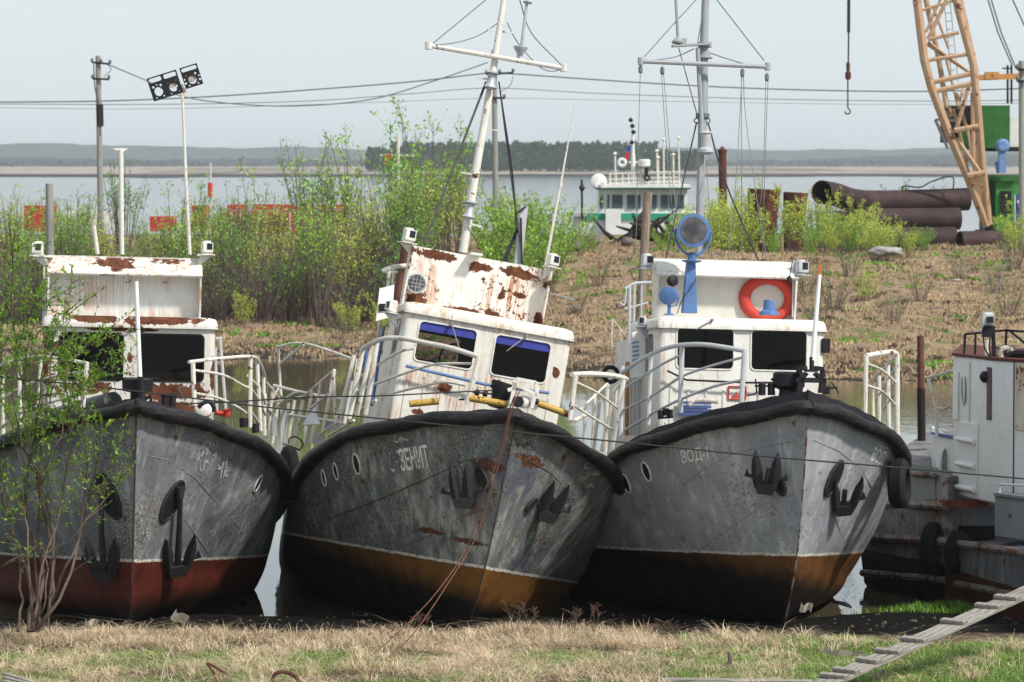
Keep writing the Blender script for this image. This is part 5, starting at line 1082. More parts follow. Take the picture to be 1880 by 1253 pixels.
# ---------------------------------------------------------------- foliage
def leaf_mat(name, a, b_, tl=.35, sc=.9):
    m = MT(name); n = m.noise(sc, 3, .6); n2 = m.noise(7, 2, .5); c = m.mix(m.step(m.math('ADD', m.math('MULTIPLY', n, .65), m.math('MULTIPLY', n2, .35)), .38, .62), a, b_)
    m.set(c, .45, 0, .4); t = m.N.new('ShaderNodeBsdfTranslucent'); m.L.new(c, t.inputs[0]); x = m.N.new('ShaderNodeMixShader'); x.inputs[0].default_value = tl
    m.L.new(m.b.outputs[0], x.inputs[1]); m.L.new(t.outputs[0], x.inputs[2]); m.L.new(x.outputs[0], m.out.inputs[0]); return m.m
M['leaf_a'] = leaf_mat('willow_leaf_fresh', (0.16, 0.32, 0.03), (0.46, 0.70, 0.10)); M['leaf_b'] = leaf_mat('willow_leaf_green', (0.09, 0.27, 0.03), (0.28, 0.60, 0.08))
M['leaf_y'] = leaf_mat('willow_leaf_yellow', (0.32, 0.42, 0.05), (0.66, 0.74, 0.14)); M['leaf_n'] = leaf_mat('near_willow_leaf', (0.07, 0.19, 0.015), (0.27, 0.46, 0.04), .4, 3)
M['stem'] = plain('brown_stem', (0.15, 0.11, 0.10), .9, var=.4, scale=3); M['stem_n'] = plain('pale_willow_bark', (0.12, 0.085, 0.068), .85, var=.4, scale=14)
def tubes_np(lines, sides=3):
    """lines: list of (pts (k,3), radii (k)) -> V, quads"""
    Vs = []; Fs = []; n = 0; ang = np.arange(sides) * 2 * PI / sides
    for pts, r in lines:
        pts = np.asarray(pts); k = len(pts); d = np.gradient(pts, axis=0); d /= np.linalg.norm(d, axis=1)[:, None] + 1e-9
        ref = np.array([1., .3, 0]) if abs(d[:, 0]).mean() < .8 else np.array([0, 0, 1.])
        u = np.cross(d, ref); u /= np.linalg.norm(u, axis=1)[:, None] + 1e-9; w = np.cross(d, u)
        ring = pts[:, None] + (u[:, None] * np.cos(ang)[None, :, None] + w[:, None] * np.sin(ang)[None, :, None]) * np.asarray(r)[:, None, None]
        Vs.append(ring.reshape(-1, 3)); i = np.arange(k - 1)[:, None] * sides; j = np.arange(sides)[None]; j2 = (j + 1) % sides
        Fs.append(np.stack([i + j, i + j2, i + sides + j2, i + sides + j], -1).reshape(-1, 4) + n); n += k * sides
    return np.concatenate(Vs), np.concatenate(Fs)
def leaves_np(c, size, rng, d=None, ratio=.32, drop=0.0):
    n = len(c); u = rng.normal(size=(n, 3)) + (0 if d is None else d * 1.5); u[:, 2] -= drop; u /= np.linalg.norm(u, axis=1)[:, None]
    w = np.cross(u, rng.normal(size=(n, 3))); w /= np.linalg.norm(w, axis=1)[:, None]; s = size * rng.uniform(.6, 1.35, n)[:, None]
    V = np.stack([c, c + u * s * .5 + w * s * ratio, c + u * s, c + u * s * .5 - w * s * ratio], 1).reshape(-1, 3)
    return V, np.arange(4 * n).reshape(-1, 4)
def willow(rng, H, nst, spread, nleaf, lsize, lo=.3, straight=.5, lratio=.38):
    lines = []; tips = []; dirs = []
    for k in range(nst):
        a = rng.uniform(0, 2 * PI); L = H * rng.uniform(.55, 1.0); r0 = rng.uniform(.2, 1) * spread * .25
        lean = rng.uniform(.1, 1) * spread / H * 1.0; t = np.linspace(0, 1, 8); bend = rng.normal(0, .07 * H, 2)
        x = r0 * math.cos(a) + math.cos(a) * lean * L * t ** 1.3 + bend[0] * t * (1 - t); y = r0 * math.sin(a) + math.sin(a) * lean * L * t ** 1.3 + bend[1] * t * (1 - t)
        p = np.stack([x, y, L * t * (1 - .06 * t)], -1); r = H * .0040 * rng.uniform(.6, 1.3) * (1 - .85 * t) + .004; lines.append((p, r))
        for q in range(int(7 + rng.integers(0, 7))):
            f = rng.uniform(lo, .97); i = f * 7; i0 = int(min(6, i)); b0 = p[i0] + (p[i0 + 1] - p[i0]) * (i - i0)
            da = rng.uniform(0, 2 * PI); l2 = H * rng.uniform(.06, .22) * (1.15 - f * .6); dd = np.array([math.cos(da) * .55, math.sin(da) * .55, rng.uniform(.5, 1.1)]); tt = np.linspace(0, 1, 4)[:, None]
            tw = b0 + dd * l2 * tt + np.array([0, 0, -.12 * l2]) * tt ** 2; lines.append((tw, np.linspace(.0055, .002, 4) * (H / 4)))
            m_ = rng.integers(5, 13); fr = rng.random(m_); tips.append(b0 + dd * l2 * fr[:, None] + rng.normal(0, .045 * H / 4, (m_, 3))); dirs.append(np.repeat(dd[None], m_, 0))
        m_ = 10; fr = rng.uniform(max(lo, .5), 1, m_) * 7; i0 = np.minimum(6, fr.astype(int)); tips.append(p[i0] + (p[i0 + 1] - p[i0]) * (fr - i0)[:, None] + rng.normal(0, .04, (m_, 3))); dirs.append(np.repeat(np.array([[0, 0, 1.]]), m_, 0))
    c = np.concatenate(tips); d = np.concatenate(dirs); k = rng.integers(0, len(c), nleaf); k = np.concatenate([k])
    c2 = c[k] + rng.normal(0, .05 * H / 4, (len(k), 3)); return tubes_np(lines), leaves_np(c2, lsize, rng, d[k], lratio)
rg = np.random.default_rng(21); TPL = {}
def template(key, H, nst, spread, nleaf, lsize, leaf, lo=.3):
    (V1, F1), (V2, F2) = willow(rg, H, nst, spread, nleaf, lsize, lo)
    t = thing('willow_shrub', '-', 'shrub', (0, 0, -500)); a = np_mesh('stems', V1, F1, M['stem'], t); TPL[key] = t
    if nleaf: np_mesh('foliage', V2, F2, M[leaf], t)
    return t
for k in range(4): template('L%d' % k, 5.2, 22, 1.2, (900, 620, 1050, 760)[k], .086, ('leaf_a', 'leaf_b', 'leaf_a', 'leaf_y')[k], .50)
for k in range(2): template('Y%d' % k, 3.0, 16, 1.5, 1700, .075, 'leaf_y', .15)
for k in range(2): template('G%d' % k, 2.6, 15, 1.5, 1400, .072, 'leaf_a', .1)
for k in range(2): template('B%d' % k, 2.6, 30, 1.6, 90, .08, 'leaf_b', .2)
template('S0', 5.2, 4, .9, 420, .09, 'leaf_b', .45); template('S1', 5.2, 3, .8, 300, .09, 'leaf_a', .4)
TUSED = set()
def put_plant(key, px, Y, scale, label, group, cat='shrub', name='willow_shrub', sz=None, z=None):
    t = TPL[key]; o = t if key not in TUSED else copy_tree(t); TUSED.add(key)
    x = (px - 940) / F * Y; zz = float(ground_z(x, Y)) - .05 if z is None else z
    o.location = (x, Y, zz); o.scale = (scale * rg.uniform(.9, 1.15), scale, sz or scale); o.rotation_euler = (0, 0, rg.uniform(0, 6.28)); o['label'] = label; o['category'] = cat; o['group'] = group; return o
G1 = 'willows of the thicket on the far bank'; L1 = 'slender green willow in the dense thicket on the far bank, left of the leaning mast'
for row, (Y, n) in enumerate(((128.5, 17), (131.5, 17), (135, 17), (140, 14))):
    for i in range(n):
        px = -25 + (i + rg.uniform(-.3, .3)) * 830 / n + 10
        put_plant('L%d' % rg.integers(0, 4), px, Y + rg.uniform(-1.5, 1.5), rg.uniform(.52, .95) * (1.0 if px < 560 else 1.16) * (.92 + .006 * (Y - 128)), L1, G1)
for i in range(120):     # leafless undergrowth
    put_plant('B%d' % rg.integers(0, 2), rg.uniform(-20, 760), rg.uniform(127, 136), rg.uniform(.6, 1.15), 'bare brown brushwood at the foot of the far bank thicket', 'bare brushwood under the thicket', 'brushwood', 'brush')
for px, Y, s_ in ((42, 132, .95), (345, 132, 1.05), (388, 140, .95), (548, 138, 1.15), (575, 134, 1.1), (640, 140, 1.2), (658, 138, 1.22), (733, 142, 1.42), (752, 145, 1.3), (790, 142, 1.38), (812, 146, 1.28), (845, 142, 1.2), (318, 136, .98), (470, 138, 1.0)):
    put_plant('S%d' % rg.integers(0, 2), px, Y, s_, 'thin sapling rising above the thicket with a sparse top', 'saplings above the thicket', 'sapling', 'sapling')
for i in range(24):
    px = rg.uniform(735, 1000); put_plant('L%d' % rg.integers(0, 4) if px < 880 else 'G%d' % rg.integers(0, 2), px, rg.uniform(128, 150), rg.uniform(.62, 1.0) if px < 880 else rg.uniform(.9, 1.35), 'green shrub on the far bank behind the leaning mast and its stays', 'shrubs behind the leaning mast')
for i in range(9): put_plant('G%d' % rg.integers(0, 2), rg.uniform(1000, 1275), rg.uniform(148, 156), rg.uniform(.3, .6), 'low green shrub before the white and green ship', 'shrubs before the white ship')
for i in range(34):
    px = 1268 + rg.random() ** 1.1 * 330; put_plant(('Y%d' if rg.random() < .65 else 'G%d') % rg.integers(0, 2), px, rg.uniform(143, 154), rg.uniform(.6, 1.0) * (1.05 if px < 1520 else .8), 'yellow-green shrub on the bank between the clean mast and the pipe stack', 'shrubs left of the pipe stack')
for i in range(6): put_plant('Y%d' % rg.integers(0, 2), rg.uniform(1590, 1670), rg.uniform(138, 142), rg.uniform(.42, .6), 'small fresh shrub on the slope below the pipe stack', 'shrubs below the pipe stack')
for i in range(10): put_plant('G%d' % rg.integers(0, 2), rg.uniform(1570, 1760), rg.uniform(160, 175), rg.uniform(.7, 1.15), 'thin green shrub by the river behind the pipe stack', 'shrubs behind the pipe stack')
for i in range(16): put_plant('G%d' % rg.integers(0, 2), rg.uniform(1500, 1700), rg.uniform(152, 154), rg.uniform(.3, .6), 'weedy green shoot against the rusty pipes', 'shoots against the pipes')
for px, Y, s_ in ((1640, 118, .55), (1530, 122, .7), (1505, 119, .75), (1690, 125, .5), (1850, 122, .6), (1560, 132, .55), (1480, 128, .6), (1760, 132, .5), (1860, 135, .7), (1830, 128, .5), (1100, 130, .5), (1060, 124, .45), (620, 123, .5), (1180, 126, .4)):
    put_plant('B%d' % rg.integers(0, 2), px, Y, s_, 'lone bare bush standing on the straw-coloured far slope', 'bare bushes on the far slope', 'brushwood', 'brush')
for px, Y, s_ in ((1870, 141, .8), (1850, 146, .6), (445, 126.5, .45), (640, 126.5, .5), (1590, 126, .4), (700, 124, .55)): put_plant('Y%d' % rg.integers(0, 2), px, Y, s_, 'isolated leafy bush on the far slope', 'leafy bushes on the far slope')
for k, t in list(TPL.items()):
    if k not in TUSED:
        for c in list(t.children): bpy.data.objects.remove(c)
        bpy.data.objects.remove(t)

# ---------------------------------------------------------------- the near willow at the left edge
rw = np.random.default_rng(5); base = P3(62, 1158, 45.6); nw = thing('young_willow', 'tall leafy willow sapling clump in front of the left launch', 'tree', base)
def npx(px, py, Y): return np.array(P3(px, py, Y) - base)
lines = []; LC = []; LD = []
stems = [([(60, 1160), (78, 1060), (70, 960), (78, 820), (92, 700), (100, 610)], .030, 45.6), ([(70, 1160), (100, 1090), (88, 960), (60, 840), (40, 700), (22, 560), (26, 430)], .026, 45.5),
    ([(66, 1158), (120, 1080), (150, 960), (175, 870), (190, 780)], .024, 45.4), ([(95, 1110), (130, 1020), (140, 1000), (160, 880), (150, 760), (165, 700)], .016, 45.3), ([(50, 1160), (60, 1080), (30, 1000), (8, 900), (-10, 800), (5, 640)], .024, 45.7),
    ([(58, 1155), (50, 1000), (48, 900), (70, 760), (85, 640), (130, 560)], .018, 45.4), ([(70, 1150), (62, 1010), (45, 930), (60, 800), (45, 700), (62, 590)], .02, 45.8), ([(30, 1160), (40, 1080), (20, 960), (-30, 860)], .02, 45.6),
    ([(75, 1158), (72, 1060), (110, 940), (128, 800), (120, 690), (150, 640), (175, 628)], .017, 45.3), ([(84, 1150), (98, 980), (60, 860), (20, 780), (-5, 720)], .018, 45.5), ([(60, 1158), (85, 1100), (80, 1000), (60, 1010), (20, 1030), (-10, 1050)], .012, 45.3),
    ([(75, 1060), (130, 990), (180, 930), (215, 890), (225, 860)], .010, 45.2), ([(60, 900), (110, 800), (135, 730), (190, 690), (230, 665)], .010, 45.3), ([(40, 820), (20, 700), (45, 600), (80, 540)], .012, 45.6), ([(0, 1000), (-20, 800), (-5, 640), (15, 560)], .014, 45.5), ([(92, 740), (110, 660), (120, 600), (135, 520)], .009, 45.4)]
for pts, r0, Y in stems:
    sp = smooth_line([Vector((x, y, 0)) for x, y in pts], 4); k = len(sp)
    P_ = np.array([npx(q.x + rw.normal(0, 2), q.y, Y + .25 * math.sin(i * .5 + Y * 7)) for i, q in enumerate(sp)]); lines.append((P_, np.linspace(r0, r0 * .25, k)))
    for q in range(int(k * 1.5)):
        i = rw.integers(int(k * .3), k); b0 = P_[i]; py = sp[i].y
        if py > 960 and rw.random() < .85: continue
        dd = np.array([rw.normal(.12, .55), rw.normal(0, .4), rw.uniform(.15, 1.1)]); l2 = rw.uniform(.15, .6); t_ = np.linspace(0, 1, 5)[:, None]; tw = b0 + dd * l2 * t_ + np.array([0, 0, -.15]) * l2 * t_ ** 2
        lines.append((tw, np.linspace(.006, .002, 5))); m_ = int(l2 * 64 * (1.0 if py < 850 else .35)); f = rw.random(m_)[:, None]; LC.append(b0 + dd * l2 * f + np.array([0, 0, -.15]) * l2 * f ** 2 + rw.normal(0, .012, (m_, 3))); LD.append(np.repeat(dd[None], m_, 0))
# hanging leafy sprays before the bow
for (x, y, n) in ((20, 600, 20), (50, 650, 26), (110, 560, 10), (85, 610, 16), (160, 640, 10), (230, 640, 7), (140, 690, 14), (60, 560, 10), (30, 740, 22), (80, 780, 20), (150, 770, 14), (180, 760, 10), (200, 800, 6), (215, 830, 5), (228, 860, 5), (90, 860, 12), (40, 850, 14), (120, 880, 8), (30, 900, 8), (85, 920, 7), (205, 880, 4), (140, 830, 8), (60, 990, 3), (25, 960, 5), (15, 520, 10), (35, 480, 5), (10, 690, 16), (115, 730, 12)):
    for q in range(n):
        b0 = npx(x + rw.normal(0, 20), y + rw.normal(0, 20), 45.4 + rw.uniform(-.4, .3)); dd = np.array([rw.normal(.1, .6), rw.normal(0, .4), rw.normal(.2, .6)]); l2 = rw.uniform(.08, .2); m_ = rw.integers(5, 11)
        f = rw.random(m_)[:, None]; LC.append(b0 + dd * l2 * f); LD.append(np.repeat(dd[None], m_, 0)); t_ = np.linspace(0, 1, 3)[:, None]; lines.append((b0 + dd * l2 * t_, np.array([.003, .0025, .002])))
Vt, Ft = tubes_np(lines, 5); np_mesh('stems', Vt, Ft, M['stem_n'], nw, smooth=True)
c = np.concatenate(LC); d = np.concatenate(LD); Vl, Fl = leaves_np(c, .049, rw, d, .2); np_mesh('foliage', Vl, Fl, M['leaf_n'], nw)

# ---------------------------------------------------------------- foreground grass: dry straw and green blades
def blades(n, xr, yr, hr, wid, bend, rng, dens=None, zoff=0.0, hm=None, xy=None, ang=None):
    x = rng.uniform(*xr, n); y = rng.uniform(*yr, n)
    if xy is not None: x, y = xy; n = len(x)
    if dens is not None:
        k = rng.random(n) < dens(x, y); x = x[k]; y = y[k]; n = len(x)
    h = rng.uniform(*hr, n); a = rng.uniform(0, 2 * PI, n) if ang is None else ang
    if hm is not None: h = h * hm(x, y)
    b_ = rng.uniform(*bend, n); w = wid * rng.uniform(.6, 1.3, n)
    z = ground_z(x, y) + zoff; dx, dy = np.cos(a), np.sin(a); P = np.stack([x, y, z], -1); D = np.stack([dx, dy, 0 * dx], -1); T = np.stack([-dy, dx, 0 * dx], -1)
    segs = []
    for t in (0, .4, .75, 1.0):
        c = P + D * (h * b_ * t ** 1.7)[:, None] + np.array([0, 0, 1.]) * (h * (t - .45 * np.minimum(b_, 1.6) * t ** 2.2))[:, None]; ww = (w * (1 - .85 * t))[:, None]
        segs += [c - T * ww, c + T * ww]
    V = np.stack(segs, 1).reshape(-1, 3); i = np.arange(n)[:, None] * 8; q = np.concatenate([i + np.array([[0, 1, 3, 2]]), i + np.array([[2, 3, 5, 4]]), i + np.array([[4, 5, 7, 6]])], 0)
    return V, q
def clumpy(x, y, s=1.0, o=0.0): return .5 + .5 * np.sin(x * 2.1 * s + 1.3 * np.sin(y * 2.7 * s + o) + o) * np.sin(y * 3.3 * s + 1.7 * np.sin(x * 1.9 * s + o))
m = MT('dry_grass'); n = m.noise(9, 3, .6); n2 = m.noise(.9, 3, .6); M['straw'] = m.set(m.mix(m.step(m.math('ADD', m.math('MULTIPLY', n, .6), m.math('MULTIPLY', n2, .4)), .35, .65), (0.28, 0.19, 0.11), (0.86, 0.70, 0.49)), .7, 0, .3)
M['gblade'] = leaf_mat('green_grass', (0.08, 0.20, 0.015), (0.26, 0.48, 0.06), .35, 2)
rgr = np.random.default_rng(8)
edge = lambda x: 46.95 - .55 * sstep((x - 1.0) / 2.5) + .15 * np.sin(x * 2.3) - .5 * sstep((x - 4.2) / 1.2)
dd_ = lambda x, y: np.clip((edge(x) - y) / .15, 0, 1) * (.12 + .95 * clumpy(x, y) ** 1.2) * np.where(x > 3.2, .25, 1.0)
big = lambda x, y: clumpy(x, y, 1.7, 1) * clumpy(x, y, .7, 3) * 1.6
Vg, Fg = blades(95000, (-7.2, 7.2), (41.3, 47.1), (.10, .34), .0032, (1.4, 3.6), rgr, lambda x, y: dd_(x, y) * (.10 + .75 * big(x, y)), hm=lambda x, y: .35 + .95 * big(x, y))
Vg2, Fg2 = blades(15000, (-7.2, 3.6), (45.4, 47.1), (.10, .24), .0040, (.5, 1.9), rgr, lambda x, y: np.clip((edge(x) - y) / .15, 0, 1) * (clumpy(x, y, 1.3, 2) > .45))
nt_ = 620; tx = rgr.uniform(-7.2, 7.2, nt_); ty = 46.85 - 5.2 * rgr.random(nt_) ** 1.7; kk = (ty < edge(tx)) & (rgr.random(nt_) < np.where(tx > 3.4, .25, np.where(tx > 2.2, .6, 1.0)) * (.35 + .8 * clumpy(tx, ty, .8, 2))); tx = tx[kk]; ty = ty[kk]
sz_ = rgr.uniform(.5, 1.25, len(tx)); rep = 75; ox = rgr.normal(0, .055, (len(tx), rep)) * sz_[:, None]; oy = rgr.normal(0, .055, (len(tx), rep)) * sz_[:, None]; fx = (tx[:, None] + ox).ravel(); fy = (ty[:, None] + oy).ravel(); fa = (np.arctan2(oy, ox) + rgr.normal(.5, .7, ox.shape)).ravel()
Vg3, Fg3 = blades(1, (0, 1), (0, 1), (.10, .27), .0036, (.5, 2.0), rgr, None, xy=(fx, fy), ang=fa, hm=lambda x, y: np.repeat(sz_, rep))
tag(np_mesh('dry_grass', np.concatenate([Vg, Vg2, Vg3]), np.concatenate([Fg, Fg2 + len(Vg), Fg3 + len(Vg) + len(Vg2)]), M['straw']), 'matted straw-coloured grass in front of the grounded launches', 'grass', kind='stuff')
Vg, Fg = blades(80000, (-7.2, 7.2), (41.3, 47.0), (.03, .13), .0045, (.2, 1.2), rgr, lambda x, y: np.clip((edge(x) + .1 - y) / .15, 0, 1) * (.06 + np.where(x > 2.0, .9, 0) + 1.0 * (clumpy(x, y, .6, 4) > .45) * (y < 45.0)))
Vg2, Fg2 = blades(4000, (3.0, 6.6), (49.2, 50.6), (.04, .12), .006, (.2, 1.), rgr, None)
tag(np_mesh('green_grass', np.concatenate([Vg, Vg2]), np.concatenate([Fg, Fg2 + len(Vg)]), M['gblade']), 'short fresh green grass among the straw', 'grass', kind='stuff')
# dead grass tufts and green flushes on the far slope
def far_tufts(name, n, mat, hr, wid, dens, label):
    y = rgr.uniform(100, 158, n); x = rgr.uniform(-1, 1, n) * y * .14; k = (y > shoreY(x) + .3) & (rgr.random(n) < dens(x, y)); x = x[k]; y = y[k]; n = len(x)
    c = np.stack([x, y, ground_z(x, y)], -1); P = np.repeat(c, 7, 0) + np.concatenate([rgr.normal(0, .12, (7 * n, 2)), np.zeros((7 * n, 1))], 1); m_ = len(P); a = rgr.uniform(0, 2 * PI, m_); h = rgr.uniform(*hr, m_)[:, None]; D = np.stack([np.cos(a), np.sin(a), 0 * a], -1)
    T = np.stack([np.ones(m_), 0 * a, 0 * a], -1) * wid; le = rgr.uniform(.3, 1.4, m_)[:, None]; mid = P + D * h * le * .35 + np.array([0, 0, 1]) * h * .6; e = P + D * h * le + np.array([0, 0, 1]) * h * (1 - .3 * le)
    V = np.stack([P - T, P + T, mid + T * .7, mid - T * .7, e], 1).reshape(-1, 3); i = np.arange(m_)[:, None] * 5; q = np.concatenate([i + np.array([[0, 1, 2, 3]]), i + np.array([[3, 2, 4, 4]])], 0)
    me_q = q[:m_]; tri = i + np.array([[3, 2, 4]]); o = np_mesh(name, V, me_q, mat); bm = None
    return tag(o, label, 'grass', kind='stuff')
M['farstraw'] = plain('far_dead_grass', (.36, .26, .165), .9, var=.45, scale=.5); M['fardark'] = plain('far_dark_litter', (.10, .075, .06), .9, var=.4, scale=.5)
far_tufts('dead_grass', 24000, M['farstraw'], (.04, .20), .022, lambda x, y: .15 + .85 * clumpy(x, y, .8, 1) * clumpy(x, y * 2, .25, 2) * 1.5, 'rough dead grass on the far slope')
far_tufts('dark_litter', 2600, M['fardark'], (.06, .22), .035, lambda x, y: (clumpy(x, y * 2.5, .3, 3) > .62) * 1.0, 'dark rotten grass and twigs in bands on the far slope')
far_tufts('green_flush', 7000, M['gblade'], (.08, .2), .04, lambda x, y: (clumpy(x, y, .3, 5) > .8) * .9, 'patches of new green grass on the far slope')
# dry weed stalks standing at the edge of the shadow
M['weed'] = plain('dry_weed', (.12, .075, .06), .9, var=.3)
def weed(px, py, H, label, n=3):
    base = P3(px, py, 46.5); o_l = []
    for k in range(n):
        dx = rw.normal(0, .05); pts = np.array([[dx * .3, 0, 0], [dx + rw.normal(0, .02), 0, H * .5], [dx * 1.8, 0, H * rw.uniform(.8, 1)]]); o_l.append((pts, np.array([.005, .004, .002])))
        for q in range(9):
            f = rw.uniform(.5, 1); b0 = pts[1] + (pts[2] - pts[1]) * (f - .5) * 2; dd = np.array([rw.normal(0, 1), rw.normal(0, .6), 1.1]); l2 = rw.uniform(.02, .07); o_l.append((np.array([b0, b0 + dd * l2 * .6, b0 + dd * l2]), np.array([.002, .004, .003])))
    V_, F_ = tubes_np(o_l, 4); o = np_mesh('dry_weed', V_, F_, M['weed']); o.location = base; tag(o, label, 'weed', 'dry weed stalks before the hulls')
for px, py, H, l in ((946, 1165, .38, 'tall dry weed stalk in the shadow below the listing launch, left of a close pair'), (970, 1172, .38, 'branched dry weed stalk, right one of a close pair below the listing launch'), (1052, 1170, .36, 'dry weed stalk standing where the listing and clean hulls overlap'), (1090, 1165, .38, 'thin forked weed stalk just right of the overlap of two hulls'),
    (1215, 1190, .36, 'dry weed stalk below the left side of the clean launch'), (1240, 1195, .34, 'bushy dry weed stalk next to another below the clean launch'), (1268, 1195, .28, 'bent dry weed stalk third along below the clean launch'), (1400, 1200, .30, 'single straight weed stalk near the stem of the clean launch'), (1445, 1205, .30, 'leaning pair of weed stalks right of the clean stem'), (780, 1170, .3, 'thin curved weed stalk below the rusty hanging wires'), (702, 1185, .2, 'short upright weed stalk left of the hanging wires')): weed(px, py, H, l, 2 if H < .33 else 3)

# pebbles, mud lumps and chips on the strip under the bows
n = 420; px_ = rgr.uniform(-7, 7, n); py_ = rgr.uniform(46.5, 48.9, n); r_ = rgr.uniform(.008, .04, n) * rgr.uniform(.5, 1, n); c_ = np.stack([px_, py_, ground_z(px_, py_) + r_ * .3], -1)
o8 = np.array([[1, 0, 0], [.6, .7, .1], [-.1, 1, 0], [-.8, .5, 0], [-1, -.1, .05], [-.5, -.8, 0], [.1, -1, 0], [.8, -.5, 0]]); top = np.array([[.4, .1, .7], [0, .4, .75], [-.4, 0, .65], [0, -.4, .7]])
Vp = np.concatenate([c_[:, None] + np.concatenate([o8, top])[None] * r_[:, None, None] * rgr.uniform(.7, 1.3, (n, 12, 1))], 0).reshape(-1, 3); i = np.arange(n)[:, None] * 12
Fp = np.concatenate([i + np.array([[0, 1, 9, 8]]), i + np.array([[2, 3, 10, 9]]), i + np.array([[4, 5, 11, 10]]), i + np.array([[6, 7, 8, 11]]), i + np.array([[8, 9, 10, 11]]), i + np.array([[1, 2, 9, 9]])[:, :4]], 0); Fp = Fp[[len(set(q)) == 4 for q in Fp]]
tag(np_mesh('pebbles', Vp, Fp, plain('mud_pebble', (.09, .075, .06), .9, var=.6, scale=3)), 'pebbles and mud lumps under the bows', 'pebbles', kind='stuff')
# ---------------------------------------------------------------- background things
def W(px, py, Y): return P3(px, py, Y)
def local(base): return lambda px, py, Y: P3(px, py, Y) - Vector(base)
def gz(px, Y): return float(ground_z((px - 940) / F * Y, Y))
# --- power poles
def pole(px_top, py_top, px_bot, Y, r, label, dark=None, arms=(), mat='concrete'):
    zb = gz(px_bot, Y) - .3; xb = (px_bot - 940) / F * Y; b = Vector((xb, Y, zb)); t = thing('utility_pole', label, 'utility pole', b)
    top = P3(px_top, py_top, Y) - b; mb = MB(); mb.tube([(0, 0, 0), top], [r, r * .75], 12); mb.build('shaft', M[mat], t)
    if dark: mb = MB(); mb.tube([P3(px_top + (px_bot - px_top) * f, y, Y) - b for f, y in dark], r * 1.06, 12); mb.build('tarred_band', M['pile_dark'], t)
    for (x0, y0, x1, y1, ins) in arms:
        mb = MB(); mb.bar(P3(x0, y0, Y - .2) - b, P3(x1, y1, Y - .2) - b, .08, .1); o = mb.build('crossarm', M['black'], t)
        for k in range(ins):
            f = k / max(1, ins - 1); q = P3(x0 + (x1 - x0) * f, y0 + (y1 - y0) * f, Y - .2) - b; mb = MB(); mb.lathe(q, (0, 0, 1), [(0, .03), (.06, .07), (.12, .08), (.16, .07), (.22, .03)], 8); mb.build('insulator', M['wire'], o)
    return t
p1 = pole(180, 103, 187, 190, .17, 'concrete utility pole with a dark band, standing at the left beyond the thicket', dark=((.40, 192), (.56, 232)), arms=((169, 115, 202, 118, 3), (170, 145, 200, 146, 2)))
mb = MB(); mb.tube([P3(172, 118, 189) - p1.location, P3(174, 160, 189) - p1.location, P3(182, 200, 189) - p1.location, P3(184, 250, 189) - p1.location], .03, 6); mb.tube(smooth_line([P3(196, 118, 189) - p1.location, P3(204, 128, 189) - p1.location, P3(190, 142, 189) - p1.location]), .02, 5); mb.build('down_cable', M['rope'], p1)
p2 = pole(907, 92, 912, 190, .17, 'concrete utility pole half hidden behind the leaning white mast', arms=((893, 137, 942, 134, 3), (905, 180, 926, 181, 2)))
p3 = pole(1875, 112, 1877, 150, .14, 'grey concrete pole beside the green crane at the right edge', arms=((1868, 128, 1886, 129, 2), (1868, 150, 1886, 150, 1)))
def wire(name, pts, r, label, mat='wire', group=None):
    mb = MB(); mb.tube(smooth_line([P3(*p) for p in pts], 8), r, 5); o = mb.build(name, M[mat]); tag(o, label, 'cable', group); return o
wire('overhead_wire', [(-40, 188, 190), (180, 186, 190), (360, 179, 190), (560, 166, 190), (760, 150, 190), (893, 135, 190), (942, 136, 190), (1100, 147, 190), (1300, 159, 190), (1500, 166, 190), (1700, 168, 190), (1900, 162, 190)], .035, 'thickest overhead wire crossing the whole sky')
wire('overhead_wire', [(-40, 191, 192), (280, 192, 192), (560, 186, 192), (760, 172, 192), (905, 162, 192), (1100, 172, 192), (1400, 182, 192), (1700, 186, 192), (1900, 184, 192)], .02, 'thin overhead wire running just below the thickest one')
wire('overhead_wire', [(-40, 198, 194), (300, 200, 194), (700, 188, 194), (910, 181, 194), (1200, 186, 194), (1600, 192, 194), (1900, 190, 194)], .012, 'faintest overhead wire, lowest in the sky')
wire('overhead_wire', [(200, 119, 189), (268, 148, 189), (330, 176, 189), (420, 190, 189), (540, 195, 189), (680, 183, 189), (800, 148, 189), (896, 115, 189)], .03, 'sagging cable from the left utility pole to the pole behind the leaning mast')
wire('overhead_wire', [(942, 140, 189), (936, 158, 189), (916, 170, 189)], .02, 'short loop of cable beside the pole behind the leaning mast')
# --- red and white barge across the thicket
b = Vector((-13.2, 205, WZ - .3)); rb = thing('river_barge', 'red and white barge moored in the river behind the thicket', 'boat', b); Lc = local(b)
def slab(o, name, x0, y0, x1, y1, Y, depth, mat, **k):
    mb = MB(); a = Lc(x0, y1, Y); c = Lc(x1, y0, Y); mb.prism([(a.x, a.y, a.z), (c.x, a.y, a.z), (c.x, a.y, c.z), (a.x, a.y, c.z)], (0, depth, 0)); return mb.build(name, mat, o, **k)
M['redpaint'] = rusty('barge_red', (.50, .035, .03), .5, .64, .68, .7, scale=1.2, smul=.4); M['bargewhite'] = plain('barge_white_paint', (.62, .60, .56), .6, scale=1.5)
slab(rb, 'hull', -60, 436, 690, 470, 205, 7, M['pile_dark'])
mb = MB()
hl = slab(rb, 'deck_strip', -60, 431, 690, 437, 204.8, .3, plain('pink_strip', (.5, .2, .16), .7))
for x0, x1 in ((380, 416), (452, 462), (572, 582)): slab(rb, 'white_panel', x0, 392, x1, 432, 204.6, 2, M['bargewhite'])
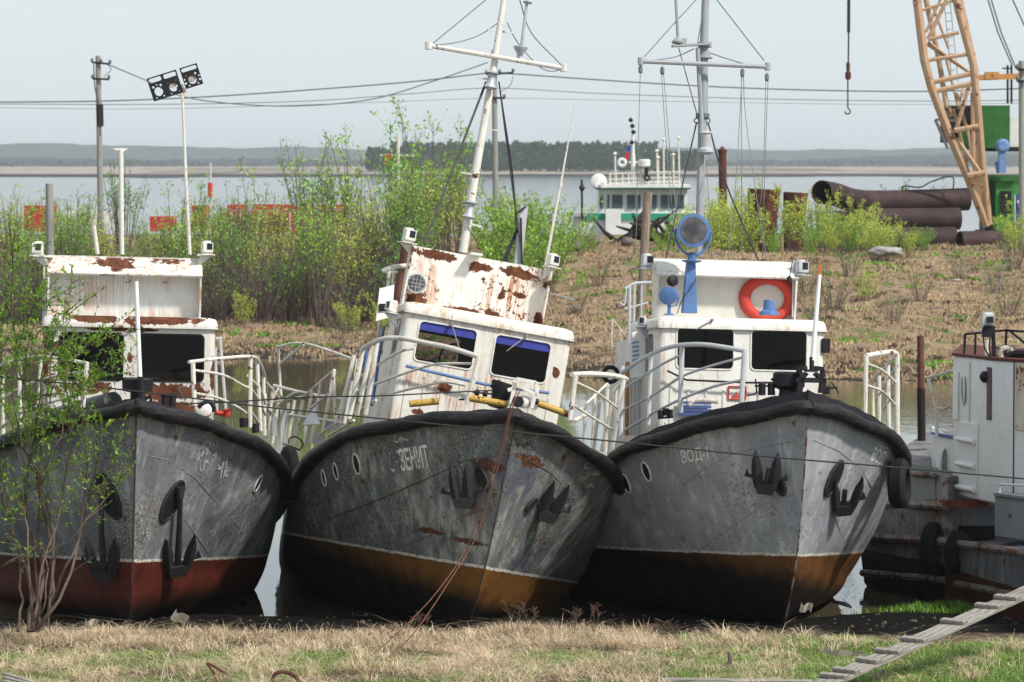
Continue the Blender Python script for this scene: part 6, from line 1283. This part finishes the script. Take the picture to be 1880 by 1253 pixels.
for x0, x1 in ((416, 452), (462, 500), (503, 545), (548, 572), (582, 612), (616, 640)):
    o = slab(rb, 'red_container', x0, 388, x1, 431, 204.4, 2.4, M['redpaint']); slab(o, 'lid', x0 + 1, 376, x1 - 2, 386, 204.5, 2.2, M['redpaint'])
for x in (424, 441, 474, 488, 515, 531, 556, 590, 603, 626): slab(rb, 'frame_bar', x, 388, x + 2.2, 431, 204.2, .1, M['bargewhite'])
for x0, x1 in ((44, 96), (275, 318), (352, 378)): slab(rb, 'red_container', x0, 378 if x0 != 275 else 398, x1, 425, 204.4, 2.2, M['redpaint'])
slab(rb, 'deck_house', 118, 390, 200, 420, 204.2, 2.2, M['bargewhite']); slab(rb, 'deck_house', 640, 385, 730, 425, 204.2, 2.2, M['bargewhite'])
mb = MB(); mb.tube([Lc(386, 400, 204), Lc(386, 300, 204)], .07, 6); ms = mb.build('mast', M['railing_grey'], rb); mb = MB(); mb.cyl(Lc(386, 362, 203.9), Lc(386, 336, 203.9), .13, .13, 8); mb.build('red_marker', M['red'], ms)
mb = MB(); mb.tube([Lc(730, 400, 204), Lc(731, 250, 204)], .09, 6); ms = mb.build('mast', M['railing'], rb); mb = MB(); mb.bar(Lc(698, 285, 204), Lc(764, 286, 204), .08, .1); mb.bar(Lc(716, 270, 204), Lc(722, 285, 204), .05, .05); mb.build('crossarm', M['railing'], ms)
mb = MB(); mb.box(Lc(712, 293, 203.8), (.35, .1, .5)); mb.build('red_flag', M['red'], ms)
# --- white and green ship
b = Vector((6.2, 196, WZ)); ws = thing('river_ship', 'white and green ship with a flagged mast moored behind the shrubs', 'ship', b); Lc = local(b)
M['shipwhite'] = plain('ship_white', (.70, .71, .70), .5, var=.1, scale=1.5); M['shipgreen'] = plain('ship_green', (.03, .28, .17), .5); M['shipglass'] = plain('ship_window', (.06, .09, .11), .15)
mb = MB(); a = Lc(1050, 425, 196); c = Lc(1300, 400, 196)
mb.prism([(a.x, 0, a.z - 3), (c.x, 0, a.z - 3), (c.x, 0, c.z + .3), (a.x + 1.2, 0, c.z), (a.x + .1, 0, c.z + .1)], (0, 5, 0)); mb.build('hull', M['shipwhite'], ws)
slab(ws, 'green_band', 1075, 392, 1290, 404, 195.9, .15, M['shipgreen']); sup = slab(ws, 'superstructure', 1100, 345, 1262, 396, 196.2, 4.5, M['shipwhite'])
slab(ws, 'white_locker', 1112, 384, 1140, 436, 195.4, .4, M['shipwhite']); slab(ws, 'deck_edge', 1093, 340, 1268, 345, 195.6, 5.5, M['shipwhite']); slab(ws, 'green_line', 1093, 345, 1268, 348, 195.7, .4, M['shipgreen'])
for x0, x1 in ((1101, 1107), (1115, 1119), (1124, 1143), (1151, 1166), (1170, 1176), (1184, 1206), (1213, 1226), (1229, 1240), (1245, 1256)): slab(ws, 'window', x0, 358, x1, 383, 196.1, .08, M['shipglass'])
mb = MB()
for x in (1120, 1131, 1143, 1154, 1163, 1176, 1190, 1207, 1218, 1229, 1237, 1247): mb.tube([Lc(x, 342, 196), Lc(x, 317, 196)], .045, 5)
for y in (317, 327, 335): mb.tube([Lc(1118, y + 3, 196), Lc(1190, y, 196), Lc(1249, y - 1, 196)], .04, 5)
mb.bar(Lc(1116, 341.5, 196), Lc(1251, 341.5, 196), .12, .12)
mb.build('roof_railing', M['railing'], ws)
for x, y in ((1130, 283), (1207, 278), (1219, 257), (1237, 285), (1247, 254), (1209, 290)):
    mb = MB(); mb.tube([Lc(x, 340, 196.5), Lc(x - 1, y, 196.5)], .05, 6); mb.lathe(Lc(x - 1, y, 196.5), (0, 0, 1), [(-.05, .05), (0, .12), (.1, .05)], 8); mb.build('aerial', M['railing'], ws)
mb = MB(); mb.tube([Lc(1163, 342, 196.4), Lc(1162, 270, 196.4), Lc(1161, 212, 196.4)], [.14, .09, .03], 8); mb.bar(Lc(1154, 298, 196.4), Lc(1172, 298, 196.4), .1, .1); ms = mb.build('mast', M['shipwhite'], ws)
mb = MB()
for x, y in ((1158, 221), (1161, 232), (1163, 243), (1160, 262)): mb = MB(); mb.lathe(Lc(x, y, 196.2), (0, 0, 1), [(-.1, .05), (0, .14), (.12, .05)], 8); mb.build('signal_lamp', M['black'], ms)
fl = MB(); rows = []; cols = []
fpts = [(1155, 262), (1147, 296)]
for nm, f0, f1, mt in (('flag_white', 0, .25, 'board'), ('flag_blue', .25, .55, 'fb'), ('flag_red', .55, 1, 'fr')):
    if mt == 'fb': mt_ = plain('flag_blue_cloth', (.02, .06, .40), .8)
    elif mt == 'fr': mt_ = plain('flag_red_cloth', (.55, .02, .03), .8)
    else: mt_ = M['board']
    mb = MB(); g = lambda f, s_: Lc(1156 - 10 * f + s_, 258 + 38 * f, 196.2); mb.prism([g(f0, 0), g(f0, 5), g(f1, 6), g(f1, 0)], (0, .05, 0)); mb.build(nm, mt_, ms)
mb = MB(); mb.torus(Lc(1142, 299, 196), (0, 1, 0), .17, .09, 16, 8); mb.build('life_ring', M['shipwhite'], ws)
mb = MB(); mb.lathe(Lc(1183, 299, 196), (0, 0, 1), [(-.2, .05), (-.17, .30), (.12, .30), (.17, .24)], 14); mb.tube([Lc(1184, 305, 196), Lc(1184, 318, 196)], .08, 6); mb.build('radar_dome', M['shipwhite'], ws)
mb = MB(); mb.lathe(Lc(1187, 315, 195.8), (0, 0, 1), [(-.2, .10), (.2, .10)], 8); mb.torus(Lc(1188, 327, 195.8), (0, 1, 0), .12, .06, 12, 6); mb.build('horn_speaker', M['black'], ws)
mb = MB(); mb.lathe(Lc(1099, 334, 196), (0, -1, 0), [(-.3, .4), (.1, .42), (.14, .35)], 16); mb.box(Lc(1107, 340, 195.6), (.2, .3, .3)); mb.build('winch', M['shipwhite'], ws)
mb = MB(); mb.tube([Lc(1069, 412, 195.5), Lc(1068, 330, 195.5)], .06, 6); mb.lathe(Lc(1068.5, 345, 195.5), (0, 0, 1), [(-.2, .06), (0, .16), (.2, .06)], 8); mb.build('bow_staff', M['black'], ws)
slab(ws, 'bow_locker', 1048, 392, 1078, 398, 195.5, 2, M['galv']); slab(ws, 'red_stain', 1000, 0, 1000.1, .1, 196, .01, M['red']) if False else None
# --- driftwood roots in front of the ship
rr_ = np.random.default_rng(9); b = Vector(((1190 - 940) / F * 158, 158, gz(1190, 158))); ln = []
for i in range(30):
    c = np.array([rr_.normal(.3, .9), rr_.uniform(-.6, .6), rr_.uniform(.0, .5)]); e = c + np.array([rr_.normal(0, .6), rr_.normal(0, .5), rr_.uniform(.1, 1.2)]); md = (c + e) / 2 + rr_.normal(0, .2, 3); ln.append((np.array([c, md, e]), np.array([.16, .10, .03]) * rr_.uniform(.5, 1.3)))
V_, F_ = tubes_np(ln, 5); o = np_mesh('driftwood_roots', V_, F_, plain('dark_root', (.035, .025, .022), .9, var=.5)); o.location = b; tag(o, 'tangle of dark uprooted stumps in front of the white ship', 'driftwood')
for px, py, Y, s_, l in ((1055, 452, 150, .55, 'dark rounded boulder at the left foot of the ship shrubs'), (1090, 440, 155, .6, 'brown boulder below the ship bow'), (1150, 445, 156, .5, 'grey boulder beside the driftwood roots')):
    mb = MB(); bm = bmesh.new(); bmesh.ops.create_icosphere(bm, subdivisions=3, radius=.55 * s_)
    for v in bm.verts: v.co *= 1 + .18 * math.sin(v.co.x * 5 + px) * math.cos(v.co.z * 6 + v.co.y * 4); v.co.z *= .8
    me = bpy.data.meshes.new('boulder'); bm.to_mesh(me); bm.free(); me.materials.append(M['boulder'] if 'boulder' in M else plain('boulder', (.13, .11, .095), .95, var=.5, scale=2)); o = bpy.data.objects.new('boulder', me); COL.objects.link(o); o.location = P3(px, py, Y); tag(o, l, 'rock')
for px, py, Y, s_, l in ((1628, 462, 138, .42, 'flat grey rock below the left pipes'), (1727, 467, 142, .2, 'small pale rock below the pipe joint'), (1757, 515, 130, .12, 'small white stone on the right far slope')):
    bm = bmesh.new(); bmesh.ops.create_icosphere(bm, subdivisions=3, radius=s_)
    for v in bm.verts: v.co.x *= 1.5; v.co *= 1 + .15 * math.sin(v.co.x * 7 + px) * math.cos(v.co.z * 8); v.co.z *= .45
    me = bpy.data.meshes.new('rock'); bm.to_mesh(me); bm.free(); me.materials.append(plain('pale_rock', (.30, .29, .28), .95, var=.3, scale=4)); o = bpy.data.objects.new('rock', me); COL.objects.link(o); o.location = P3(px, py, Y); tag(o, l, 'rock')
# --- steel piles and posts
def pile(px0, py0, px1, py1, Y, r, mat, label, split=None, name='steel_pile', cap=False):
    b = P3(px1, py1, Y); t = thing(name, label, 'pile', b) if split or cap else None; mb = MB(); top = P3(px0, py0, Y) - b
    if split:
        f = (split - py0) / (py1 - py0); mid = top * (1 - f); mb.tube([mid, top], r, 14); mb.build('upper_pipe', mat, t); mb = MB(); mb.tube([(0, 0, 0), mid], r * 1.18, 14); mb.build('lower_sleeve', M['pile_dark'], t)
    elif cap:
        mb.tube([(0, 0, 0), top], r, 14); mb.build('shaft', mat, t); mb = MB(); mb.lathe(top, (0, 0, 1), [(-.1, r * 1.2), (0, r * 1.25), (.02, r * .6), (.12, r * .4)], 12); mb.build('cap', mat, t)
    else: mb.tube([(0, 0, 0), top], r, 14); t = mb.build(name, mat, label=label); t['category'] = 'pile'; t.location = b
    return t
pile(1690, 617, 1693, 900, 58, .052, plain('pile_rust', (.13, .05, .045), .8, var=.5, scale=6), 'rusty pipe pile with a dark lower sleeve between the clean launch and the barge', split=713)
pile(1190, 353, 1168, 690, 66, .075, M['post'], 'weathered timber post behind the clean launch', name='timber_post')
pile(1326, 275, 1329, 450, 152, .16, M['rust'], 'tall rusty pile with a cap on the far bank right of the clean mast', cap=True)
# --- leaning rusty sheet offcuts in the shrubs
for px0, px1, y0, y1, l in ((1366, 1428, 348, 420, 'flared rusty steel drum standing in the shrubs, left of a lower one'), (1432, 1478, 354, 415, 'lower rusty steel drum right of the flared one')):
    Y = 149; y1 = 464; mb = MB(); b = P3((px0 + px1) / 2, y1, Y); R0 = (px1 - px0) / 2 / F * Y; H_ = (y1 - y0) / F * Y; mb.lathe((0, 0, 0), (.05, 0, 1), [(0, R0 * .7), (H_ * .5, R0 * .85), (H_, R0), (H_ + .01, R0 * .93), (H_ * .3, R0 * .7)], 20); o = mb.build('rusty_drum', M['rust']); o.location = b; tag(o, l, 'drum')
# --- stack of big pipes
def bigpipe(pts, r, label, Y0=156, mat=None):
    P_ = [P3(*p) for p in pts]; c = P_[0].copy(); mb = MB(); q = [p - c for p in smooth_line(P_, 5)] if len(P_) > 2 else [p - c for p in P_]
    mb.tube(q, r, 26, cap=False); mb.tube(q, r * .93, 26, cap=False)
    for e0, e1 in ((q[0], q[1]), (q[-1], q[-2])):
        d = (e1 - e0).normalized(); N = d.orthogonal().normalized(); Bn = d.cross(N); vs = [e0 + (N * math.cos(2 * PI * k / 26) + Bn * math.sin(2 * PI * k / 26)) * rr for rr in (r, r * .93) for k in range(26)]
        mb.add(vs, [(k, (k + 1) % 26, 26 + (k + 1) % 26, 26 + k) for k in range(26)])
    o = mb.build('steel_pipe', mat or M['pipe']); o.location = c; tag(o, label, 'pipe', 'large rusty pipes stacked on the far bank'); return o
M['pipe'] = plain('pipe_rust_brown', (.042, .024, .024), .7, var=.5, scale=1.3, bump=.4)
bigpipe([(1508, 353, 152), (1535, 358, 153), (1562, 367, 154.5), (1600, 371, 156), (1700, 369, 157), (1776, 366, 157.5)], .47, 'topmost rusty pipe with a bent open left end'); bigpipe([(1560, 404, 155), (1760, 402, 156)], .45, 'straight rusty pipe second from the top of the stack')
bigpipe([(1528, 407, 157.4), (1600, 408, 157.3)], .45, 'short pipe end peeking out left of the second pipe'); bigpipe([(1558, 440, 154), (1752, 438, 155)], .47, 'lowest rusty pipe on the left, under the straight one'); bigpipe([(1762, 443, 153.5), (1846, 442, 154)], .40, 'separate smaller pipe on the ground right of the stack')
bigpipe([(1846, 448, 160), (1864, 448, 160)], .25, 'stub of thin pipe at the right end of the ground pipes')
mb = MB(); c = P3(1657, 352, 156.5)
for x in range(1655, 1776, 5): mb.bar(P3(x, 351, 156.5) - c, P3(x, 355, 156.5) - c, .03, .03)
mb.bar(P3(1655, 350.5, 156.5) - c, P3(1775, 348, 156.5) - c, .05, .05); mb.tube(smooth_line([P3(1657, 352, 156.5) - c, P3(1660, 342, 156.5) - c, P3(1690, 344, 156.5) - c, P3(1712, 333, 156.5) - c, P3(1748, 325, 156.5) - c, P3(1750, 350, 156.5) - c]), .03, 5)
o = mb.build('wire_ladder', M['black']); o.location = c; tag(o, 'black metal ladder lying on the topmost pipe', 'ladder')
# --- crane
b = Vector(((1850 - 940) / F * 166, 166, gz(1850, 166) - .2)); cr = thing('crawler_crane', 'green crane with a tan lattice boom rising out of the picture', 'crane', b); Lc = local(b)
M['boom'] = rusty('boom_tan_rust', (.46, .31, .20), .3, .60, .68, .6, scale=2.5, smul=.7); M['crgreen'] = plain('crane_green', (.03, .13, .028), .5, scale=2); M['crgreen2'] = plain('crane_green_bright', (.055, .23, .05), .5, scale=2)
bm_ = MB()
C = {'a': [(1676, -60, 164), (1686, 20, 164), (1697, 110, 164), (1710, 160, 164), (1740, 240, 164.2), (1775, 320, 164.6), (1812, 415, 165)], 'b': [(1690, -60, 166.5), (1700, 0, 166.5), (1722, 100, 166.5), (1737, 190, 166.2), (1747, 215, 166)],
     'c': [(1742, -60, 164), (1760, 20, 164), (1787, 120, 164), (1795, 200, 164), (1803, 300, 164.5), (1815, 412, 165)], 'd': [(1770 - 20, -60, 166), (1770, 30, 166), (1792, 130, 166), (1789, 210, 166), (1797, 320, 165.5)]}
for k, r in (('a', .19), ('b', .12), ('c', .17), ('d', .12)): bm_.tube([Lc(*p) for p in C[k]], r, 8)
for a, e, r in (((1697, 112, 164), (1790, 98, 164), .07), ((1710, 152, 164), (1782, 136, 164), .09), ((1716, 168, 164), (1792, 152, 164), .09), ((1752, 240, 164), (1797, 232, 164), .09), ((1776, 323, 164), (1808, 318, 164), .1), ((1704, 73, 164), (1760, 60, 164), .07),
    ((1704, 78, 165), (1784, 136, 165), .06), ((1700, 80, 166), (1775, 130, 166), .06), ((1704, 72, 164), (1738, 0, 164), .07), ((1700, 60, 166), (1735, -20, 166), .05), ((1712, 10, 166), (1742, 90, 166), .05), ((1780, 155, 165), (1755, 240, 165), .07), ((1772, 155, 166), (1758, 195, 165), .06), ((1755, 170, 166), (1800, 320, 166), .06),
    ((1756, 255, 164.3), (1800, 318, 164.3), .08), ((1750, 200, 166), (1776, 300, 166), .05), ((1735, 100, 166), (1760, 200, 166), .05), ((1785, 170, 165.5), (1787, 300, 165.5), .07), ((1775, 232, 165.5), (1790, 320, 165.5), .05), ((1690, 20, 164), (1755, 0, 164), .05)): bm_.tube([Lc(*a), Lc(*e)], r * 1.25, 6)
boom = bm_.build('lattice_boom', M['boom'], cr)
mb = MB(); mb.prism([Lc(1779, 322, 164.3), Lc(1807, 316, 164.3), Lc(1820, 410, 165), Lc(1812, 415, 165), Lc(1803, 400, 165)], (0, .3, 0)); mb.prism([Lc(1806, 384, 164.9), Lc(1819, 384, 164.9), Lc(1822, 412, 165), Lc(1806, 414, 165)], (0, .4, 0)); mb.build('boom_foot', M['boom'], boom)
mb = MB(); 
for x0, x1 in ((1731, 1736), (1742, 1747)): mb.tube([Lc(x0, -20, 166.8), Lc(x1 + 12, 150, 166.8)], .02, 4)
for k in range(10): mb.tube([Lc(1732 + k * 1.2, -5 + k * 15, 166.8), Lc(1743 + k * 1.2, -6 + k * 15, 166.8)], .02, 4)
mb.build('boom_ladder', M['wire'], boom)
mb = MB(); mb.bar(Lc(1795, 143, 165), Lc(1882, 140, 165), .22, .24); mb.box(Lc(1821, 139, 165), (.6, .3, .3)); mb.build('strut_arm', rusty('arm_orange', (.55, .26, .08), .3, .6, .66, .6, scale=3), cr)
slab(cr, 'machine_house', 1803, 194, 1854, 272, 167, 3, M['crgreen']); slab(cr, 'dark_house', 1740, 194, 1803, 262, 168, 3, M['pile_dark']); slab(cr, 'engine_bay', 1760, 232, 1800, 275, 167.5, 2, M['crgreen'])
mb = MB(); mb.bar(Lc(1717, 220, 167.5), Lc(1740, 273, 167.5), .3, .1); mb.bar(Lc(1717, 220, 167.5), Lc(1760, 222, 167.5), .1, .1); mb.build('side_step', M['wire'], cr)
slab(cr, 'white_house', 1854, 215, 1885, 270, 168, 3, M['shipwhite']); slab(cr, 'lower_frame', 1805, 322, 1890, 345, 167, 3, M['crgreen']); slab(cr, 'turntable', 1800, 270, 1890, 278, 167.2, 3, M['pile_dark'])
cab = slab(cr, 'operator_cab', 1829, 332, 1863, 427, 166.2, 2, M['crgreen2']); slab(cab, 'cab_window', 1837, 351, 1857, 391, 166.1, .08, M['black']); slab(cab, 'cab_roof', 1826, 326, 1866, 333, 166.0, 2.2, M['crgreen'])
slab(cr, 'dark_side', 1808, 322, 1829, 428, 166.8, 2, plain('dark_green', (.02, .06, .03), .6)); slab(cr, 'side_panel', 1863, 340, 1885, 358, 166.5, 2, M['crgreen2'])
mb = MB(); mb.lathe(Lc(1840, 268, 165.8), (0, -1, 0), [(-.3, .2), (-.2, .3), (.2, .3), (.3, .2)], 16); mb.bar(Lc(1839, 275, 165.8), Lc(1840, 318, 165.8), .35, .3); mb.bar(Lc(1830, 297, 165.8), Lc(1834, 318, 165.8), .12, .2); mb.build('blue_motor', plain('crane_blue', (.14, .25, .48), .5), cr)
slab(cr, 'blue_board', 1865, 358, 1892, 418, 164.5, .1, plain('blue_board', (.035, .06, .22), .6)); slab(cr, 'track_frame', 1805, 424, 1890, 440, 166.5, 3, M['pile_dark'])
mb = MB()
for x in (1850, 1857): mb.tube([Lc(x, 190, 167), Lc(x, 120, 167)], .05, 5)
mb.bar(Lc(1840, 126, 167), Lc(1858, 126, 167), .06, .06); mb.build('gantry_mast', M['black'], cr)
mb = MB()
for pts in ([(1808, -20, 165), (1832, 60, 165), (1858, 120, 165)], [(1814, -20, 165), (1838, 60, 165), (1866, 128, 165)], [(1850, -20, 165), (1882, 50, 165)]): mb.tube([Lc(*p) for p in pts], .035, 5)
mb.build('boom_cable', M['wire'], cr)
for x, y in ((1868, 368), (1876, 372), (1870, 376), (1877, 382)): slab(cr, 'white_mark', x, y, x + 5, y + 5, 164.4, .03, M['board'])
# hook block hanging in the sky
hk = thing('hook_block', 'crane hook and rusty block hanging from a cable in the sky', 'hook', P3(1557, 205, 160)); Lc = local(hk.location)
mb = MB(); mb.tube([Lc(1558.5, -80, 160), Lc(1558, 60, 160)], .07, 6); mb.tube([Lc(1558, 60, 160), Lc(1557.5, 115, 160)], .035, 6); mb.build('cable', M['rope'], hk)
mb = MB(); mb.lathe(Lc(1557, 145, 160), (0, 0, 1), [(-.05, .04), (.0, .12), (.25, .13), (.3, .07), (.62, .09), (.7, .03)], 12); mb.build('block', M['rust'], hk)
mb = MB(); mb.tube([Lc(1556.5, 145, 160), Lc(1556.5, 196, 160)], .03, 6); c = Lc(1556, 205, 160); mb.tube([c + Vector((0, 0, .2))] + [c + Vector((.11 * math.sin(a), 0, .11 * math.cos(a))) for a in [k * PI / 10 for k in range(1, 16)]], .03, 8); mb.build('hook', M['anchor'], hk)

# ---------------------------------------------------------------- cables strung across the bows
def line(name, pts, r, mat, label, cat='cable', group=None, sub=8):
    mb = MB(); P_ = [P3(*p) for p in pts]; c = P_[0].copy(); mb.tube([p - c for p in smooth_line(P_, sub)], r, 6); o = mb.build(name, M[mat]); o.location = c; return tag(o, label, cat, group)
line('mooring_cable', [(-40, 688, 45.6), (0, 692, 45.6), (235, 717, 45.7), (480, 747, 45.9), (640, 763, 46), (900, 789, 46), (1150, 813, 46), (1400, 838, 46), (1650, 859, 46), (1920, 883, 46)], .010, 'rope', 'long black cable stretched across all the bows from left to right')
line('mooring_cable', [(335, 742, 46.4), (430, 738, 46.3), (560, 730, 46.2), (700, 727, 46.1), (800, 722, 46.1), (905, 717, 46.6)], .009, 'rope', 'shorter cable from the left launch to the winch of the listing launch')
line('hanging_wire', [(950, 718, 46.2), (938, 745, 46.0), (915, 840, 46.0), (882, 920, 46.0), (860, 1000, 45.9), (800, 1090, 45.4), (724, 1168, 44.9), (665, 1216, 44.3)], .0075, 'rust_rope', 'left one of two rusty wires hanging over the listing bow to the grass', 'wire')
line('hanging_wire', [(955, 718, 46.1), (942, 745, 45.95), (922, 830, 45.9), (900, 905, 45.9), (872, 990, 45.8), (830, 1060, 45.5), (762, 1160, 44.6), (705, 1214, 44.0)], .0075, 'rust_rope', 'right one of two rusty wires hanging over the listing bow to the grass', 'wire')
line('thin_wire', [(1800, 610, 47), (1820, 560, 60), (1850, 480, 80)], .006, 'wire', 'thin slack wire rising behind the barge lamp')
# ---------------------------------------------------------------- gangway, planks, litter in front
def gp(px, py): p = PG(px, py, 0.0); return p
a = PG(1500, 1262, .06); e = P3(1905, 1078, 44.6); d = (e - a); Ld = d.length; d.normalize(); side = d.cross(Vector((0, 0, 1))).normalized(); upv = side.cross(d)
gw = thing('gangplank', 'weathered gangplank with cross cleats sloping up to the barge', 'gangplank', a)
for k in (-1, 0, 1):
    mb = MB(); q = side * (k * .115); n = 14; R_ = Matrix((d, side, upv)).transposed(); mb.box((0, 0, 0), (Ld, .10, .035)); o = mb.build('board', M['plank'], gw, bevel=.004); o.rotation_euler = R_.to_euler(); o.location = d * (Ld / 2) + q + upv * (.004 * k)
for px, py in ((1530, 1246), (1551, 1237), (1590, 1222), (1626, 1205), (1672, 1178), (1745, 1145), (1810, 1113), (1846, 1093)):
    t_ = ((px - 1500) / (1905 - 1500)) * Ld; mb = MB(); mb.box((0, 0, 0), (.085, .34, .045)); o = mb.build('cleat', M['plank'], gw, bevel=.006); o.rotation_euler = Matrix((d, side, upv)).transposed().to_euler(); o.rotation_euler.z += rw.normal(0, .06); o.location = d * t_ + upv * .042
def plank(name, p0, p1, w, label, mat='plank', th=.03):
    p0, p1 = Vector(p0), Vector(p1); mb = MB(); d = p1 - p0; mb.box((0, 0, 0), (d.length, w, th)); o = mb.build(name, M[mat], label=label, bevel=.004); o['category'] = 'plank'; o.location = (p0 + p1) / 2; o.rotation_euler = d.to_track_quat('X', 'Z').to_euler(); return o
plank('plank', PG(1215, 1248, .05), PG(1492, 1252, .05), .16, 'bluish weathered plank lying in the green grass at the bottom edge', 'bluewood' if 'bluewood' in M else 'plank')
for k, (y0, l) in enumerate(((1237, 'rear one of three old slats at the bottom left corner'), (1244, 'middle one of three old slats at the bottom left corner'), (1251, 'front one of three old slats at the bottom left corner'))): plank('slat', PG(8, y0, .10), PG(85 + 6 * k, y0 + 24, .05), .07, l)
def loopwire(name, pts, r, label, mat='rust', cat='scrap'):
    c = PG(*pts[0][:2], 0); mb = MB(); P_ = [P3(x, y, c.y + (dy if True else 0)) - c for x, y, dy in pts]; mb.tube(smooth_line(P_, 5), r, 8); o = mb.build(name, M[mat]); o.location = c; return tag(o, label, cat)
loopwire('iron_hoop', [(500, 1262, 0), (502, 1242, 0), (515, 1234, 0), (535, 1238, .05), (548, 1250, .1), (555, 1262, .1)], .022, 'rusty iron hoop sticking out of the grass at the bottom edge')
loopwire('bent_rod', [(398, 1252, 0), (390, 1232, 0), (380, 1218, 0), (400, 1228, .1), (420, 1240, .2)], .013, 'bent rusty rod in the grass left of the iron hoop')
loopwire('dry_stalk', [(295, 1250, 0), (302, 1220, 0), (318, 1184, 0)], .008, 'pale thin dry stalk leaning in the grass at the lower left', 'cord', 'stalk')
loopwire('stump', [(1318, 1228, 0), (1330, 1224, 0), (1340, 1215, 0), (1339, 1198, 0)], .025, 'dark broken stump in the dry grass below the clean launch', 'stem', 'stump')
for px, py, w_, h_, l in ((168, 1148, .10, .06, 'pale scrap of litter under the left launch, near its red stem'), (330, 1142, .12, .10, 'tilted grey scrap of tin under the left launch'), (1552, 1204, .32, .05, 'crumpled pale rag on the grass before the barge'), (1480, 1122, .09, .08, 'torn paper scrap stuck under the clean bow'), (1615, 1238, .1, .03, 'small white chip beside the gangplank foot'), (1095, 1170, .08, .04, 'tiny white scrap in the shadow between two hulls')):
    c = PG(px, py, .03) if py > 1160 else P3(px, py, 46.9); bm = bmesh.new(); bmesh.ops.create_grid(bm, x_segments=6, y_segments=4, size=.5)
    for v in bm.verts: x, y = v.co.x, v.co.y; v.co = Vector((x * w_ * 1.6, .05 * math.sin(x * 7), y * h_ * 1.6 + .02 * math.sin(x * 11 + y * 5)))
    me = bpy.data.meshes.new('litter'); bm.to_mesh(me); bm.free(); me.materials.append(M['cord']); o = bpy.data.objects.new('litter', me); COL.objects.link(o); o.location = c + Vector((0, 0, h_ * .5)); o.rotation_euler = (.5, .2 if px != 330 else .6, 0); tag(o, l, 'litter')
for px, py, s_ in ((200, 518, 0), ):
    pass
# thin bottles and scraps at the far thicket foot
# ---------------------------------------------------------------- haze
m = MT('haze_air'); m.N.remove(m.b); pv = m.N.new('ShaderNodeVolumePrincipled'); pv.inputs['Color'].default_value = (.88, .95, 1.0, 1); pv.inputs['Density'].default_value = 0.00013; pv.inputs['Anisotropy'].default_value = 0.2
m.L.new(pv.outputs[0], m.out.inputs['Volume']); mb = MB(); mb.box((0, 3900, 16.5), (9000, 8400, 37)); hz = mb.build('haze', m.m, smooth=0); tag(hz, kind='stuff'); hz['label'] = 'pale haze over the river'; hz['category'] = 'haze'
print('objects', len(bpy.data.objects))
